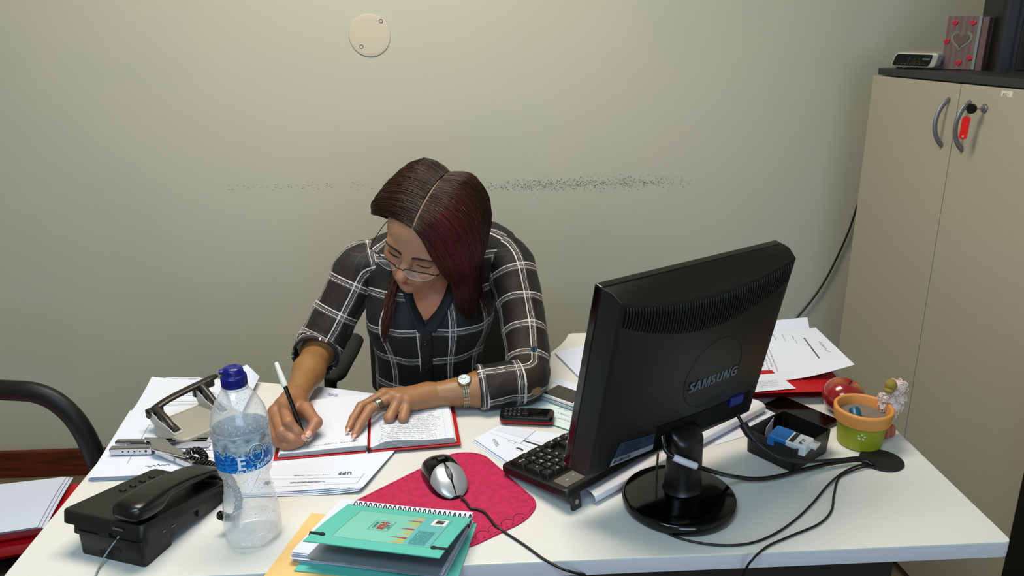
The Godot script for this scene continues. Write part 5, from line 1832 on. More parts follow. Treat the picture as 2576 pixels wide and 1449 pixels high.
func tray_and_cartridge() -> void:
	var black := mat(Color(0.02, 0.02, 0.021), 0.4)
	var t := axes(Vector3(0.094, 0, -0.067), Vector3(0.545, DESK, -1.163))
	var p := placed("plastic_tray", "small black open plastic box holding an ink cartridge", "tray", t)
	p.transform = p.transform.translated_local(Vector3(0.0577, 0.0005, 0))
	# local: X towards the right corner, Z away from it; the box fills z 0 .. -0.1 or 0 .. 0.1, whichever is behind
	var zs := -1.0 if (t.basis.z.z > 0) else 1.0
	var zc := zs * 0.05
	var h := 0.045
	var ol := rounded(rect(0.115, 0.1), 0.008, 5)
	var g := G.new()
	var outer := []
	var inn := g.inset(ol, 0.003)
	var rows := []
	for s in [[ol, 0.0, 0.96], [ol, h, 1.0], [inn, h, 1.0], [inn, 0.004, 0.96]]:
		var row := PackedVector3Array()
		for q in s[0]:
			row.append(Vector3(q.x * s[2], s[1], q.y * s[2] + zc))
		rows.append(row)
	var loops := rows.size()
	for k in [0, 2, 4]:
		pass
	var cap0 := PackedVector3Array()
	var cap1 := PackedVector3Array()
	for q in ol:
		cap0.append(Vector3(0, 0, zc))
		cap1.append(Vector3(0, 0.004, zc))
	var all := [cap0, rows[0], rows[0], rows[1], rows[1], rows[2], rows[2], rows[3], rows[3], cap1]
	for k in [0, 2, 4, 6, 8]:
		var v0 := g.v.size()
		var i0 := g.ix.size()
		for r in 2:
			for q in all[k + r]:
				g.vert(q)
			g.vert(all[k + r][0])
		var w: int = ol.size() + 1
		for q in w - 1:
			g.quad(v0 + q, v0 + q + 1, v0 + w + q + 1, v0 + w + q)
		var keep := g.ix.size()
		var want: Vector3 = [Vector3.DOWN, Vector3.ZERO, Vector3.UP, Vector3.ZERO, Vector3.UP][k / 2]
		var sgn := 0.0
		for i in range(i0, keep, 3):
			var n := (g.v[g.ix[i + 1]] - g.v[g.ix[i]]).cross(g.v[g.ix[i + 2]] - g.v[g.ix[i]])
			var mid := g.v[g.ix[i]] - Vector3(0, 0, zc)
			sgn += n.dot(want) if want != Vector3.ZERO else n.dot(Vector3(mid.x, 0, mid.z)) * (1.0 if k == 2 else -1.0)
		if sgn < 0:
			for i in range(i0, keep, 3):
				var q := g.ix[i + 1]
				g.ix[i + 1] = g.ix[i + 2]
				g.ix[i + 2] = q
		for i in range(i0, keep, 3):
			var n := (g.v[g.ix[i + 1]] - g.v[g.ix[i]]).cross(g.v[g.ix[i + 2]] - g.v[g.ix[i]])
			for j in 3:
				g.n[g.ix[i + j]] += n
		for i in range(v0, g.v.size()):
			g.n[i] = g.n[i].normalized()
	obj("body", g, black, p)
	text("hp", 0.007, mat(Color(0.12, 0.12, 0.13), 0.4), Transform3D(Basis(Vector3(0, 0, 1), Vector3.UP, Vector3(-1, 0, 0)) if zs < 0 else Basis(Vector3(0, 0, -1), Vector3.UP, Vector3(-1, 0, 0)), Vector3(-0.0573, 0.027, zc * 1.3)), p, "lettering", 0.0006, true)
	var card := thing("small_card", "small white card standing inside the black plastic box", "card", Vector3(0.5392, 0.778, -1.2667))
	g = G.new(); g.box(Vector3.ZERO, Vector3(0.05, 0.03, 0.0006), 0.0, Basis(Vector3.UP, 0.95)); obj("sheet", g, mat(Color(0.8, 0.8, 0.88), 0.7), card)
	# cartridge lying aslant on the rim
	var a: Vector3 = Vector3(0.5277, 0.802, -1.2227)
	var b: Vector3 = Vector3(0.5786, 0.8, -1.1757)
	var c := placed("ink_cartridge", "blue and white ink cartridge lying across the black plastic box", "ink cartridge", frame(a, b))
	var l := a.distance_to(b)
	var zz := 1.0
	g = G.new(); g.box(Vector3(l * 0.23, -0.008, 0), Vector3(l * 0.5, 0.02, 0.046), 0.004, Basis.IDENTITY, 3); obj("blue_body", g, mat(Color(0.0, 0.37, 0.64), 0.4), c)
	g = G.new(); g.box(Vector3(l * 0.64, -0.008, 0.001), Vector3(l * 0.62, 0.0185, 0.042), 0.002); var wb := obj("white_body", g, mat(Color(0.78, 0.79, 0.8), 0.5), c)
	g = G.new(); g.box(Vector3(l * 0.56, 0.0014, 0.001), Vector3(0.008, 0.0006, 0.036)); obj("stripe", g, mat(Color(0.08, 0.08, 0.08), 0.5), wb)
	g = G.new(); g.box(Vector3(l * 0.98, -0.004, -0.006), Vector3(0.02, 0.006, 0.022), 0.001); g.box(Vector3(l * 1.05, -0.003, -0.012), Vector3(0.012, 0.004, 0.01), 0.001); obj("nozzle", g, mat(Color(0.74, 0.75, 0.76), 0.5), wb)
	text("Nº 21", 0.006, mat(Color(0.06, 0.06, 0.07), 0.5), Transform3D(Basis(Vector3(0, 0, -1), Vector3(-1, 0, 0), Vector3.UP), Vector3(l * 0.78, 0.0016, 0.006)), wb, "lettering", 0.0003, true)

# ---------- monitor, keyboard, cables ----------
func screen_and_keys() -> void:
	monitor()
	keyboard()
	cables()


func monitor() -> void:
	var case_m := StandardMaterial3D.new()
	case_m.albedo_color = Color(0.022, 0.022, 0.024)
	case_m.roughness = 0.42
	case_m.heightmap_enabled = true
	case_m.heightmap_scale = 0.008
	case_m.heightmap_texture = noise(0.35, 6, [], 256, 2)
	case_m.uv1_triplanar = true
	case_m.uv1_scale = Vector3.ONE * 14.0
	var dark := mat(Color(0.006, 0.006, 0.007), 0.6)
	var gloss := mat(Color(0.010, 0.010, 0.011), 0.12)
	var yaw := 0.5426
	var tilt := 0.1998
	var b := Basis(Vector3.UP, yaw) * Basis(Vector3.RIGHT, tilt)
	var c := Vector3(0.3378, 0.9928, -1.0952)
	var foot := Vector3(0.327, DESK, -1.09)
	var m := thing("monitor", "black flat computer monitor seen from behind on a round glossy stand", "monitor", foot)
	var at := Transform3D(b, c - foot)
	# back shell: bowed back face, ridge along the top, sloping top
	var g := G.new()
	g.xf = at
	var rows := []
	var cols := 40
	var ridge := func(u: float) -> Vector3: return Vector3(u * 0.18, 0.149 - 0.020 * (1.0 - u * u), 0.001 + 0.010 * (1.0 - u * u))
	var face := func(u: float, v: float) -> Vector3:   # v 0 at the bottom, 1 at the ridge
		var r: Vector3 = ridge.call(u)
		var y := lerpf(-0.149, r.y, v)
		return Vector3(u * 0.18, y, 0.012 * (1.0 - u * u) * sin(PI * clampf(v * 0.75 + 0.12, 0, 1)) * 1.0)
	for stage in [[0.188, -0.157, -0.034], [0.1865, -0.156, -0.026], [0.182, -0.152, -0.004]]:
		var row := PackedVector3Array()
		for k in cols + 1:
			row.append(Vector3((2.0 * k / cols - 1.0) * stage[0], stage[1], stage[2]))
		rows.append(row)
	for i in 13:
		var row := PackedVector3Array()
		for k in cols + 1:
			row.append(face.call(2.0 * k / cols - 1.0, i / 12.0))
		rows.append(row)
	for f in [0.03, 0.5, 0.97, 1.0]:
		var row := PackedVector3Array()
		for k in cols + 1:
			var u := 2.0 * k / cols - 1.0
			var r: Vector3 = face.call(u, 1.0)
			row.append(r.lerp(Vector3(u * 0.188, 0.157, -0.034), f) + Vector3(0, 0.004 * sin(PI * f), 0))
		rows.append(row)
	# close the flanks
	for i in rows.size():
		var r: PackedVector3Array = rows[i]
		var z := minf(r[0].z, -0.034)
		r.insert(0, Vector3(r[0].x - 0.0015, r[0].y, r[0].z - 0.002))
		r.insert(0, Vector3(-0.188, r[0].y, z))
		r.append(Vector3(r[r.size() - 1].x + 0.0015, r[r.size() - 1].y, r[r.size() - 1].z - 0.002))
		r.append(Vector3(0.188, r[r.size() - 1].y, z))
		rows[i] = r
	g.one_way(rows, Vector3.BACK)
	obj("back_shell", g, case_m, m)
	g = G.new(); g.xf = at
	g.box(Vector3(0, 0, -0.042), Vector3(0.378, 0.316, 0.018), 0.004, Basis.IDENTITY, 3)
	obj("bezel", g, gloss, m)
	g = G.new(); g.xf = at
	g.box(Vector3(0, 0.004, -0.0512), Vector3(0.338, 0.271, 0.001))
	obj("screen", g, mat(Color(0.02, 0.02, 0.025), 0.15), m)
	# vent: dark slot bed with upright slats
	var lo := func(u: float) -> float: return 0.036 + 0.019 * (1.0 - pow(absf(u), 2.0)) + 0.004 * u
	g = G.new(); g.xf = at
	var bed := []
	for i in 3:
		var row := PackedVector3Array()
		for k in 41:
			var u := lerpf(-0.955, 0.955, k / 40.0)
			var r: Vector3 = ridge.call(u)
			var y: float = r.y - 0.009 - (lo.call(u) - 0.009) * i / 2.0
			var v: float = (y + 0.149) / (r.y + 0.149)
			row.append(face.call(u, v) + Vector3(0, 0, 0.0006))
		bed.append(row)
	g.one_way(bed, Vector3.BACK)
	var vent := obj("vent", g, dark, m)
	for k in 62:
		var u := lerpf(-0.945, 0.945, k / 61.0)
		var r: Vector3 = ridge.call(u)
		g = G.new(); g.xf = at
		var path := PackedVector3Array()
		for i in 6:
			var y: float = r.y - 0.006 - (lo.call(u) - 0.003) * i / 5.0
			path.append(face.call(u, (y + 0.149) / (r.y + 0.149)) + Vector3(0, 0, 0.0022 if i > 0 and i < 5 else 0.0))
		g.tube(path, 0.0015, 6)
		obj("slat", g, case_m, vent)
	# round badge groove and lettering
	var bc: Vector3 = Vector3(0.0374, -0.0183, 0.0105)
	g = G.new(); g.xf = at
	var ring := PackedVector3Array()
	for k in 65:
		var a := TAU * k / 64
		var q := Vector2(bc.x + cos(a) * 0.0635, bc.y + sin(a) * 0.0635)
		var u := q.x / 0.18
		var r: Vector3 = ridge.call(u)
		ring.append(face.call(u, (q.y + 0.149) / (r.y + 0.149)) + Vector3(0, 0, 0))
	g.tube(ring, 0.0007, 6)
	obj("badge_groove", g, dark, m)
	var tc: Vector3 = Vector3(0.0416, -0.0256, 0.0105)
	var tu := tc.x / 0.18
	var tr: Vector3 = ridge.call(tu)
	var tz: Vector3 = face.call(tu, (tc.y + 0.149) / (tr.y + 0.149))
	text("SAMSUNG", 0.0172, mat(Color(0.33, 0.37, 0.41), 0.4), at * Transform3D(Basis(Vector3.UP, 0.035) * Basis(Vector3.RIGHT, -0.02), tz + Vector3(0, -0.006, 0.0006)), m, "lettering", 0.0006, true, 0.0, 0.98)
	# rating label
	var im := page(240, 140, Color(0.25, 0.33, 0.42))
	var rng := RandomNumberGenerator.new()
	rng.seed = 41
	for k in 9:
		scribble(im, Vector2(40, 14 + k * 9), Vector2(rng.randf_range(120, 160), 14 + k * 9), 4, Color(0.04, 0.05, 0.08, 0.85), rng)
		if k < 4:
			scribble(im, Vector2(175, 14 + k * 9), Vector2(225, 14 + k * 9), 4, Color(0.04, 0.05, 0.08, 0.85), rng)
	im.fill_rect(Rect2i(0, 96, 240, 44), Color(0.72, 0.73, 0.78))
	for k in 50:
		if rng.randf() < 0.6:
			line(im, Vector2(14 + k * 2, 108), Vector2(14 + k * 2, 128), Color(0.1, 0.1, 0.12), 1.5)
	line(im, Vector2(14, 102), Vector2(120, 102), Color(0.2, 0.2, 0.22), 1.5)
	var q := [Vector3(-0.1319, -0.1008, 0.001), Vector3(-0.0626, -0.1045, 0.001), Vector3(-0.0562, -0.1393, 0.001), Vector3(-0.1423, -0.144, 0.001)]
	g = G.new(); g.xf = at
	g.sheet(func(u: float, v: float) -> Vector3:
		var p: Vector3 = (q[0] as Vector3).lerp(q[1], u).lerp((q[3] as Vector3).lerp(q[2], u), v)
		var r: Vector3 = ridge.call(p.x / 0.18)
		return face.call(p.x / 0.18, maxf(0.0, (p.y + 0.149) / (r.y + 0.149))) + Vector3(0, 0, 0.0009), 8, 6, 0.0)
	obj("rating_label", g, print_on(im, 0.5), m)
	# connector bay and the blue plug
	q = [Vector3(-0.0621, -0.0918, 0.006), Vector3(0.1634, -0.0977, 0.006), Vector3(0.1713, -0.1425, 0.002), Vector3(-0.0462, -0.1383, 0.002)]
	g = G.new(); g.xf = at
	g.sheet(func(u: float, v: float) -> Vector3:
		var p: Vector3 = (q[0] as Vector3).lerp(q[1], u).lerp((q[3] as Vector3).lerp(q[2], u), v)
		var r: Vector3 = ridge.call(p.x / 0.18)
		return face.call(p.x / 0.18, maxf(0.0, (p.y + 0.149) / (r.y + 0.149))) + Vector3(0, 0, 0.0008), 16, 6, 0.0)
	obj("connector_bay", g, dark, m)
	g = G.new(); g.xf = at
	g.box(Vector3(0.1229, -0.1033, 0.004) + Vector3(0, 0.001, 0), Vector3(0.032, 0.018, 0.012), 0.003)
	obj("blue_connector", g, mat(Color(0.01, 0.08, 0.42), 0.4), m)
	# stand
	g = G.new()
	g.lathe(PackedVector2Array([Vector2(0, 0.0005), Vector2(0.087, 0.0005), Vector2(0.0905, 0.003), Vector2(0.0915, 0.010), Vector2(0.0900, 0.0165), Vector2(0.086, 0.0195), Vector2(0.06, 0.0225), Vector2(0.0, 0.0245)]), 72)
	obj("stand_base", g, gloss, m)
	g = G.new()
	var nk := []
	var ax := Basis(Vector3.UP, yaw)
	for s in [[0.02, 0.040, 0.034], [0.024, 0.0345, 0.030], [0.035, 0.0325, 0.027], [0.08, 0.0315, 0.025], [0.118, 0.0315, 0.024], [0.126, 0.0285, 0.021], [0.128, 0.02, 0.015], [0.128, 0.0, 0.0]]:
		var row := PackedVector3Array()
		for k in 40:
			var a := TAU * k / 40
			var y: float = s[0]
			if y > 0.1:
				y += 0.012 * sin(a) * (s[2] / 0.024) * -1.0
			row.append(Vector3(0.008, y, -0.012) + ax * Vector3(cos(a) * s[1], 0, sin(a) * s[2]))
		nk.append(row)
	g.grid(nk, true)
	obj("neck", g, mat(Color(0.018, 0.017, 0.024), 0.35), m)
	g = G.new()
	g.xf = Transform3D(ax, Vector3(0.008, 0, -0.012))
	g.box(Vector3(0, 0.12, -0.03), Vector3(0.05, 0.06, 0.03), 0.006)
	obj("hinge", g, dark, m)


func keyboard() -> void:
	var black := mat(Color(0.018, 0.018, 0.018), 0.4)
	var keym := mat(Color(0.022, 0.021, 0.02), 0.5)
	var legend := mat(Color(0.75, 0.74, 0.72), 0.5)
	var t := axes(Vector3(0.7764, 0, -0.6302), Vector3(0.043, DESK, -1.19))
	if t.basis.z.z < 0:
		t.basis.z = -t.basis.z
	var k := placed("keyboard", "black computer keyboard half hidden behind the monitor", "keyboard", t)
	# local: X along the keyboard from its number pad end, Z from the typist's edge to the rear edge
	var slope := Basis(Vector3.RIGHT, -0.13)
	var lift := Vector3(0, 0.006, 0)
	var g := G.new()
	g.xf = Transform3D(slope, lift)
	g.prism(rounded([Vector2(0, 0), Vector2(0.44, 0), Vector2(0.44, 0.158), Vector2(0, 0.158)], 0.012, 5), 0.0, 0.0165, 0.004, Rect2(0, 0, 1, 1), true)
	obj("case", g, black, k)
	g = G.new()
	g.xf = Transform3D(slope, lift)
	g.prism(rounded([Vector2(0.012, 0.116), Vector2(0.10, 0.116), Vector2(0.10, 0.148), Vector2(0.012, 0.148)], 0.004, 4), 0.0163, 0.0172, 0.0003)
	var plate := obj("status_plate", g, mat(Color(0.40, 0.39, 0.37), 0.45, 0.3), k)
	for q in [Vector3(0.03, 0.0173, 0.132), Vector3(0.048, 0.0173, 0.128)]:
		g = G.new(); g.xf = Transform3D(slope, lift); g.box(q, Vector3(0.0045, 0.0006, 0.0012), 0.0002)
		obj("indicator", g, mat(Color(0.85, 0.86, 0.8), 0.4), plate)
	for x in [0.025, 0.41]:
		g = G.new()
		g.box(Vector3(x, 0.0145, 0.152), Vector3(0.02, 0.029, 0.007), 0.002, Basis(Vector3.RIGHT, -0.15))
		var ft := obj("foot", g, black, k)
		g = G.new(); g.xf = Transform3D(Basis(Vector3.RIGHT, PI / 2 - 0.15), Vector3(x, 0.014, 0.1552)); g.lathe(PackedVector2Array([Vector2(0, 0), Vector2(0.0042, 0), Vector2(0.0042, 0.0006), Vector2(0, 0.0008)]), 16)
		obj("pad", g, mat(Color(0.5, 0.5, 0.5), 0.6), ft)
	var shapes := {}
	var make := func(w: float, d: float) -> ArrayMesh:
		var id := str(w, "x", d)
		if not shapes.has(id):
			var kg := G.new()
			var rr := []
			for s in [[1.0, 0.0], [0.985, 0.003], [0.84, 0.0075], [0.79, 0.0083]]:
				var row := PackedVector3Array()
				for p in rounded(rect(w * s[0], d * s[0]), 0.0018, 3):
					row.append(Vector3(p.x, s[1] as float, p.y - 0.0006 * (s[1] as float) / 0.008))
				rr.append(row)
			var cap := PackedVector3Array()
			for p in rr[3]:
				cap.append(Vector3(0, 0.0078, 0))
			rr.append(cap)
			kg.grid(rr, true)
			shapes[id] = kg.build()
		return shapes[id]
	var put := func(x: float, z: float, w: float, d: float, s: String) -> void:
		var o := obj("key", make.call(w * 0.94, d * 0.94), keym, k)
		o.transform = Transform3D(slope, lift + slope * Vector3(x, 0.0162, z))
		if s:
			text(s, 0.0052 if s.length() < 3 else 0.0034, legend, Transform3D(Basis(Vector3(-1, 0, 0), Vector3(0, 0, 1), Vector3(0, 1, 0)), Vector3(0.0022, 0.0082, 0.001)), o, "legend", 0.0003, true)
	var U := 0.0188
	# number pad at the near end (user's right): columns counted from the end
	var z0 := 0.0215
	var pad := [[".", "0", ""], ["3", "2", "1"], ["6", "5", "4"], ["9", "8", "7"], ["*", "/", "Num"]]
	put.call(0.0205, z0 + U * 0.5, U, U * 2.0, "Enter")
	put.call(0.0205, z0 + U * 2.5, U, U * 2.0, "+")
	put.call(0.0205, z0 + U * 4.0, U, U, "-")
	for r in 5:
		for c in 3:
			if r == 0 and c == 1:
				put.call(0.0205 + U * 2.5, z0, U * 2.0, U, "0")
			elif r == 0 and c == 0:
				put.call(0.0205 + U, z0, U, U, ".")
			elif r > 0:
				put.call(0.0205 + U * (c + 1), z0 + U * r, U, U, pad[r][c])
	# cursor block
	var x0 := 0.0205 + U * 4.3
	for c in 3:
		put.call(x0 + U * c, z0, U, U, [">", "v", "<"][c])
		put.call(x0 + U * c, z0 + U * 3.0, U, U, ["Pg", "End", "Del"][c])
		put.call(x0 + U * c, z0 + U * 4.0, U, U, ["PgUp", "Home", "Ins"][c])
		put.call(x0 + U * c, z0 + U * 5.4, U, U, ["Pau", "Scr", "Prt"][c])
	put.call(x0 + U, z0 + U, U, U, "^")
	# letter block
	var x1 := x0 + U * 3.3
	for r in 5:
		var n := [0, 12, 13, 14, 14]
		if r == 0:
			for c in 3:
				put.call(x1 + U * (0.1 + c * 1.28), z0, U * 1.25, U, "")
			put.call(x1 + U * 6.6, z0, U * 6.0, U, "")
			for c in 3:
				put.call(x1 + U * (10.4 + c * 1.28), z0, U * 1.25, U, "")
			continue
		for c in n[r]:
			put.call(x1 + U * c * (13.3 / (n[r] - 1)), z0 + U * r, U * 13.3 / (n[r] - 1), U, "")
	for c in 13:
		put.call(x1 + U * (c * 1.02 + 0.25 * (c / 4)), z0 + U * 5.4, U, U, "")


func cables() -> void:
	var black := mat(Color(0.014, 0.014, 0.02), 0.28)
	var thin := mat(Color(0.02, 0.02, 0.022), 0.45)
	# power lead with a white sleeve
	var p := thing("power_cable", "thick black monitor cable with a white sleeve beside the stand", "cable", Vector3(0.476, 0.75, -1.1533))
	var o := p.position
	var g := G.new()
	var pts := [Vector3(0.2941, 0.8801, -1.094), Vector3(0.2935, 0.8692, -1.086), Vector3(0.2968, 0.8572, -1.076), Vector3(0.3066, 0.8508, -1.066), Vector3(0.3221, 0.8448, -1.062), Vector3(0.3428, 0.8355, -1.062), Vector3(0.3773, 0.8172, -1.072), Vector3(0.432, 0.77, -1.1295), Vector3(0.4719, 0.761, -1.135), Vector3(0.5137, 0.758, -1.1455), Vector3(0.5618, 0.758, -1.1623), Vector3(0.6103, 0.758, -1.177), Vector3(0.6489, 0.7585, -1.1841), Vector3(0.6768, 0.758, -1.1856), Vector3(0.6889, 0.756, -1.1776), Vector3(0.6939, 0.751, -1.1777)]
	for i in pts.size():
		pts[i] -= o
	g.tube(smooth_path(pts, 8), 0.0038, 12)
	obj("lead", g, black, p)
	g = G.new()
	g.tube(smooth_path([pts[3], pts[4], pts[5]], 8), 0.0056, 12)
	obj("sleeve", g, mat(Color(0.78, 0.76, 0.8), 0.4), p)
	g = G.new()
	var ribs := smooth_path([pts[0] + Vector3(0, 0.012, 0), pts[0], pts[1], pts[1].lerp(pts[2], 0.7)], 8)
	var rr := PackedFloat32Array()
	for i in ribs.size():
		rr.append((0.0068 if i % 2 else 0.0058) * lerpf(1.0, 0.75, float(i) / ribs.size()))
	g.tube(ribs, rr, 12)
	obj("strain_relief", g, black, p)
	# video lead with a ferrite bead
	p = thing("video_cable", "black video cable with a ferrite bead crossing the black plastic box", "cable", Vector3(0.5549, 0.75, -1.2045))
	o = p.position
	pts = [Vector3(0.4475, 0.865, -1.2167), Vector3(0.4473, 0.86, -1.2042), Vector3(0.4508, 0.85, -1.1954), Vector3(0.4571, 0.838, -1.1861), Vector3(0.4658, 0.825, -1.1759), Vector3(0.4754, 0.814, -1.165), Vector3(0.4895, 0.804, -1.1576), Vector3(0.5067, 0.796, -1.1467), Vector3(0.5311, 0.788, -1.1457), Vector3(0.5655, 0.776, -1.1594), Vector3(0.6036, 0.768, -1.1727), Vector3(0.64, 0.7635, -1.1816), Vector3(0.6713, 0.762, -1.1873), Vector3(0.6903, 0.757, -1.1837), Vector3(0.6971, 0.751, -1.1827)]
	for i in pts.size():
		pts[i] -= o
	g = G.new(); g.tube(smooth_path(pts, 8), 0.0031, 12); obj("lead", g, mat(Color(0.03, 0.028, 0.034), 0.38), p)
	g = G.new()
	var bead := smooth_path([pts[3], pts[3].lerp(pts[4], 0.5), pts[4], pts[5]], 5)
	rr = PackedFloat32Array()
	for i in bead.size():
		var f := float(i) / (bead.size() - 1)
		rr.append(0.0076 if f < 0.7 else lerpf(0.0076, 0.0042, (f - 0.7) / 0.3))
	g.tube(bead, rr, 12); obj("ferrite_bead", g, mat(Color(0.03, 0.028, 0.036), 0.5), p)
	# two thin leads out of the grommet
	g = G.new()
	g.tube(smooth_path([Vector3(0.3077, 0.8, -1.1637), Vector3(0.2993, 0.775, -1.1304), Vector3(0.284, 0.771, -1.0688), Vector3(0.2802, 0.756, -1.0461), Vector3(0.2861, 0.753, -1.0153), Vector3(0.3099, 0.753, -0.9932), Vector3(0.3535, 0.753, -0.977), Vector3(0.4016, 0.753, -0.9767), Vector3(0.4479, 0.753, -0.9958), Vector3(0.4954, 0.753, -1.0299), Vector3(0.5414, 0.754, -1.0715), Vector3(0.5893, 0.755, -1.1209), Vector3(0.6325, 0.756, -1.1557), Vector3(0.6696, 0.7555, -1.1745), Vector3(0.6902, 0.752, -1.1763)], 8), 0.0019, 8)
	tag(obj("thin_cable", g, thin), "thin black lead looping from the monitor stand across the front to the grommet", "cable")
	g = G.new()
	g.tube(smooth_path([Vector3(0.6911, 0.752, -1.1723), Vector3(0.6685, 0.755, -1.1677), Vector3(0.6354, 0.754, -1.1537), Vector3(0.6126, 0.753, -1.137), Vector3(0.5857, 0.753, -1.0926), Vector3(0.562, 0.753, -1.0498), Vector3(0.5281, 0.753, -1.0175), Vector3(0.4738, 0.753, -0.9912), Vector3(0.4326, 0.753, -0.9709), Vector3(0.4076, 0.753, -0.9513), Vector3(0.3967, 0.753, -0.9403), Vector3(0.3928, 0.745, -0.942), Vector3(0.3921, 0.72, -0.9542), Vector3(0.4025, 0.68, -0.9854)], 8), 0.0019, 8)
	tag(obj("thin_cable", g, thin), "thin black lead running from the grommet over the desk's front edge", "cable")

# ---------- things on the cabinet ----------
func cabinet_things() -> void:
	var y := 1.3365 + 0.0195
	# clock radio
	var a: Vector3 = Vector3(1.1443, 1.3585, -2.17)
	var t := Transform3D(Basis(Vector3.UP, -0.82), Vector3(a.x, a.y, a.z))
	var c := placed("clock_radio", "small white clock radio with black face on the cabinet", "clock radio", t)
	var white := mat(Color(0.62, 0.61, 0.58), 0.4)
	var g := G.new()
	var ol := rounded([Vector2(0.0, 0.004), Vector2(0.115, 0.004), Vector2(0.122, 0.043), Vector2(0.012, 0.043)], 0.012, 6)
	g.xf = Transform3D(Basis(Vector3(1, 0, 0), Vector3(0, 0, 1), Vector3(0, 1, 0)), Vector3.ZERO)
	g.prism(ol, -0.11, 0.0, 0.005)
	obj("body", g, white, c)
	g = G.new()
	g.xf = Transform3D(Basis(Vector3(1, 0, 0), Vector3(0, 0, 1), Vector3(0, 1, 0)), Vector3.ZERO)
	g.prism(rounded([Vector2(0.006, 0.0085), Vector2(0.1, 0.0085), Vector2(0.108, 0.039), Vector2(0.016, 0.039)], 0.008, 6), 0.0, 0.0016, 0.0006)
	var face := obj("face", g, mat(Color(0.01, 0.01, 0.01), 0.15), c)
	text("7:44", 0.0135, mat(Color(0.02, 0.03, 0.01), 0.4, 0.0, {"emission_enabled": true, "emission": Color(0.18, 0.24, 0.03), "emission_energy_multiplier": 0.35}), Transform3D(Basis.IDENTITY, Vector3(0.06, 0.022, 0.0018)), face, "digits", 0.0004)
	text("SONY", 0.0042, mat(Color(0.6, 0.6, 0.6), 0.4), Transform3D(Basis.IDENTITY, Vector3(0.092, 0.0265, 0.0018)), face, "lettering", 0.0003, true, 0.0, 1.2)
	for k in 12:
		g = G.new()
		g.box(Vector3(0.024 + k * 0.0058, 0.0135 if k % 2 else 0.0148, 0.0018), Vector3(0.0032, 0.0006, 0.0004))
		obj("scale_mark", g, mat(Color(0.45, 0.45, 0.44), 0.5), face)
	for x in [0.02, 0.09]:
		g = G.new(); g.box(Vector3(x, 0.002, -0.02), Vector3(0.012, 0.004, 0.012), 0.001); obj("foot", g, mat(Color(0.3, 0.3, 0.29), 0.6), c)
	g = G.new()
	g.box(Vector3(0.1175, 0.022, -0.05), Vector3(0.002, 0.02, 0.035), 0.0008); obj("side_panel", g, mat(Color(0.36, 0.34, 0.3), 0.5), c)
	g = G.new()
	g.box(Vector3(0.119, 0.016, -0.047), Vector3(0.003, 0.006, 0.012), 0.001); obj("dial", g, mat(Color(0.06, 0.06, 0.06), 0.5), c)
	# keepsake box with hearts
	a = Vector3(1.2562, 1.3606, -2.115)
	var b: Vector3 = Vector3(1.307, 1.3601, -2.05)
	t = frame(a, Vector3(b.x, a.y, b.z))
	var k := placed("heart_box", "pink and grey striped keepsake box with hearts on the cabinet", "box", t)
	var W := a.distance_to(b)
	var H := 0.132
	var im := page(200, 260, Color(0.56, 0.52, 0.5))
	for s in 6:
		im.fill_rect(Rect2i(s * 36, 0, 17, 260), Color(0.6, 0.43, 0.43))
	g = G.new(); g.box(Vector3(W / 2, H / 2, -0.014), Vector3(W, H, 0.026), 0.001)
	obj("box_body", g, mat(Color(0.4, 0.36, 0.35), 0.6), k)
	g = G.new()
	g.sheet(func(u: float, v: float) -> Vector3: return Vector3(u * W, H * (1.0 - v), 0.0004), 1, 1, 0.0)
	obj("printed_front", g, print_on(im, 0.5), k)
	g = G.new(); g.box(Vector3(W - 0.004, H / 2, -0.006), Vector3(0.008, H * 1.01, 0.018), 0.002); obj("hinge_strip", g, mat(Color(0.48, 0.5, 0.49), 0.4), k)
	g = G.new(); g.box(Vector3(W + 0.008, H * 0.48, -0.012), Vector3(0.016, H * 1.0, 0.022), 0.002); obj("lid_edge", g, mat(Color(0.38, 0.28, 0.28), 0.6), k)
	var heart := func(x: float, y0: float, s: float, turn: float, d: float) -> G:
		var hg := G.new()
		var out := PackedVector2Array()
		for i in 30:
			var q := TAU * i / 30
			out.append(Vector2(16.0 * pow(sin(q), 3.0), 13.0 * cos(q) - 5.0 * cos(2 * q) - 2.0 * cos(3 * q) - cos(4 * q)) * s / 17.0)
		hg.xf = Transform3D(Basis(Vector3.BACK, turn) * Basis(Vector3(1, 0, 0), Vector3(0, 0, 1), Vector3(0, 1, 0)), Vector3(x, y0, 0.0006))
		hg.prism(out, 0.0, d, minf(s * 0.15, d * 0.9))
		return hg
	obj("heart", heart.call(W * 0.47, H * 0.55, 0.030, -0.05, 0.0015), mat(Color(0.46, 0.46, 0.43), 0.6), k)
	obj("heart", heart.call(W * 0.47, H * 0.56, 0.022, -0.05, 0.0022), mat(Color(0.36, 0.28, 0.26), 0.7), k)
	for h in [[0.18, 0.87, 0.2], [0.7, 0.87, -0.1], [0.02, 0.52, 0.4], [0.47, 0.12, 0.15], [0.78, 0.22, -0.3]]:
		obj("heart", heart.call(W * h[0] + 0.004, H * h[1], 0.0085, h[2], 0.003), mat(Color(0.72, 0.12, 0.2), 0.35), k)
	# small stack of books behind the box
	var st := [[0.010, Color(0.05, 0.05, 0.055), "black book undermost in the small stack behind the heart box"], [0.012, Color(0.33, 0.28, 0.3), "mauve book in the middle of the stack behind the heart box"], [0.008, Color(0.5, 0.49, 0.42), "pale thin book on top of the stack behind the heart box"]]
	var hy := y
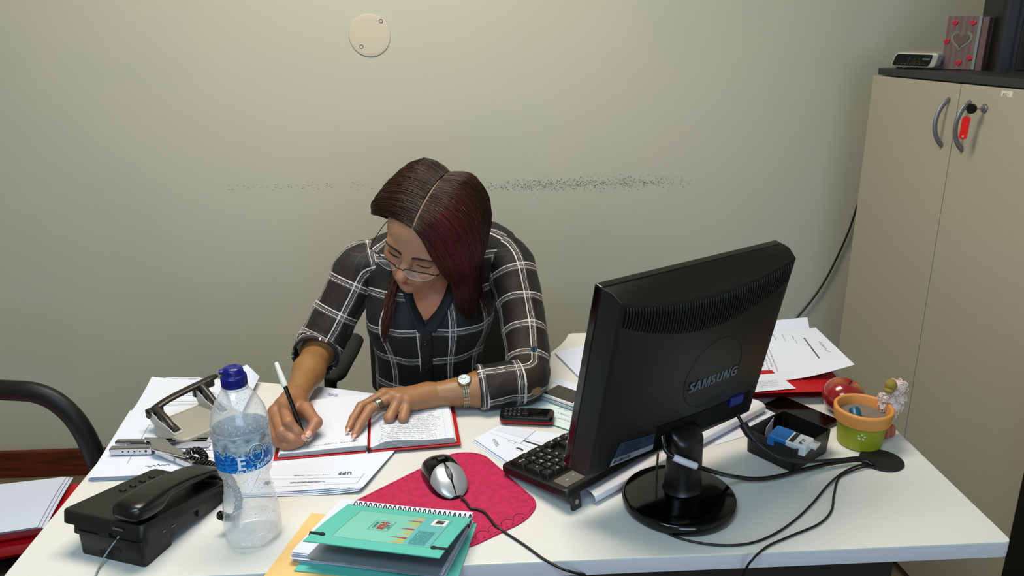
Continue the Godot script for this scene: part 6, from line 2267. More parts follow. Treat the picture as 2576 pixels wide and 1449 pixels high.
	for s in st:
		var bp: Vector3 = Vector3(1.4396, 1.3606, -2.19)
		var bk := placed("book", s[2], "book", Transform3D(Basis(Vector3.UP, 0.1 * hy), Vector3(bp.x + 0.01, hy, bp.z - 0.02)), "books stacked behind the heart box")
		g = G.new(); g.box(Vector3(0, (s[0] as float) / 2, 0), Vector3(0.13, s[0], 0.16), 0.001); obj("cover", g, mat(s[1], 0.6), bk)
		g = G.new(); g.box(Vector3(0.001, (s[0] as float) / 2, 0.0014), Vector3(0.127, (s[0] as float) * 0.7, 0.159)); obj("page_block", g, mat(Color(0.6, 0.58, 0.5), 0.8), bk)
		hy += (s[0] as float) + 0.0003
	# black loudspeaker
	a = Vector3(1.3171, 1.3476, -1.985)
	t = Transform3D(Basis(Vector3.UP, -0.28), Vector3(a.x, a.y, a.z))
	var sp := placed("loudspeaker", "black loudspeaker standing on the cabinet at the right edge", "loudspeaker", t)
	g = G.new(); g.box(Vector3(0.15, 0.21, -0.085), Vector3(0.3, 0.42, 0.17), 0.012, Basis.IDENTITY, 3); obj("housing", g, mat(Color(0.035, 0.026, 0.02), 0.5), sp)
	g = G.new(); g.box(Vector3(0.17, 0.21, 0.001), Vector3(0.25, 0.39, 0.008), 0.003); var gr := obj("grille", g, mat(Color(0.022, 0.02, 0.02), 0.7), sp)
	g = G.new()
	for i in 26:
		for j in 40:
			g.box(Vector3(0.06 + i * 0.009, 0.03 + j * 0.0093, 0.0052), Vector3(0.004, 0.004, 0.0006))
	var holes := obj("perforation", g, mat(Color(0.004, 0.004, 0.004), 0.9), gr)
	holes.set_meta("kind", "stuff")
	g = G.new(); g.box(Vector3(0.034, 0.21, 0.0015), Vector3(0.004, 0.4, 0.003), 0.001); obj("groove", g, mat(Color(0.008, 0.007, 0.006), 0.7), sp)

# ---------- smooth bodies: distance fields meshed as surface nets ----------
class Prim:
	var a: Vector3
	var b: Vector3
	var ra := 0.0
	var rb := 0.0
	var k := 0.01
	var ell := false
	var cut := false
	var inv: Basis
	var r: Vector3
	var c: Vector3       # centre and reach, for culling
	var reach := 0.0

	func d(p: Vector3) -> float:
		if ell:
			var q := inv * (p - a)
			var s := Vector3(q.x / r.x, q.y / r.y, q.z / r.z)
			var k0 := s.length()
			var k1 := Vector3(s.x / r.x, s.y / r.y, s.z / r.z).length()
			return k0 * (k0 - 1.0) / k1 if k1 > 1e-9 else -minf(r.x, minf(r.y, r.z))
		var ab := b - a
		var t := clampf((p - a).dot(ab) / ab.length_squared(), 0.0, 1.0)
		return p.distance_to(a + ab * t) - lerpf(ra, rb, t)


class Field:
	var prims: Array[Prim] = []

	func cap(a: Vector3, b: Vector3, ra: float, rb := -1.0, k := 0.01) -> void:
		var p := Prim.new()
		p.a = a
		p.b = b if a.distance_to(b) > 1e-5 else a + Vector3(0, 1e-4, 0)
		p.ra = ra
		p.rb = rb if rb > 0.0 else ra
		p.k = k
		p.c = (p.a + p.b) * 0.5
		p.reach = p.a.distance_to(p.b) * 0.5 + maxf(p.ra, p.rb)
		prims.append(p)

	func chain(pts: Array, radii: Array, k := 0.006) -> void:
		for i in pts.size() - 1:
			cap(pts[i], pts[i + 1], radii[i], radii[i + 1], k)

	func ball(at: Vector3, r: Vector3, k := 0.02, basis := Basis.IDENTITY, cut := false) -> void:
		var p := Prim.new()
		p.ell = true
		p.a = at
		p.r = r
		p.inv = basis.inverse()
		p.k = k
		p.cut = cut
		p.c = at
		p.reach = maxf(r.x, maxf(r.y, r.z))
		prims.append(p)

	func at(p: Vector3, list: Array[Prim]) -> float:
		var d := 1e9
		for q in list:
			var e := q.d(p)
			if q.cut:
				e = -e
				var h := maxf(q.k - absf(d - e), 0.0) / q.k
				d = maxf(d, e) + h * h * q.k * 0.25
			else:
				var h := maxf(q.k - absf(d - e), 0.0) / q.k
				d = minf(d, e) - h * h * q.k * 0.25
		return d

	func front(x: float, y: float, z0: float, z1: float) -> float:   # first surface met going from z0 to z1
		var z := z0
		var s := signf(z1 - z0)
		for i in 90:
			var e := at(Vector3(x, y, z), prims)
			if e < 0.0003:
				break
			z += s * maxf(e * 0.8, 0.0003)
			if (z1 - z) * s < 0:
				break
		return z

	func mesh(g: G, cell: float, tint: Variant = null, map: Variant = null) -> void:
		var lo := Vector3.ONE * 1e9
		var hi := -lo
		for q in prims:
			if not q.cut:
				lo = lo.min(q.c - Vector3.ONE * (q.reach + cell * 2))
				hi = hi.max(q.c + Vector3.ONE * (q.reach + cell * 2))
		var N := 8
		var bs := cell * N
		var hd := bs * 0.867 + cell * 0.2
		var cnt := ((hi - lo) / bs).ceil()
		var ids := {}
		var quads := PackedInt64Array()
		var W := N + 1
		var val := PackedFloat32Array()
		val.resize(W * W * W)
		var v0 := g.v.size()
		var i0 := g.ix.size()
		var ny := int(cnt.y) * N + 4
		var nz := int(cnt.z) * N + 4
		for bx in int(cnt.x):
			for by in int(cnt.y):
				for bz in int(cnt.z):
					var base := lo + Vector3(bx, by, bz) * bs
					var mid := base + Vector3.ONE * bs * 0.5
					var best := 1e9
					var ds := PackedFloat32Array()
					for q in prims:
						var e: float = q.c.distance_to(mid) - q.reach
						if e < hd * 3.0 + 0.06 or q.cut:
							e = q.d(mid)
						ds.append(e)
						if not q.cut:
							best = minf(best, e)
					if best > hd + 0.012:
						continue
					var near: Array[Prim] = []
					var any_cut := false
					for i in prims.size():
						var q := prims[i]
						if q.cut:
							if ds[i] < hd + q.k:
								near.append(q)
								any_cut = true
						elif ds[i] < maxf(best, 0.0) + 2.0 * hd + q.k + 0.01:
							near.append(q)
					if best < -(hd + 0.03) and not any_cut:
						continue
					var mv := at(mid, near)
					if absf(mv) > hd * 1.35 + 0.004:
						continue
					var n := 0
					for x in W:
						for y in W:
							for z in W:
								val[n] = at(base + Vector3(x, y, z) * cell, near)
								n += 1
					for x in N:
						for y in N:
							for z in N:
								var o := (x * W + y) * W + z
								var c0 := val[o]
								var neg := 0
								var sum := Vector3.ZERO
								var m := 0
								var e := [c0, val[o + W * W], val[o + W], val[o + W * W + W], val[o + 1], val[o + W * W + 1], val[o + W + 1], val[o + W * W + W + 1]]
								for i in 8:
									if e[i] < 0.0:
										neg += 1
								if neg == 0 or neg == 8:
									continue
								for i in 8:
									for bit in [1, 2, 4]:
										if i & bit == 0:
											var va: float = e[i]
											var vb: float = e[i | bit]
											if (va < 0.0) != (vb < 0.0):
												var t := va / (va - vb)
												var pa := Vector3(i & 1, (i >> 1) & 1, (i >> 2) & 1)
												var pb := Vector3((i | bit) & 1, ((i | bit) >> 1) & 1, ((i | bit) >> 2) & 1)
												sum += pa.lerp(pb, t)
												m += 1
								var gx := bx * N + x + 1
								var gy := by * N + y + 1
								var gz := bz * N + z + 1
								var key := (gx * ny + gy) * nz + gz
								var p := base + (Vector3(x, y, z) + sum / m) * cell
								if tint != null:
									g.col = tint.call(p)
								ids[key] = g.vert(p, map.call(p) if map != null else Vector2.ZERO)
								# quads round the three edges that start at this cell's low corner
								if (c0 < 0.0) != ((e[1] as float) < 0.0):
									quads.append_array(PackedInt64Array([key, key - nz, key - nz - 1, key - 1, 1 if c0 < 0.0 else 0]))
								if (c0 < 0.0) != ((e[2] as float) < 0.0):
									quads.append_array(PackedInt64Array([key, key - 1, key - 1 - ny * nz, key - ny * nz, 1 if c0 < 0.0 else 0]))
								if (c0 < 0.0) != ((e[4] as float) < 0.0):
									quads.append_array(PackedInt64Array([key, key - ny * nz, key - ny * nz - nz, key - nz, 1 if c0 < 0.0 else 0]))
		for i in range(0, quads.size(), 5):
			if ids.has(quads[i + 1]) and ids.has(quads[i + 2]) and ids.has(quads[i + 3]):
				if quads[i + 4]:
					g.quad(ids[quads[i]], ids[quads[i + 1]], ids[quads[i + 2]], ids[quads[i + 3]])
				else:
					g.quad(ids[quads[i]], ids[quads[i + 3]], ids[quads[i + 2]], ids[quads[i + 1]])
		for i in range(i0, g.ix.size(), 3):
			var f := (g.v[g.ix[i + 1]] - g.v[g.ix[i]]).cross(g.v[g.ix[i + 2]] - g.v[g.ix[i]])
			g.n[g.ix[i]] += f
			g.n[g.ix[i + 1]] += f
			g.n[g.ix[i + 2]] += f
		for i in range(v0, g.v.size()):
			g.n[i] = g.n[i].normalized()
		g.col = Color.WHITE

# ---------- the woman ----------
const HEAD_AT := Vector3(-0.0882, 1.0827, -1.5811)
var head := Transform3D(Basis(Vector3(0.9021, -0.3125, 0.2976), Vector3(0.1426, 0.8667, 0.4779), Vector3(-0.4073, -0.3887, 0.8264)).orthonormalized(), HEAD_AT)
var face := Field.new()
var shirt := Field.new()


func woman() -> void:
	var w := thing("person", "woman in black and white checked blouse writing in the red diary", "person", Vector3(0, 0, 0))
	build_face()
	build_shirt()
	var skin := StandardMaterial3D.new()
	skin.vertex_color_use_as_albedo = true
	skin.roughness = 0.48
	skin.subsurf_scatter_enabled = true
	skin.subsurf_scatter_strength = 0.05
	skin.heightmap_enabled = true
	skin.heightmap_scale = 0.012
	skin.heightmap_texture = noise(0.12, 77, [], 256, 3)
	skin.uv1_triplanar = true
	skin.uv1_scale = Vector3.ONE * 14.0
	var g := G.new()
	g.xf = head
	face.mesh(g, 0.0028, face_tint)
	g.xf = Transform3D.IDENTITY
	body_skin(g)
	obj("body", g, skin, w)
	face_details(w)
	clothes(w)
	hair(w)
	jewellery(w)


func tone(srgb: Color) -> Color:
	return srgb.srgb_to_linear()


func build_face() -> void:
	var f := face
	f.ball(Vector3(0, 0.03, -0.014), Vector3(0.073, 0.088, 0.094), 0.02)           # cranium
	f.ball(Vector3(0, -0.018, 0.026), Vector3(0.0605, 0.078, 0.06), 0.03)            # face
	f.ball(Vector3(0, 0.045, 0.04), Vector3(0.06, 0.05, 0.048), 0.03)             # forehead
	f.ball(Vector3(0, -0.068, 0.038), Vector3(0.041, 0.038, 0.043), 0.03)            # jaw
	f.ball(Vector3(0, -0.0965, 0.066), Vector3(0.0195, 0.0155, 0.0175), 0.02)           # chin
	for s in [-1.0, 1.0]:
		f.cap(Vector3(s * 0.057, -0.042, -0.004), Vector3(s * 0.028, -0.088, 0.048), 0.012, 0.013, 0.025)   # jaw line
		f.ball(Vector3(s * 0.040, -0.030, 0.058), Vector3(0.022, 0.019, 0.02), 0.022)    # cheekbone
		f.ball(Vector3(s * 0.028, 0.016, 0.076), Vector3(0.024, 0.008, 0.01), 0.014)     # brow ridge
	f.ball(Vector3(0, 0.012, 0.078), Vector3(0.016, 0.012, 0.01), 0.014)
	for s in [-1.0, 1.0]:
		f.ball(Vector3(s * 0.031, -0.004, 0.094), Vector3(0.018, 0.0105, 0.013), 0.012, Basis.IDENTITY, true)   # socket
	for s in [-1.0, 1.0]:
		f.ball(Vector3(s * 0.031, -0.004, 0.0705), Vector3(0.0165, 0.0115, 0.0135), 0.004)     # lowered lids over the eyes
		f.cap(Vector3(s * 0.020, -0.0085, 0.0815), Vector3(s * 0.043, -0.0085, 0.0775), 0.0022, 0.0018, 0.003)   # lid edge
	f.cap(Vector3(0, 0.01, 0.083), Vector3(0, -0.018, 0.098), 0.0075, 0.0085, 0.012)         # nose bridge
	f.cap(Vector3(0, -0.018, 0.098), Vector3(0, -0.03, 0.109), 0.0085, 0.0098, 0.008)
	f.ball(Vector3(0, -0.0335, 0.109), Vector3(0.0108, 0.0092, 0.0105), 0.008)
	for s in [-1.0, 1.0]:
		f.ball(Vector3(s * 0.0115, -0.0375, 0.0935), Vector3(0.0072, 0.0068, 0.0095), 0.006)
		f.ball(Vector3(s * 0.0058, -0.0440, 0.099), Vector3(0.0034, 0.0034, 0.0046), 0.003, Basis.IDENTITY, true)   # nostril
	f.ball(Vector3(0, -0.06, 0.07), Vector3(0.03, 0.024, 0.023), 0.02)             # muzzle
	f.cap(Vector3(-0.012, -0.0555, 0.0915), Vector3(0.012, -0.0555, 0.0915), 0.0042, 0.0042, 0.006)  # upper lip
	f.cap(Vector3(-0.012, -0.0555, 0.0915), Vector3(-0.0235, -0.0585, 0.0825), 0.0040, 0.0022, 0.006)
	f.cap(Vector3(0.012, -0.0555, 0.0915), Vector3(0.0235, -0.0585, 0.0825), 0.0040, 0.0022, 0.006)
	f.cap(Vector3(-0.01, -0.0655, 0.089), Vector3(0.01, -0.0655, 0.089), 0.0050, 0.0050, 0.006)    # lower lip
	f.cap(Vector3(-0.01, -0.0655, 0.089), Vector3(-0.021, -0.0605, 0.082), 0.0045, 0.0025, 0.006)
	f.cap(Vector3(0.01, -0.0655, 0.089), Vector3(0.021, -0.0605, 0.082), 0.0045, 0.0025, 0.006)
	for s in [-1.0, 1.0]:
		f.ball(Vector3(s * 0.012, -0.0603, 0.0965), Vector3(0.013, 0.0011, 0.006), 0.003, Basis(Vector3.BACK, s * 0.09) * Basis(Vector3.UP, s * 0.45), true)   # the line between the lips
		f.ball(Vector3(s * 0.073, -0.004, -0.006), Vector3(0.008, 0.03, 0.018), 0.008, Basis(Vector3.UP, s * 0.35))   # ear
	f.ball(Vector3(0, -0.0785, 0.0895), Vector3(0.018, 0.005, 0.008), 0.01, Basis.IDENTITY, true)     # hollow over the chin
	var down := head.affine_inverse()
	f.cap(Vector3(0, -0.05, -0.036), down * Vector3(-0.083, 0.975, -1.7), 0.045, 0.052, 0.018)      # neck


func face_tint(p: Vector3) -> Color:
	var base := tone(Color(0.65, 0.475, 0.36))
	var f := func(c: Vector3, r: Vector3) -> float: return exp(-((p - c) / r).length_squared())
	base = base.lerp(tone(Color(0.71, 0.40, 0.33)), 0.75 * f.call(Vector3(0, -0.032, 0.106), Vector3(0.016, 0.014, 0.02)))
	for s in [-1.0, 1.0]:
		base = base.lerp(tone(Color(0.74, 0.45, 0.37)), 0.5 * f.call(Vector3(s * 0.042, -0.036, 0.07), Vector3(0.02, 0.018, 0.03)))
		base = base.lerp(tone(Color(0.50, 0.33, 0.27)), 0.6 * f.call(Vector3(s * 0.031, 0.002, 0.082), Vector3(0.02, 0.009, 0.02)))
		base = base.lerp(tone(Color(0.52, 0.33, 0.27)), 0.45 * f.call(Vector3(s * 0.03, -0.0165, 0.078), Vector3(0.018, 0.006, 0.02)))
		base = base.lerp(tone(Color(0.25, 0.12, 0.1)), 0.9 * f.call(Vector3(s * 0.0058, -0.0440, 0.097), Vector3(0.0034, 0.003, 0.008)))
	var lip := clampf(1.6 - 1.5 * ((p - Vector3(0, -0.0605, 0.09)) / Vector3(0.0245, 0.0098, 0.03)).length(), 0.0, 1.0)
	if p.z > 0.07:
		base = base.lerp(tone(Color(0.60, 0.22, 0.23)), lip)
		base = base.lerp(tone(Color(0.3, 0.1, 0.1)), clampf(1.0 - absf(p.y + 0.0603) / 0.0013, 0.0, 1.0) * clampf(1.5 - absf(p.x) / 0.016, 0, 1) * 0.8)
	return base


func arm_tint(p: Vector3) -> Color:
	return tone(Color(0.545, 0.385, 0.225)).lerp(tone(Color(0.60, 0.415, 0.30)), clampf((p.z + 1.45) * 9.0, 0.0, 1.0))


func body_skin(g: G) -> void:
	# trunk and thighs, hidden by the clothes, with the bare chest at the neckline
	var f := Field.new()
	f.cap(Vector3(-0.083, 0.99, -1.69), Vector3(-0.088, 0.93, -1.685), 0.055, 0.07, 0.03)
	f.ball(Vector3(-0.092, 0.88, -1.685), Vector3(0.125, 0.13, 0.076), 0.04)
	f.cap(Vector3(-0.22, 0.975, -1.7), Vector3(0.05, 0.98, -1.715), 0.042, 0.042, 0.05)
	f.ball(Vector3(-0.094, 0.895, -1.66), Vector3(0.062, 0.075, 0.06), 0.03)
	f.ball(Vector3(-0.1, 0.7, -1.69), Vector3(0.11, 0.16, 0.08), 0.05)
	f.ball(Vector3(-0.1, 0.56, -1.78), Vector3(0.15, 0.1, 0.12), 0.05)
	f.mesh(g, 0.009, func(p: Vector3) -> Color: return tone(Color(0.72, 0.46, 0.32)))
	# right arm (towards the left of the picture)
	f = Field.new()
	var er := Vector3(-0.338, 0.806, -1.63)
	var wr: Vector3 = Vector3(-0.3504, 0.794, -1.4117)
	f.chain([Vector3(-0.245, 0.972, -1.692), Vector3(-0.278, 0.915, -1.672), Vector3(-0.318, 0.845, -1.645), er], [0.040, 0.038, 0.036, 0.036], 0.02)
	f.cap(er, er.lerp(wr, 0.42), 0.033, 0.0305, 0.02)
	f.cap(er.lerp(wr, 0.42), wr, 0.0305, 0.0235, 0.02)
	f.mesh(g, 0.006, arm_tint)
	f = Field.new()
	var el: Vector3 = Vector3(0.1052, 0.796, -1.4606)
	var wl: Vector3 = Vector3(-0.0919, 0.79, -1.4256)
	f.chain([Vector3(0.082, 0.978, -1.7), Vector3(0.102, 0.915, -1.64), Vector3(0.112, 0.845, -1.555), Vector3(0.112, 0.806, -1.495), el], [0.040, 0.038, 0.036, 0.033, 0.031], 0.02)
	f.cap(el, el.lerp(wl, 0.4), 0.031, 0.033, 0.03)
	f.cap(el.lerp(wl, 0.4), wl, 0.034, 0.0235, 0.03)
	f.mesh(g, 0.006, arm_tint)
	hand_resting(g, el, wl)
	hand_writing(g, er, wr)


func hand_resting(g: G, el: Vector3, w: Vector3) -> void:
	var f := Field.new()
	var m1: Vector3 = Vector3(-0.1751, 0.802, -1.4126)
	var m2: Vector3 = Vector3(-0.158, 0.806, -1.3948)
	var m3: Vector3 = Vector3(-0.1444, 0.804, -1.386)
	var m4: Vector3 = Vector3(-0.1287, 0.797, -1.3854)
	f.cap(w.lerp(el, 0.16), w, 0.0255, 0.0235, 0.02)
	f.cap(w, m1, 0.0195, 0.0125, 0.014)
	f.cap(w, m2, 0.020, 0.0125, 0.014)
	f.cap(w, m3, 0.020, 0.0120, 0.014)
	f.cap(w, m4, 0.0185, 0.0112, 0.014)
	f.cap(m1.lerp(w, 0.35) - Vector3(0, 0.006, 0), m4.lerp(w, 0.35) - Vector3(0, 0.006, 0), 0.0125, 0.012, 0.014)
	for m in [m1, m2, m3, m4]:
		f.ball(m + Vector3(0, 0.0035, 0), Vector3(0.0105, 0.0095, 0.0105), 0.006)
	# first and middle finger stretched, tips on the page
	f.chain([m1, Vector3(-0.2161, 0.795, -1.3788), Vector3(-0.2277, 0.784, -1.3525), Vector3(-0.2345, 0.7745, -1.3319)], [0.0108, 0.0092, 0.0082, 0.0068], 0.0035)
	f.chain([m2, Vector3(-0.1975, 0.797, -1.3623), Vector3(-0.2115, 0.785, -1.3294), Vector3(-0.2203, 0.7745, -1.3072)], [0.0112, 0.0096, 0.0085, 0.0070], 0.0035)
	# ring and little finger folded under, knuckles down
	f.chain([m3, Vector3(-0.1607, 0.783, -1.3513), Vector3(-0.1575, 0.7785, -1.3722), Vector3(-0.1468, 0.779, -1.39)], [0.0112, 0.0102, 0.009, 0.0078], 0.0035)
	f.chain([m4, Vector3(-0.1347, 0.7815, -1.3523), Vector3(-0.1326, 0.7775, -1.3724), Vector3(-0.1287, 0.778, -1.394)], [0.0104, 0.0096, 0.0082, 0.0070], 0.0035)
	# thumb under the palm
	f.chain([w.lerp(m1, 0.3) - Vector3(0, 0.006, 0.006), Vector3(-0.135, 0.78, -1.4415), Vector3(-0.1555, 0.779, -1.431), Vector3(-0.1731, 0.7785, -1.4264)], [0.0135, 0.0115, 0.0098, 0.008], 0.006)
	f.mesh(g, 0.0022, arm_tint)


func hand_tint(p: Vector3) -> Color:
	return tone(Color(0.70, 0.47, 0.35))


func hand_writing(g: G, er: Vector3, w: Vector3) -> void:
	var f := Field.new()
	var m1: Vector3 = Vector3(-0.3551, 0.816, -1.3542)
	var m2: Vector3 = Vector3(-0.3681, 0.808, -1.3435)
	var m3: Vector3 = Vector3(-0.3716, 0.794, -1.3329)
	var m4: Vector3 = Vector3(-0.3676, 0.783, -1.3197)
	f.cap(w.lerp(er, 0.14), w, 0.0240, 0.0235, 0.02)
	f.cap(w, m1, 0.0195, 0.0125, 0.016)
	f.cap(w, m2, 0.0195, 0.0124, 0.016)
	f.cap(w - Vector3(0, 0.006, 0), m3, 0.0205, 0.0125, 0.016)
	f.cap(w - Vector3(0, 0.014, 0), m4, 0.0185, 0.0118, 0.016)
	for m in [m1, m2, m3]:
		f.ball(m + Vector3(-0.001, 0.003, 0.001), Vector3(0.0108, 0.01, 0.0108), 0.006)
	f.chain([m1, Vector3(-0.3325, 0.814, -1.2903), Vector3(-0.3184, 0.797, -1.2852), Vector3(-0.308, 0.7845, -1.2838)], [0.0118, 0.0102, 0.0088, 0.0072], 0.004)
	f.chain([m2, Vector3(-0.3447, 0.798, -1.2838), Vector3(-0.3254, 0.786, -1.2767), Vector3(-0.3128, 0.778, -1.28)], [0.0116, 0.0102, 0.0090, 0.0075], 0.004)
	f.chain([m3, Vector3(-0.3557, 0.7835, -1.2889), Vector3(-0.3381, 0.7775, -1.2798), Vector3(-0.3222, 0.7755, -1.2765)], [0.0112, 0.0098, 0.0088, 0.0075], 0.004)
	f.chain([m4, Vector3(-0.3553, 0.7765, -1.2869), Vector3(-0.3392, 0.7745, -1.2766), Vector3(-0.3282, 0.7745, -1.2745)], [0.0105, 0.009, 0.008, 0.007], 0.004)
	# thumb from the side of the palm, closing on the pen
	var c0 := w.lerp(m1, 0.25) + Vector3(0.012, -0.008, 0.008)
	f.chain([c0, Vector3(-0.3167, 0.8, -1.3648), Vector3(-0.2905, 0.796, -1.3191), Vector3(-0.3001, 0.7875, -1.2923)], [0.0165, 0.0128, 0.0108, 0.0080], 0.007)
	f.cap(c0, m1.lerp(w, 0.25), 0.015, 0.013, 0.016)
	f.mesh(g, 0.0022, arm_tint)


func nail(w: Node3D, at: Vector3, along: Vector3, up: Vector3, s: float, called := "nail") -> void:
	var x := along.normalized()
	var y := (up - x * up.dot(x)).normalized()
	var b := Basis(x, y, x.cross(y))
	var g := G.new()
	g.ell(at, Vector3(0.0062, 0.0018, 0.0046) * s, b, 14)
	var o := obj(called, g, mat(Color(0.80, 0.58, 0.51), 0.25), w)
	g = G.new()
	g.ell(at + x * 0.0050 * s, Vector3(0.0015, 0.0011, 0.0036) * s, b, 12)
	obj("nail_tip", g, mat(Color(0.84, 0.76, 0.71), 0.3), o)


func face_details(w: Node3D) -> void:
	var z := func(x: float, y: float) -> float: return face.front(x, y, 0.14, 0.0)
	var brow_m := mat(Color(0.11, 0.07, 0.055), 0.8)
	var rng := RandomNumberGenerator.new()
	rng.seed = 12
	for s in [-1.0, 1.0]:
		var g := G.new()
		for k in 150:
			var t := rng.randf()
			var x: float = s * lerpf(0.011, 0.053, t)
			var y := 0.0115 + 0.0065 * sin(t * 2.2) - 0.004 * t + rng.randf_range(-0.0024, 0.0024) * (1.1 - t)
			var d := Vector2(s * 0.006, lerpf(0.003, -0.0018, t))
			var p := PackedVector3Array()
			for i in 4:
				var q := Vector2(x, y) + d * (i / 3.0)
				p.append(Vector3(q.x, q.y, z.call(q.x, q.y) + 0.0007))
			g.xf = head
			g.tube(p, PackedFloat32Array([0.0007, 0.0009, 0.0007, 0.0002]), 4)
		obj("eyebrow", g, brow_m, w)
		g = G.new()
		g.xf = head
		var lash := PackedVector3Array()
		var r := PackedFloat32Array()
		for i in 13:
			var t := i / 12.0
			var x: float = s * lerpf(0.0175, 0.0475, t)
			var y := -0.0098 - 0.0016 * sin(PI * t)
			lash.append(Vector3(x, y, z.call(x, y) + 0.0008))
			r.append(0.0004 + 0.0009 * sin(PI * t))
		g.tube(lash, r, 5)
		obj("eyelashes", g, mat(Color(0.03, 0.02, 0.018), 0.8), w)
	# finger nails
	nail(w, Vector3(-0.2346, 0.7785, -1.3187), Vector3(-0.2388, 0.774, -1.3152) - Vector3(-0.2286, 0.786, -1.3379), Vector3.UP, 0.95)
	nail(w, Vector3(-0.2198, 0.779, -1.2947), Vector3(-0.2242, 0.774, -1.2923) - Vector3(-0.2133, 0.786, -1.3156), Vector3.UP, 1.0)
	nail(w, Vector3(-0.3045, 0.79, -1.2753), Vector3(-0.303, 0.78, -1.2815) - Vector3(-0.3141, 0.796, -1.281), Vector3(0.2, 0.9, 0.5), 1.05)
	nail(w, Vector3(-0.2967, 0.7945, -1.281), Vector3(-0.3023, 0.7855, -1.2803) - Vector3(-0.2924, 0.796, -1.3013), Vector3(0.35, 0.75, 0.55), 1.15)


func build_shirt() -> void:
	var f := shirt
	f.ball(Vector3(-0.093, 0.89, -1.692), Vector3(0.142, 0.13, 0.092), 0.05)
	f.cap(Vector3(-0.225, 0.985, -1.7), Vector3(0.058, 0.992, -1.715), 0.050, 0.050, 0.06)
	f.cap(Vector3(-0.14, 1.01, -1.715), Vector3(-0.02, 1.015, -1.72), 0.048, 0.048, 0.05)
	f.ball(Vector3(0.035, 1.02, -1.745), Vector3(0.055, 0.036, 0.05), 0.04)
	f.ball(Vector3(-0.158, 0.865, -1.635), Vector3(0.066, 0.062, 0.056), 0.05)
	f.ball(Vector3(-0.032, 0.868, -1.645), Vector3(0.066, 0.062, 0.056), 0.05)
	f.ball(Vector3(-0.103, 0.72, -1.69), Vector3(0.124, 0.17, 0.094), 0.06)
	f.ball(Vector3(-0.1, 0.56, -1.76), Vector3(0.165, 0.1, 0.135), 0.06)
	# opening at the neck: a wedge down to the first closed button
	f.cap(Vector3(-0.1015, 0.868, -1.57), Vector3(-0.086, 1, -1.6), 0.012, 0.062, 0.006)
	f.prims[-1].cut = true
	f.cap(Vector3(-0.086, 1, -1.6), Vector3(-0.083, 1.08, -1.66), 0.056, 0.066, 0.006)
	f.prims[-1].cut = true


func plaid(alpha: float) -> StandardMaterial3D:
	var im := Image.create(512, 512, false, Image.FORMAT_RGBA8)
	im.fill(Color(0.020, 0.016, 0.018, alpha))
	var rng := RandomNumberGenerator.new()
	rng.seed = 19
	var fn := FastNoiseLite.new()
	fn.frequency = 0.03
	var bars := [[20.0, 24.0, 0.95], [52.0, 9.0, 0.62], [70.0, 8.0, 0.62], [92.0, 15.0, 0.9], [112.0, 7.0, 0.5]]
	for way in 2:
		for y in 512:
			for b in bars:
				var half: float = b[1] * 0.5 * (0.85 + 0.35 * fn.get_noise_2d(y * 0.9, b[0] * 7.0 + way * 500.0))
				var mid: float = b[0] + 3.0 * fn.get_noise_2d(y * 0.4, b[0] + way * 900.0)
				for x in range(int(mid - half), int(mid + half) + 1):
					var v: float = b[2]
					var c := Color(0.80, 0.77, 0.75)
					var px := Vector2i(x, y) if way == 0 else Vector2i(y, x)
					var old := im.get_pixelv(px)
					im.set_pixelv(px, Color(maxf(old.r, c.r * v), maxf(old.g, c.g * v), maxf(old.b, c.b * v), 1.0 if v > 0.7 else maxf(old.a, 0.95)))
	var m := StandardMaterial3D.new()
	m.albedo_texture = ImageTexture.create_from_image(im)
	m.roughness = 0.7
	m.rim_enabled = true
	m.rim = 0.06
	if alpha < 1.0:
		m.transparency = BaseMaterial3D.TRANSPARENCY_ALPHA
	return m


func sleeve(w: Node3D, pts: Array, radii: Array, m: Material, seed_: int, u0: float) -> MeshInstance3D:
	var path := smooth_path(pts, 10)
	var f := FastNoiseLite.new()
	f.seed = seed_
	f.frequency = 9.0
	var rows := []
	var side := Vector3.ZERO
	var run := 0.0
	var runs := PackedFloat32Array()
	var seg := 48
	for i in path.size():
		var d := (path[mini(i + 1, path.size() - 1)] - path[maxi(i - 1, 0)]).normalized()
		if i == 0:
			side = d.cross(Vector3.BACK).normalized()
		else:
			run += path[i].distance_to(path[i - 1])
		side = (side - d * side.dot(d)).normalized()
		var t := side.cross(d)
		var s := float(i) / (path.size() - 1) * (radii.size() - 1)
		var j := mini(int(s), radii.size() - 2)
		var r := lerpf(radii[j], radii[j + 1], s - j)
		var row := PackedVector3Array()
		for k in seg:
			var a := TAU * k / seg
			var dir := side * cos(a) + t * sin(a)
			var q := path[i] + dir * r
			var wr := f.get_noise_3d(q.x, q.y * 1.6, q.z) * 0.010 + f.get_noise_3d(q.x * 3.0, q.y * 3.0, q.z * 3.0) * 0.003
			row.append(path[i] + dir * (r + wr * (0.6 + 0.3 * s / radii.size())))
		rows.append(row)
		runs.append(run)
	var g := G.new()
	g.grid(rows, true)
	var wd := seg + 1
	for i in rows.size():
		for k in wd:
			g.uv[i * wd + k] = Vector2(float(k) / seg * 4.0 + u0, runs[i] / 0.072)
	return obj("sleeve", g, m, w)


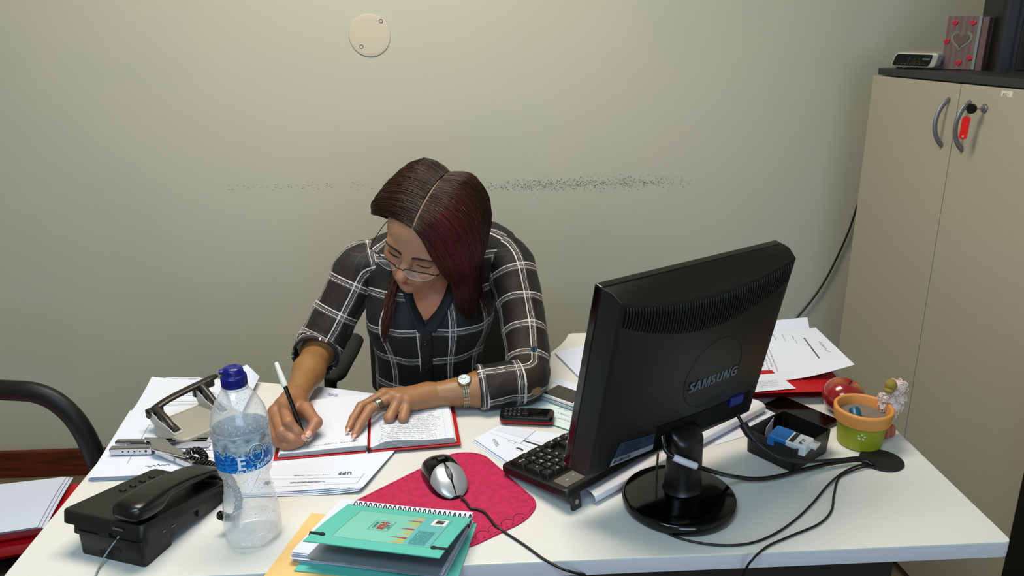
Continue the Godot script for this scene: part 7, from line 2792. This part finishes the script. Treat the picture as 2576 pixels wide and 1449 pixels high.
func strip(pts: Array, width: float, lift: float) -> G:   # a band of cloth lying on the blouse; points are (x, y)
	var g := G.new()
	var path := []
	for p in pts:
		path.append(Vector3(p.x, p.y, 0))
	var fine := smooth_path(path, 8)
	var rows := []
	for i in fine.size():
		var d := (fine[mini(i + 1, fine.size() - 1)] - fine[maxi(i - 1, 0)]).normalized()
		var s := Vector3(-d.y, d.x, 0)
		var row := PackedVector3Array()
		for e in [-1.0, -0.94, -0.4, 0.4, 0.94, 1.0]:
			var q: Vector3 = fine[i] + s * width * 0.5 * (e as float)
			row.append(Vector3(q.x, q.y, shirt.front(q.x, q.y, -1.45, -1.75) + (lift if absf(e) < 0.97 else -0.001)))
		rows.append(row)
	g.one_way(rows, Vector3.BACK)
	return g


func clothes(w: Node3D) -> void:
	var body_m := plaid(1.0)
	var sleeve_m := plaid(0.80)
	var black := mat(Color(0.022, 0.022, 0.028), 0.7, 0.0, {"rim_enabled": true, "rim": 0.05})
	var g := G.new()
	var wr := FastNoiseLite.new()
	wr.frequency = 7.0
	wr.seed = 3
	shirt.mesh(g, 0.0075, null, func(p: Vector3) -> Vector2:
		var a := atan2(p.x + 0.095, p.z + 1.71)
		return Vector2(a * 0.135 / 0.072 + 0.36, -p.y / 0.072 + 0.10 + 0.05 * sin(p.x * 22.0) + 0.02 * p.x))
	# soft folds
	for i in g.v.size():
		var p := g.v[i]
		g.v[i] = p + g.n[i] * (wr.get_noise_3d(p.x * 2.2, p.y * 0.8, p.z * 2.2) * 0.007)
	# faces across the seam at the back must not wrap round the whole print
	obj("blouse", g, body_m, w)
	var elr := Vector3(-0.338, 0.806, -1.63)
	var wr2: Vector3 = Vector3(-0.3504, 0.794, -1.4117)
	var ell: Vector3 = Vector3(0.1052, 0.796, -1.4606)
	var wl: Vector3 = Vector3(-0.0919, 0.79, -1.4256)
	sleeve(w, [Vector3(-0.205, 0.985, -1.7), Vector3(-0.245, 0.972, -1.692), Vector3(-0.278, 0.915, -1.672), Vector3(-0.318, 0.845, -1.645), elr + Vector3(0.002, 0.012, 0.004), elr.lerp(wr2, 0.10) + Vector3(0, 0.004, 0)], [0.052, 0.056, 0.052, 0.050, 0.050, 0.046], sleeve_m, 5, 0.1)
	sleeve(w, [Vector3(0.045, 0.99, -1.715), Vector3(0.082, 0.978, -1.7), Vector3(0.102, 0.915, -1.64), Vector3(0.112, 0.845, -1.555), Vector3(0.112, 0.806, -1.495), ell + Vector3(0, 0.003, -0.004), ell.lerp(wl, 0.2) + Vector3(0, 0.004, 0), ell.lerp(wl, 0.46) + Vector3(0, 0.002, 0)], [0.052, 0.056, 0.052, 0.048, 0.0445, 0.044, 0.0455, 0.0445], sleeve_m, 8, 0.4)
	# rolled cuffs
	for s in [[elr.lerp(wr2, 0.02) + Vector3(0, 0.006, 0), elr.lerp(wr2, 0.17) + Vector3(0, 0.003, 0), 0.0495], [ell.lerp(wl, 0.43) + Vector3(0, 0.002, 0), ell.lerp(wl, 0.50) + Vector3(0, 0.002, 0), 0.0455]]:
		g = G.new()
		var a: Vector3 = s[0]
		var b: Vector3 = s[1]
		var r: float = s[2]
		var d := (b - a).normalized()
		var sd := d.cross(Vector3.UP).normalized()
		var t := sd.cross(d)
		var rows := []
		var f := FastNoiseLite.new()
		f.frequency = 14.0
		for q in [[0.0, 0.93], [0.0, 1.0], [0.3, 1.03], [0.8, 1.02], [1.0, 0.99], [1.03, 0.95], [0.98, 0.90]]:
			var row := PackedVector3Array()
			for k in 40:
				var an := TAU * k / 40
				var dir := sd * cos(an) + t * sin(an)
				var c: Vector3 = a.lerp(b, q[0])
				row.append(c + dir * (r * (q[1] as float) + f.get_noise_3dv(c + dir * r) * 0.004))
			rows.append(row)
		g.grid(rows, true, Vector2(3.4, 0.45))
		obj("cuff", g, body_m, w)
	# collar stand, neckline bands and button placket
	g = G.new()
	g.tube(smooth_path([Vector3(-0.146, 0.985, -1.64), Vector3(-0.155, 1.022, -1.69), Vector3(-0.12, 1.048, -1.742), Vector3(-0.07, 1.052, -1.752), Vector3(-0.02, 1.04, -1.735), Vector3(-0.008, 1.015, -1.69), Vector3(-0.022, 0.985, -1.645)], 8), 0.014, 10, 0.45, Vector3.FORWARD)
	obj("collar", g, black, w)
	obj("neck_band", strip([Vector2(-0.149, 0.985), Vector2(-0.140, 0.955), Vector2(-0.124, 0.915), Vector2(-0.107, 0.866)], 0.020, 0.004), black, w)
	obj("neck_band", strip([Vector2(-0.026, 0.985), Vector2(-0.038, 0.955), Vector2(-0.064, 0.91), Vector2(-0.090, 0.866)], 0.026, 0.004), black, w)
	var pk := obj("placket", strip([Vector2(-0.099, 0.872), Vector2(-0.100, 0.80), Vector2(-0.104, 0.74), Vector2(-0.105, 0.66)], 0.026, 0.0035), black, w)
	for y in [0.838, 0.772, 0.712]:
		g = G.new()
		g.xf = Transform3D(Basis(Vector3.RIGHT, PI / 2), Vector3(-0.1015, y, shirt.front(-0.1015, y, -1.45, -1.75) + 0.0045))
		g.lathe(PackedVector2Array([Vector2(0, 0.0005), Vector2(0.002, 0.0008), Vector2(0.004, 0.0018), Vector2(0.0055, 0.0012), Vector2(0.0055, 0), Vector2(0, 0)]), 20)
		obj("button", g, mat(Color(0.02, 0.02, 0.022), 0.3), pk)
	# button and tab that hold the rolled sleeve
	g = G.new()
	var bt: Vector3 = Vector3(0.1232, 0.8633, -1.474)
	g.xf = Transform3D(Basis(Quaternion(Vector3.UP, Vector3(0.35, 0.25, 0.9).normalized())), bt)
	g.lathe(PackedVector2Array([Vector2(0, 0.001), Vector2(0.003, 0.001), Vector2(0.0042, 0.0028), Vector2(0.0068, 0.0026), Vector2(0.0072, 0), Vector2(0, -0.001)]), 22)
	obj("sleeve_button", g, mat(Color(0.22, 0.28, 0.36), 0.25), w)
	# trousers and shoes, under the desk
	var f2 := Field.new()
	for s in [-1.0, 1.0]:
		var hip := Vector3(-0.09 + s * 0.085, 0.545, -1.76)
		var knee := Vector3(-0.08 + s * 0.13, 0.535, -1.36)
		f2.cap(hip, knee, 0.085, 0.06, 0.05)
		f2.cap(knee, Vector3(-0.08 + s * 0.13, 0.11, -1.42), 0.058, 0.042, 0.02)
	f2.ball(Vector3(-0.09, 0.56, -1.8), Vector3(0.17, 0.095, 0.13), 0.05)
	g = G.new()
	f2.mesh(g, 0.014)
	obj("trousers", g, mat(Color(0.03, 0.03, 0.04), 0.8), w)
	for s in [-1.0, 1.0]:
		var f3 := Field.new()
		f3.cap(Vector3(-0.08 + s * 0.13, 0.045, -1.43), Vector3(-0.08 + s * 0.14, 0.032, -1.27), 0.042, 0.032, 0.02)
		f3.cap(Vector3(-0.08 + s * 0.13, 0.1, -1.42), Vector3(-0.08 + s * 0.13, 0.05, -1.42), 0.040, 0.040, 0.02)
		g = G.new()
		f3.mesh(g, 0.011)
		obj("shoe", g, mat(Color(0.02, 0.02, 0.02), 0.4), w)


func sheet_point(cols: Array, s: float, t: float) -> Vector3:
	var fs := clampf(s, 0.0, 1.0) * (cols.size() - 1)
	var i := mini(int(fs), cols.size() - 2)
	var four := []
	for k in [i - 1, i, i + 1, i + 2]:
		var col: Array = cols[clampi(k, 0, cols.size() - 1)]
		var ft := clampf(t, 0.0, 1.0) * (col.size() - 1)
		var j := mini(int(ft), col.size() - 2)
		four.append((col[j] as Vector3).cubic_interpolate(col[j + 1], col[maxi(j - 1, 0)], col[mini(j + 2, col.size() - 1)], ft - j))
	return (four[1] as Vector3).cubic_interpolate(four[2], four[0], four[3], fs - i)


func hair(w: Node3D) -> void:
	var down := head.basis.inverse() * Vector3.DOWN
	var hair_m := StandardMaterial3D.new()
	hair_m.vertex_color_use_as_albedo = true
	hair_m.roughness = 0.4
	hair_m.metallic_specular = 0.3
	var V := func(x: float, y: float, z: float) -> Vector3: return Vector3(x, y, z)
	# control columns, from the forehead to the back of the head; each runs from the parting downwards (head axes)
	var left := [
		[Vector3(0, 0.08, 0.083), Vector3(-0.03, 0.077, 0.074), Vector3(-0.064, 0.064, 0.062), Vector3(-0.094, 0.038, 0.046), Vector3(-0.108, 0.018, 0.026), Vector3(-0.101, -0.012, -0.005), Vector3(-0.086, -0.05, -0.04), Vector3(-0.08, -0.09, -0.055)],
		[Vector3(-0.001, 0.109, 0.046), Vector3(-0.044, 0.105, 0.044), Vector3(-0.084, 0.082, 0.038), Vector3(-0.11, 0.046, 0.026), Vector3(-0.112, 0.014, 0), Vector3(-0.1, -0.03, -0.03), Vector3(-0.085, -0.07, -0.05), Vector3(-0.076, -0.11, -0.06)],
		[Vector3(0, 0.1205, -0.01), Vector3(-0.05, 0.122, -0.012), Vector3(-0.09, 0.09, -0.014), Vector3(-0.106, 0.04, -0.022), Vector3(-0.101, -0.01, -0.04), Vector3(-0.09, -0.05, -0.055), Vector3(-0.08, -0.09, -0.062), Vector3(-0.068, -0.13, -0.065)],
		[Vector3(0.002, 0.109, -0.071), Vector3(-0.045, 0.116, -0.075), Vector3(-0.08, 0.08, -0.082), Vector3(-0.09, 0.026, -0.088), Vector3(-0.084, -0.025, -0.088), Vector3(-0.074, -0.07, -0.086), Vector3(-0.064, -0.11, -0.08), Vector3(-0.055, -0.15, -0.075)],
		[Vector3(0.002, 0.082, -0.1), Vector3(-0.025, 0.066, -0.124), Vector3(-0.045, 0.026, -0.126), Vector3(-0.05, -0.015, -0.12), Vector3(-0.046, -0.06, -0.11), Vector3(-0.04, -0.1, -0.1), Vector3(-0.034, -0.13, -0.09), Vector3(-0.03, -0.16, -0.08)]]
	var p5 := Vector3(0.086, -0.066, 0.05)
	var right := [
		[Vector3(0.003, 0.08, 0.083), Vector3(0.026, 0.066, 0.088), Vector3(0.048, 0.04, 0.093), Vector3(0.065, 0.004, 0.084), Vector3(0.078, -0.034, 0.068), p5, p5 + down * 0.035 + Vector3(0.004, 0, -0.004), p5 + down * 0.065 + Vector3(0.012, 0, -0.01)],
		[Vector3(0.004, 0.109, 0.046), Vector3(0.047, 0.109, 0.054), Vector3(0.084, 0.082, 0.056), Vector3(0.106, 0.03, 0.05), Vector3(0.113, -0.02, 0.04), Vector3(0.114, -0.062, 0.032), Vector3(0.112, -0.062, 0.03) + down * 0.045, Vector3(0.112, -0.062, 0.026) + down * 0.088],
		[Vector3(0.004, 0.1205, -0.01), Vector3(0.052, 0.126, -0.01), Vector3(0.094, 0.092, -0.01), Vector3(0.116, 0.036, -0.01), Vector3(0.12, -0.02, -0.01), Vector3(0.119, -0.068, -0.01), Vector3(0.119, -0.068, -0.012) + down * 0.05, Vector3(0.117, -0.068, -0.016) + down * 0.098],
		[Vector3(0.004, 0.109, -0.071), Vector3(0.05, 0.117, -0.077), Vector3(0.086, 0.08, -0.084), Vector3(0.1, 0.026, -0.088), Vector3(0.1, -0.025, -0.085), Vector3(0.096, -0.07, -0.08), Vector3(0.092, -0.11, -0.072), Vector3(0.09, -0.15, -0.06)],
		[Vector3(0.003, 0.082, -0.1), Vector3(0.026, 0.066, -0.124), Vector3(0.046, 0.026, -0.126), Vector3(0.052, -0.015, -0.12), Vector3(0.05, -0.06, -0.11), Vector3(0.046, -0.1, -0.1), Vector3(0.042, -0.13, -0.09), Vector3(0.04, -0.16, -0.08)]]
	var g := G.new()
	g.xf = head
	var rng := RandomNumberGenerator.new()
	rng.seed = 6
	var fn := FastNoiseLite.new()
	fn.frequency = 3.0
	for sd in 2:
		var cols: Array = left if sd == 0 else right
		# under-layer
		g.col = Color(0.012, 0.006, 0.005)
		var rows := []
		for j in 29:
			var row := PackedVector3Array()
			for i in 41:
				var p := sheet_point(cols, i / 40.0, j / 28.0)
				row.append(p - Vector3(p.x, p.y * 0.5, p.z).normalized() * 0.005 * minf(1.0, j / 4.0 + 0.35))
			rows.append(row)
		g.one_way(rows, Vector3.UP)
		# strands
		for k in 2300:
			var s := pow(rng.randf(), 1.15)
			var t0 := 0.0 if rng.randf() < 0.8 else rng.randf_range(0.0, 0.35)
			var t1 := rng.randf_range(0.70, 1.0)
			var ds := rng.randf_range(-0.035, 0.035)
			var out := rng.randf_range(-0.001, 0.0035)
			var path := PackedVector3Array()
			var rad := PackedFloat32Array()
			var n := 18
			var fly := 1.0 if rng.randf() > 0.03 else 3.0
			for i in n:
				var t := lerpf(t0, t1, float(i) / (n - 1))
				var ss := s + ds * t + 0.012 * fn.get_noise_2d(k * 13.0, t * 1.2) * fly
				var p := sheet_point(cols, ss, t)
				var o := Vector3(p.x, p.y * 0.6 - 0.0, p.z).normalized()
				p += o * (out + 0.0022 * fn.get_noise_2d(k * 7.0 + 50.0, t * 1.5) * fly) * minf(1.0, t * 8.0 + 0.3)
				path.append(p)
				rad.append((0.00082 if fly < 2.0 else 0.0003) * (0.55 + 0.45 * minf(1.0, t * 9.0)) * (1.0 if i < n - 6 else (n - 1 - i) / 6.0 + 0.06))
			var shade := rng.randf_range(0.65, 1.5)
			var brown := Color(0.027, 0.0115, 0.0065) * shade
			var redness := 0.0
			if sd == 1:
				redness = clampf(1.15 - absf(s - 0.2) * 3.2, 0.0, 1.0) * rng.randf_range(0.5, 1.1)
			var grey := rng.randf() < 0.2
			var v0 := g.v.size()
			g.tube(path, rad, 4, 0.7)
			var per := 5
			for i in range(v0, g.v.size()):
				var t := clampf(float((i - v0) / per) / (n + 1), 0.0, 1.0)
				var c := brown.lerp(Color(0.085, 0.010, 0.014) * shade, clampf(redness, 0, 1) * smoothstep(0.10, 0.24, t) * smoothstep(1.0, 0.55, t))
				if s < 0.75:
					c = c.lerp(Color(0.16, 0.14, 0.13) if grey else Color(0.04, 0.03, 0.026), smoothstep(0.17, 0.02, t) * (0.7 if grey else 0.4))
				g.c[i] = c
	# loose lock that falls in front of the chest on the left
	var lock := [Vector3(-0.1467, 0.9911, -1.64), Vector3(-0.1611, 0.9649, -1.612), Vector3(-0.1698, 0.9361, -1.578), Vector3(-0.1777, 0.9, -1.552), Vector3(-0.1857, 0.8484, -1.552)]
	for i in [2, 3, 4]:
		var q: Vector3 = lock[i]
		lock[i] = Vector3(q.x, q.y, maxf(q.z, shirt.front(q.x, q.y, -1.45, -1.75) + 0.007))
	g.xf = Transform3D.IDENTITY
	var mid := smooth_path(lock, 6)
	for k in 130:
		var off := Vector3(rng.randfn() * 0.0065, 0, rng.randfn() * 0.004)
		var path := PackedVector3Array()
		var rad := PackedFloat32Array()
		var n := mid.size() - rng.randi_range(0, 8)
		for i in n:
			var f := float(i) / (mid.size() - 1)
			path.append(mid[i] + off * (0.9 - 0.45 * f) + Vector3(fn.get_noise_2d(k * 9.0, f * 1.4), 0, fn.get_noise_2d(k * 9.0 + 99, f * 1.4)) * 0.006)
			rad.append(0.0009 * minf(1.0, (n - i) / 5.0 + 0.05))
		var shade := rng.randf_range(0.6, 1.5)
		g.col = Color(0.045, 0.016, 0.011) * shade
		g.tube(path, rad, 4)
	# a few strands at the far shoulder side
	var tail := [head * Vector3(0.105, -0.06, -0.03), Vector3(0.0127, 0.9751, -1.6), Vector3(0.0202, 0.9302, -1.6), Vector3(0.0378, 0.8901, -1.585)]
	mid = smooth_path(tail, 6)
	for k in 60:
		var off := Vector3(rng.randfn() * 0.010, 0, rng.randfn() * 0.006)
		var path := PackedVector3Array()
		var rad := PackedFloat32Array()
		var n := mid.size() - rng.randi_range(0, 12)
		for i in n:
			path.append(mid[i] + off * (1.0 - 0.5 * i / mid.size()))
			rad.append(0.0008 * minf(1.0, (n - i) / 5.0 + 0.05))
		g.col = Color(0.03, 0.012, 0.009) * rng.randf_range(0.6, 1.4)
		g.tube(path, rad, 4)
	obj("hair", g, hair_m, w)


func jewellery(w: Node3D) -> void:
	var steel := mat(Color(0.62, 0.60, 0.55), 0.28, 0.9)
	# spectacles
	var gl := thing("spectacles", "thin dark half-rimmed spectacles low on the woman's nose", "spectacles", head * Vector3(-0.005, -0.0075, 0.002))
	gl.basis = head.basis
	var dark := mat(Color(0.06, 0.06, 0.065), 0.3, 0.7)
	for s in [-1.0, 1.0]:
		var P := func(x: float, y: float) -> Vector3: return Vector3(s * x, y, 0.108 - 4.2 * pow(maxf(0.0, x - 0.006), 2.0))
		var top := [P.call(0.0085, -0.004), P.call(0.011, 0.0005), P.call(0.022, 0.0032), P.call(0.039, 0.0034), P.call(0.056, 0.0024), P.call(0.066, -0.0005)]
		var low := [P.call(0.066, -0.0005), P.call(0.064, -0.009), P.call(0.054, -0.0165), P.call(0.039, -0.020), P.call(0.022, -0.0185), P.call(0.012, -0.012), P.call(0.0085, -0.004)]
		var g := G.new()
		g.tube(smooth_path(top, 6), 0.0011, 8)
		var bar := obj("rim_bar", g, dark, gl)
		g = G.new()
		g.tube(smooth_path(low, 6), 0.00045, 6)
		obj("lens_edge", g, mat(Color(0.72, 0.74, 0.74), 0.25), bar)
		g = G.new()
		var ring := smooth_path(top, 6)
		ring.append_array(smooth_path(low, 6))
		var c: Vector3 = P.call(0.038, -0.008)
		var rows := []
		for f in [1.0, 0.66, 0.33, 0.0]:
			var row := PackedVector3Array()
			for q in ring:
				row.append((q - c) * (f as float) + c + Vector3(0, 0, 0.001 * (1.0 - (f as float))))
			rows.append(row)
		g.grid(rows, true)
		obj("lens", g, mat(Color(0.9, 0.92, 0.93, 0.07), 0.03, 0.0, {"transparency": BaseMaterial3D.TRANSPARENCY_ALPHA}), gl)
		g = G.new()
		g.tube(smooth_path([P.call(0.066, -0.0005), Vector3(s * 0.0725, 0.001, 0.0905), Vector3(s * 0.076, 0.003, 0.083), Vector3(s * 0.079, 0.004, 0.05), Vector3(s * 0.079, 0.006, 0.01), Vector3(s * 0.077, -0.004, -0.012)], 5), 0.0008, 6)
		g.ell(Vector3(s * 0.0725, 0.001, 0.0905), Vector3(0.002, 0.002, 0.003), Basis.IDENTITY, 8)
		obj("temple", g, dark, gl)
		g = G.new()
		g.ell(Vector3(s * 0.0095, -0.010, 0.1), Vector3(0.0015, 0.0045, 0.0028), Basis(Vector3.UP, s * 0.5), 8)
		obj("nose_pad", g, mat(Color(0.8, 0.78, 0.74, 0.5), 0.2, 0.0, {"transparency": BaseMaterial3D.TRANSPARENCY_ALPHA}), gl)
	var g := G.new()
	g.tube(smooth_path([Vector3(-0.0085, -0.004, 0.108), Vector3(-0.004, -0.0005, 0.1105), Vector3(0.004, -0.0005, 0.1105), Vector3(0.0085, -0.004, 0.108)], 5), 0.0009, 8)
	obj("bridge", g, dark, gl)
	# wrist watch
	var el: Vector3 = Vector3(0.1052, 0.796, -1.4606)
	var wl: Vector3 = Vector3(-0.0919, 0.79, -1.4256)
	var ax := (wl - el).normalized()
	var at := el.lerp(wl, 0.632)
	var face_dir := Vector3(-0.1, 0.93, 0.42)
	face_dir = (face_dir - ax * face_dir.dot(ax)).normalized()
	var watch := placed("wristwatch", "silver wristwatch with white dial on the woman's resting arm", "watch", Transform3D(Basis(ax, face_dir, ax.cross(face_dir)), at))
	var R := 0.0302
	g = G.new()
	g.xf = Transform3D(Basis.IDENTITY, Vector3(0, R - 0.001, 0))
	g.lathe(PackedVector2Array([Vector2(0, 0), Vector2(0.0125, 0), Vector2(0.0142, 0.002), Vector2(0.0142, 0.005), Vector2(0.0128, 0.0066), Vector2(0.0118, 0.0062), Vector2(0, 0.0062)]), 40)
	obj("case", g, steel, watch)
	g = G.new()
	g.xf = Transform3D(Basis.IDENTITY, Vector3(0, R - 0.001, 0))
	g.lathe(PackedVector2Array([Vector2(0, 0.0064), Vector2(0.0116, 0.0064), Vector2(0.0116, 0.006)]), 32)
	var dial := obj("dial", g, mat(Color(0.80, 0.85, 0.86), 0.2), watch)
	for k in 12:
		g = G.new()
		var a := TAU * k / 12
		g.box(Vector3(cos(a) * 0.0096, R + 0.0056, sin(a) * 0.0096), Vector3(0.0022, 0.0004, 0.0006), 0.0, Basis(Vector3.UP, -a))
		obj("hour_mark", g, mat(Color(0.25, 0.25, 0.25), 0.4), dial)
	for h in [[2.3, 0.006], [0.5, 0.0085]]:
		g = G.new()
		g.box(Vector3(cos(h[0]), 0, sin(h[0])) * (h[1] as float) * 0.5 + Vector3(0, R + 0.0058, 0), Vector3(h[1], 0.0004, 0.0007), 0.0, Basis(Vector3.UP, -(h[0] as float)))
		obj("hand", g, mat(Color(0.12, 0.12, 0.12), 0.4), dial)
	for k in 22:
		var a := lerpf(0.50, TAU - 0.50, k / 21.0)
		g = G.new()
		g.xf = Transform3D(Basis(Vector3.RIGHT, a), Vector3.ZERO)
		for x in [-0.0042, 0.0, 0.0042]:
			g.box(Vector3(x, R + 0.0008, 0), Vector3(0.0038, 0.0024, 0.0068), 0.0007, Basis.IDENTITY, 1)
		obj("link", g, mat(Color(0.60, 0.56, 0.46), 0.3, 0.85), watch)
	# broad silver ring on the middle finger
	var a1: Vector3 = Vector3(-0.158, 0.806, -1.3948)
	var a2: Vector3 = Vector3(-0.1975, 0.797, -1.3623)
	var dir := (a2 - a1).normalized()
	var up := (Vector3.UP - dir * dir.y).normalized()
	var ring := placed("finger_ring", "broad textured silver ring on the woman's middle finger", "ring", Transform3D(Basis(dir.cross(up), dir, -up) , a1.lerp(a2, 0.62)))
	ring.basis = Basis(up.cross(dir), dir, up.cross(dir).cross(dir)).orthonormalized()
	g = G.new()
	var rows := []
	for q in [[-0.0062, 0.0102], [-0.0064, 0.0113], [-0.0045, 0.0119], [-0.0022, 0.0116], [0.0, 0.0120], [0.0022, 0.0116], [0.0045, 0.0119], [0.0064, 0.0112], [0.0062, 0.0101]]:
		var row := PackedVector3Array()
		for k in 48:
			var a := TAU * k / 48
			var r: float = q[1] + 0.00035 * sin(a * 12.0 + (q[0] as float) * 900.0)
			row.append(Vector3(cos(a) * r, q[0], sin(a) * r))
		rows.append(row)
	g.grid(rows, true)
	obj("band", g, mat(Color(0.55, 0.53, 0.48), 0.3, 0.9), ring)
	# the pen
	var tip: Vector3 = Vector3(-0.3001, 0.7675, -1.2791)
	var top: Vector3 = Vector3(-0.3595, 0.9045, -1.352)
	var pen := placed("ballpoint_pen", "black ballpoint pen with white cap held in the writing hand", "pen", Transform3D(Basis(Quaternion(Vector3.UP, (top - tip).normalized())), tip))
	var L := tip.distance_to(top)
	g = G.new()
	g.lathe(PackedVector2Array([Vector2(0, 0), Vector2(0.0005, 0.0002), Vector2(0.0012, 0.006), Vector2(0.0024, 0.010), Vector2(0.0024, 0.0115)]), 16)
	obj("point", g, mat(Color(0.55, 0.5, 0.4), 0.3, 0.8), pen)
	g = G.new()
	g.lathe(PackedVector2Array([Vector2(0.0026, 0.0110), Vector2(0.0036, 0.02), Vector2(0.0041, 0.03), Vector2(0.0041, L - 0.04)]), 6)
	obj("barrel", g, mat(Color(0.012, 0.011, 0.011), 0.3), pen)
	g = G.new()
	g.lathe(PackedVector2Array([Vector2(0.0041, L - 0.048), Vector2(0.0057, L - 0.047), Vector2(0.0056, L - 0.036), Vector2(0.0042, L - 0.006), Vector2(0.0034, L - 0.001), Vector2(0, L)]), 20)
	obj("cap", g, mat(Color(0.85, 0.85, 0.83), 0.4), pen)
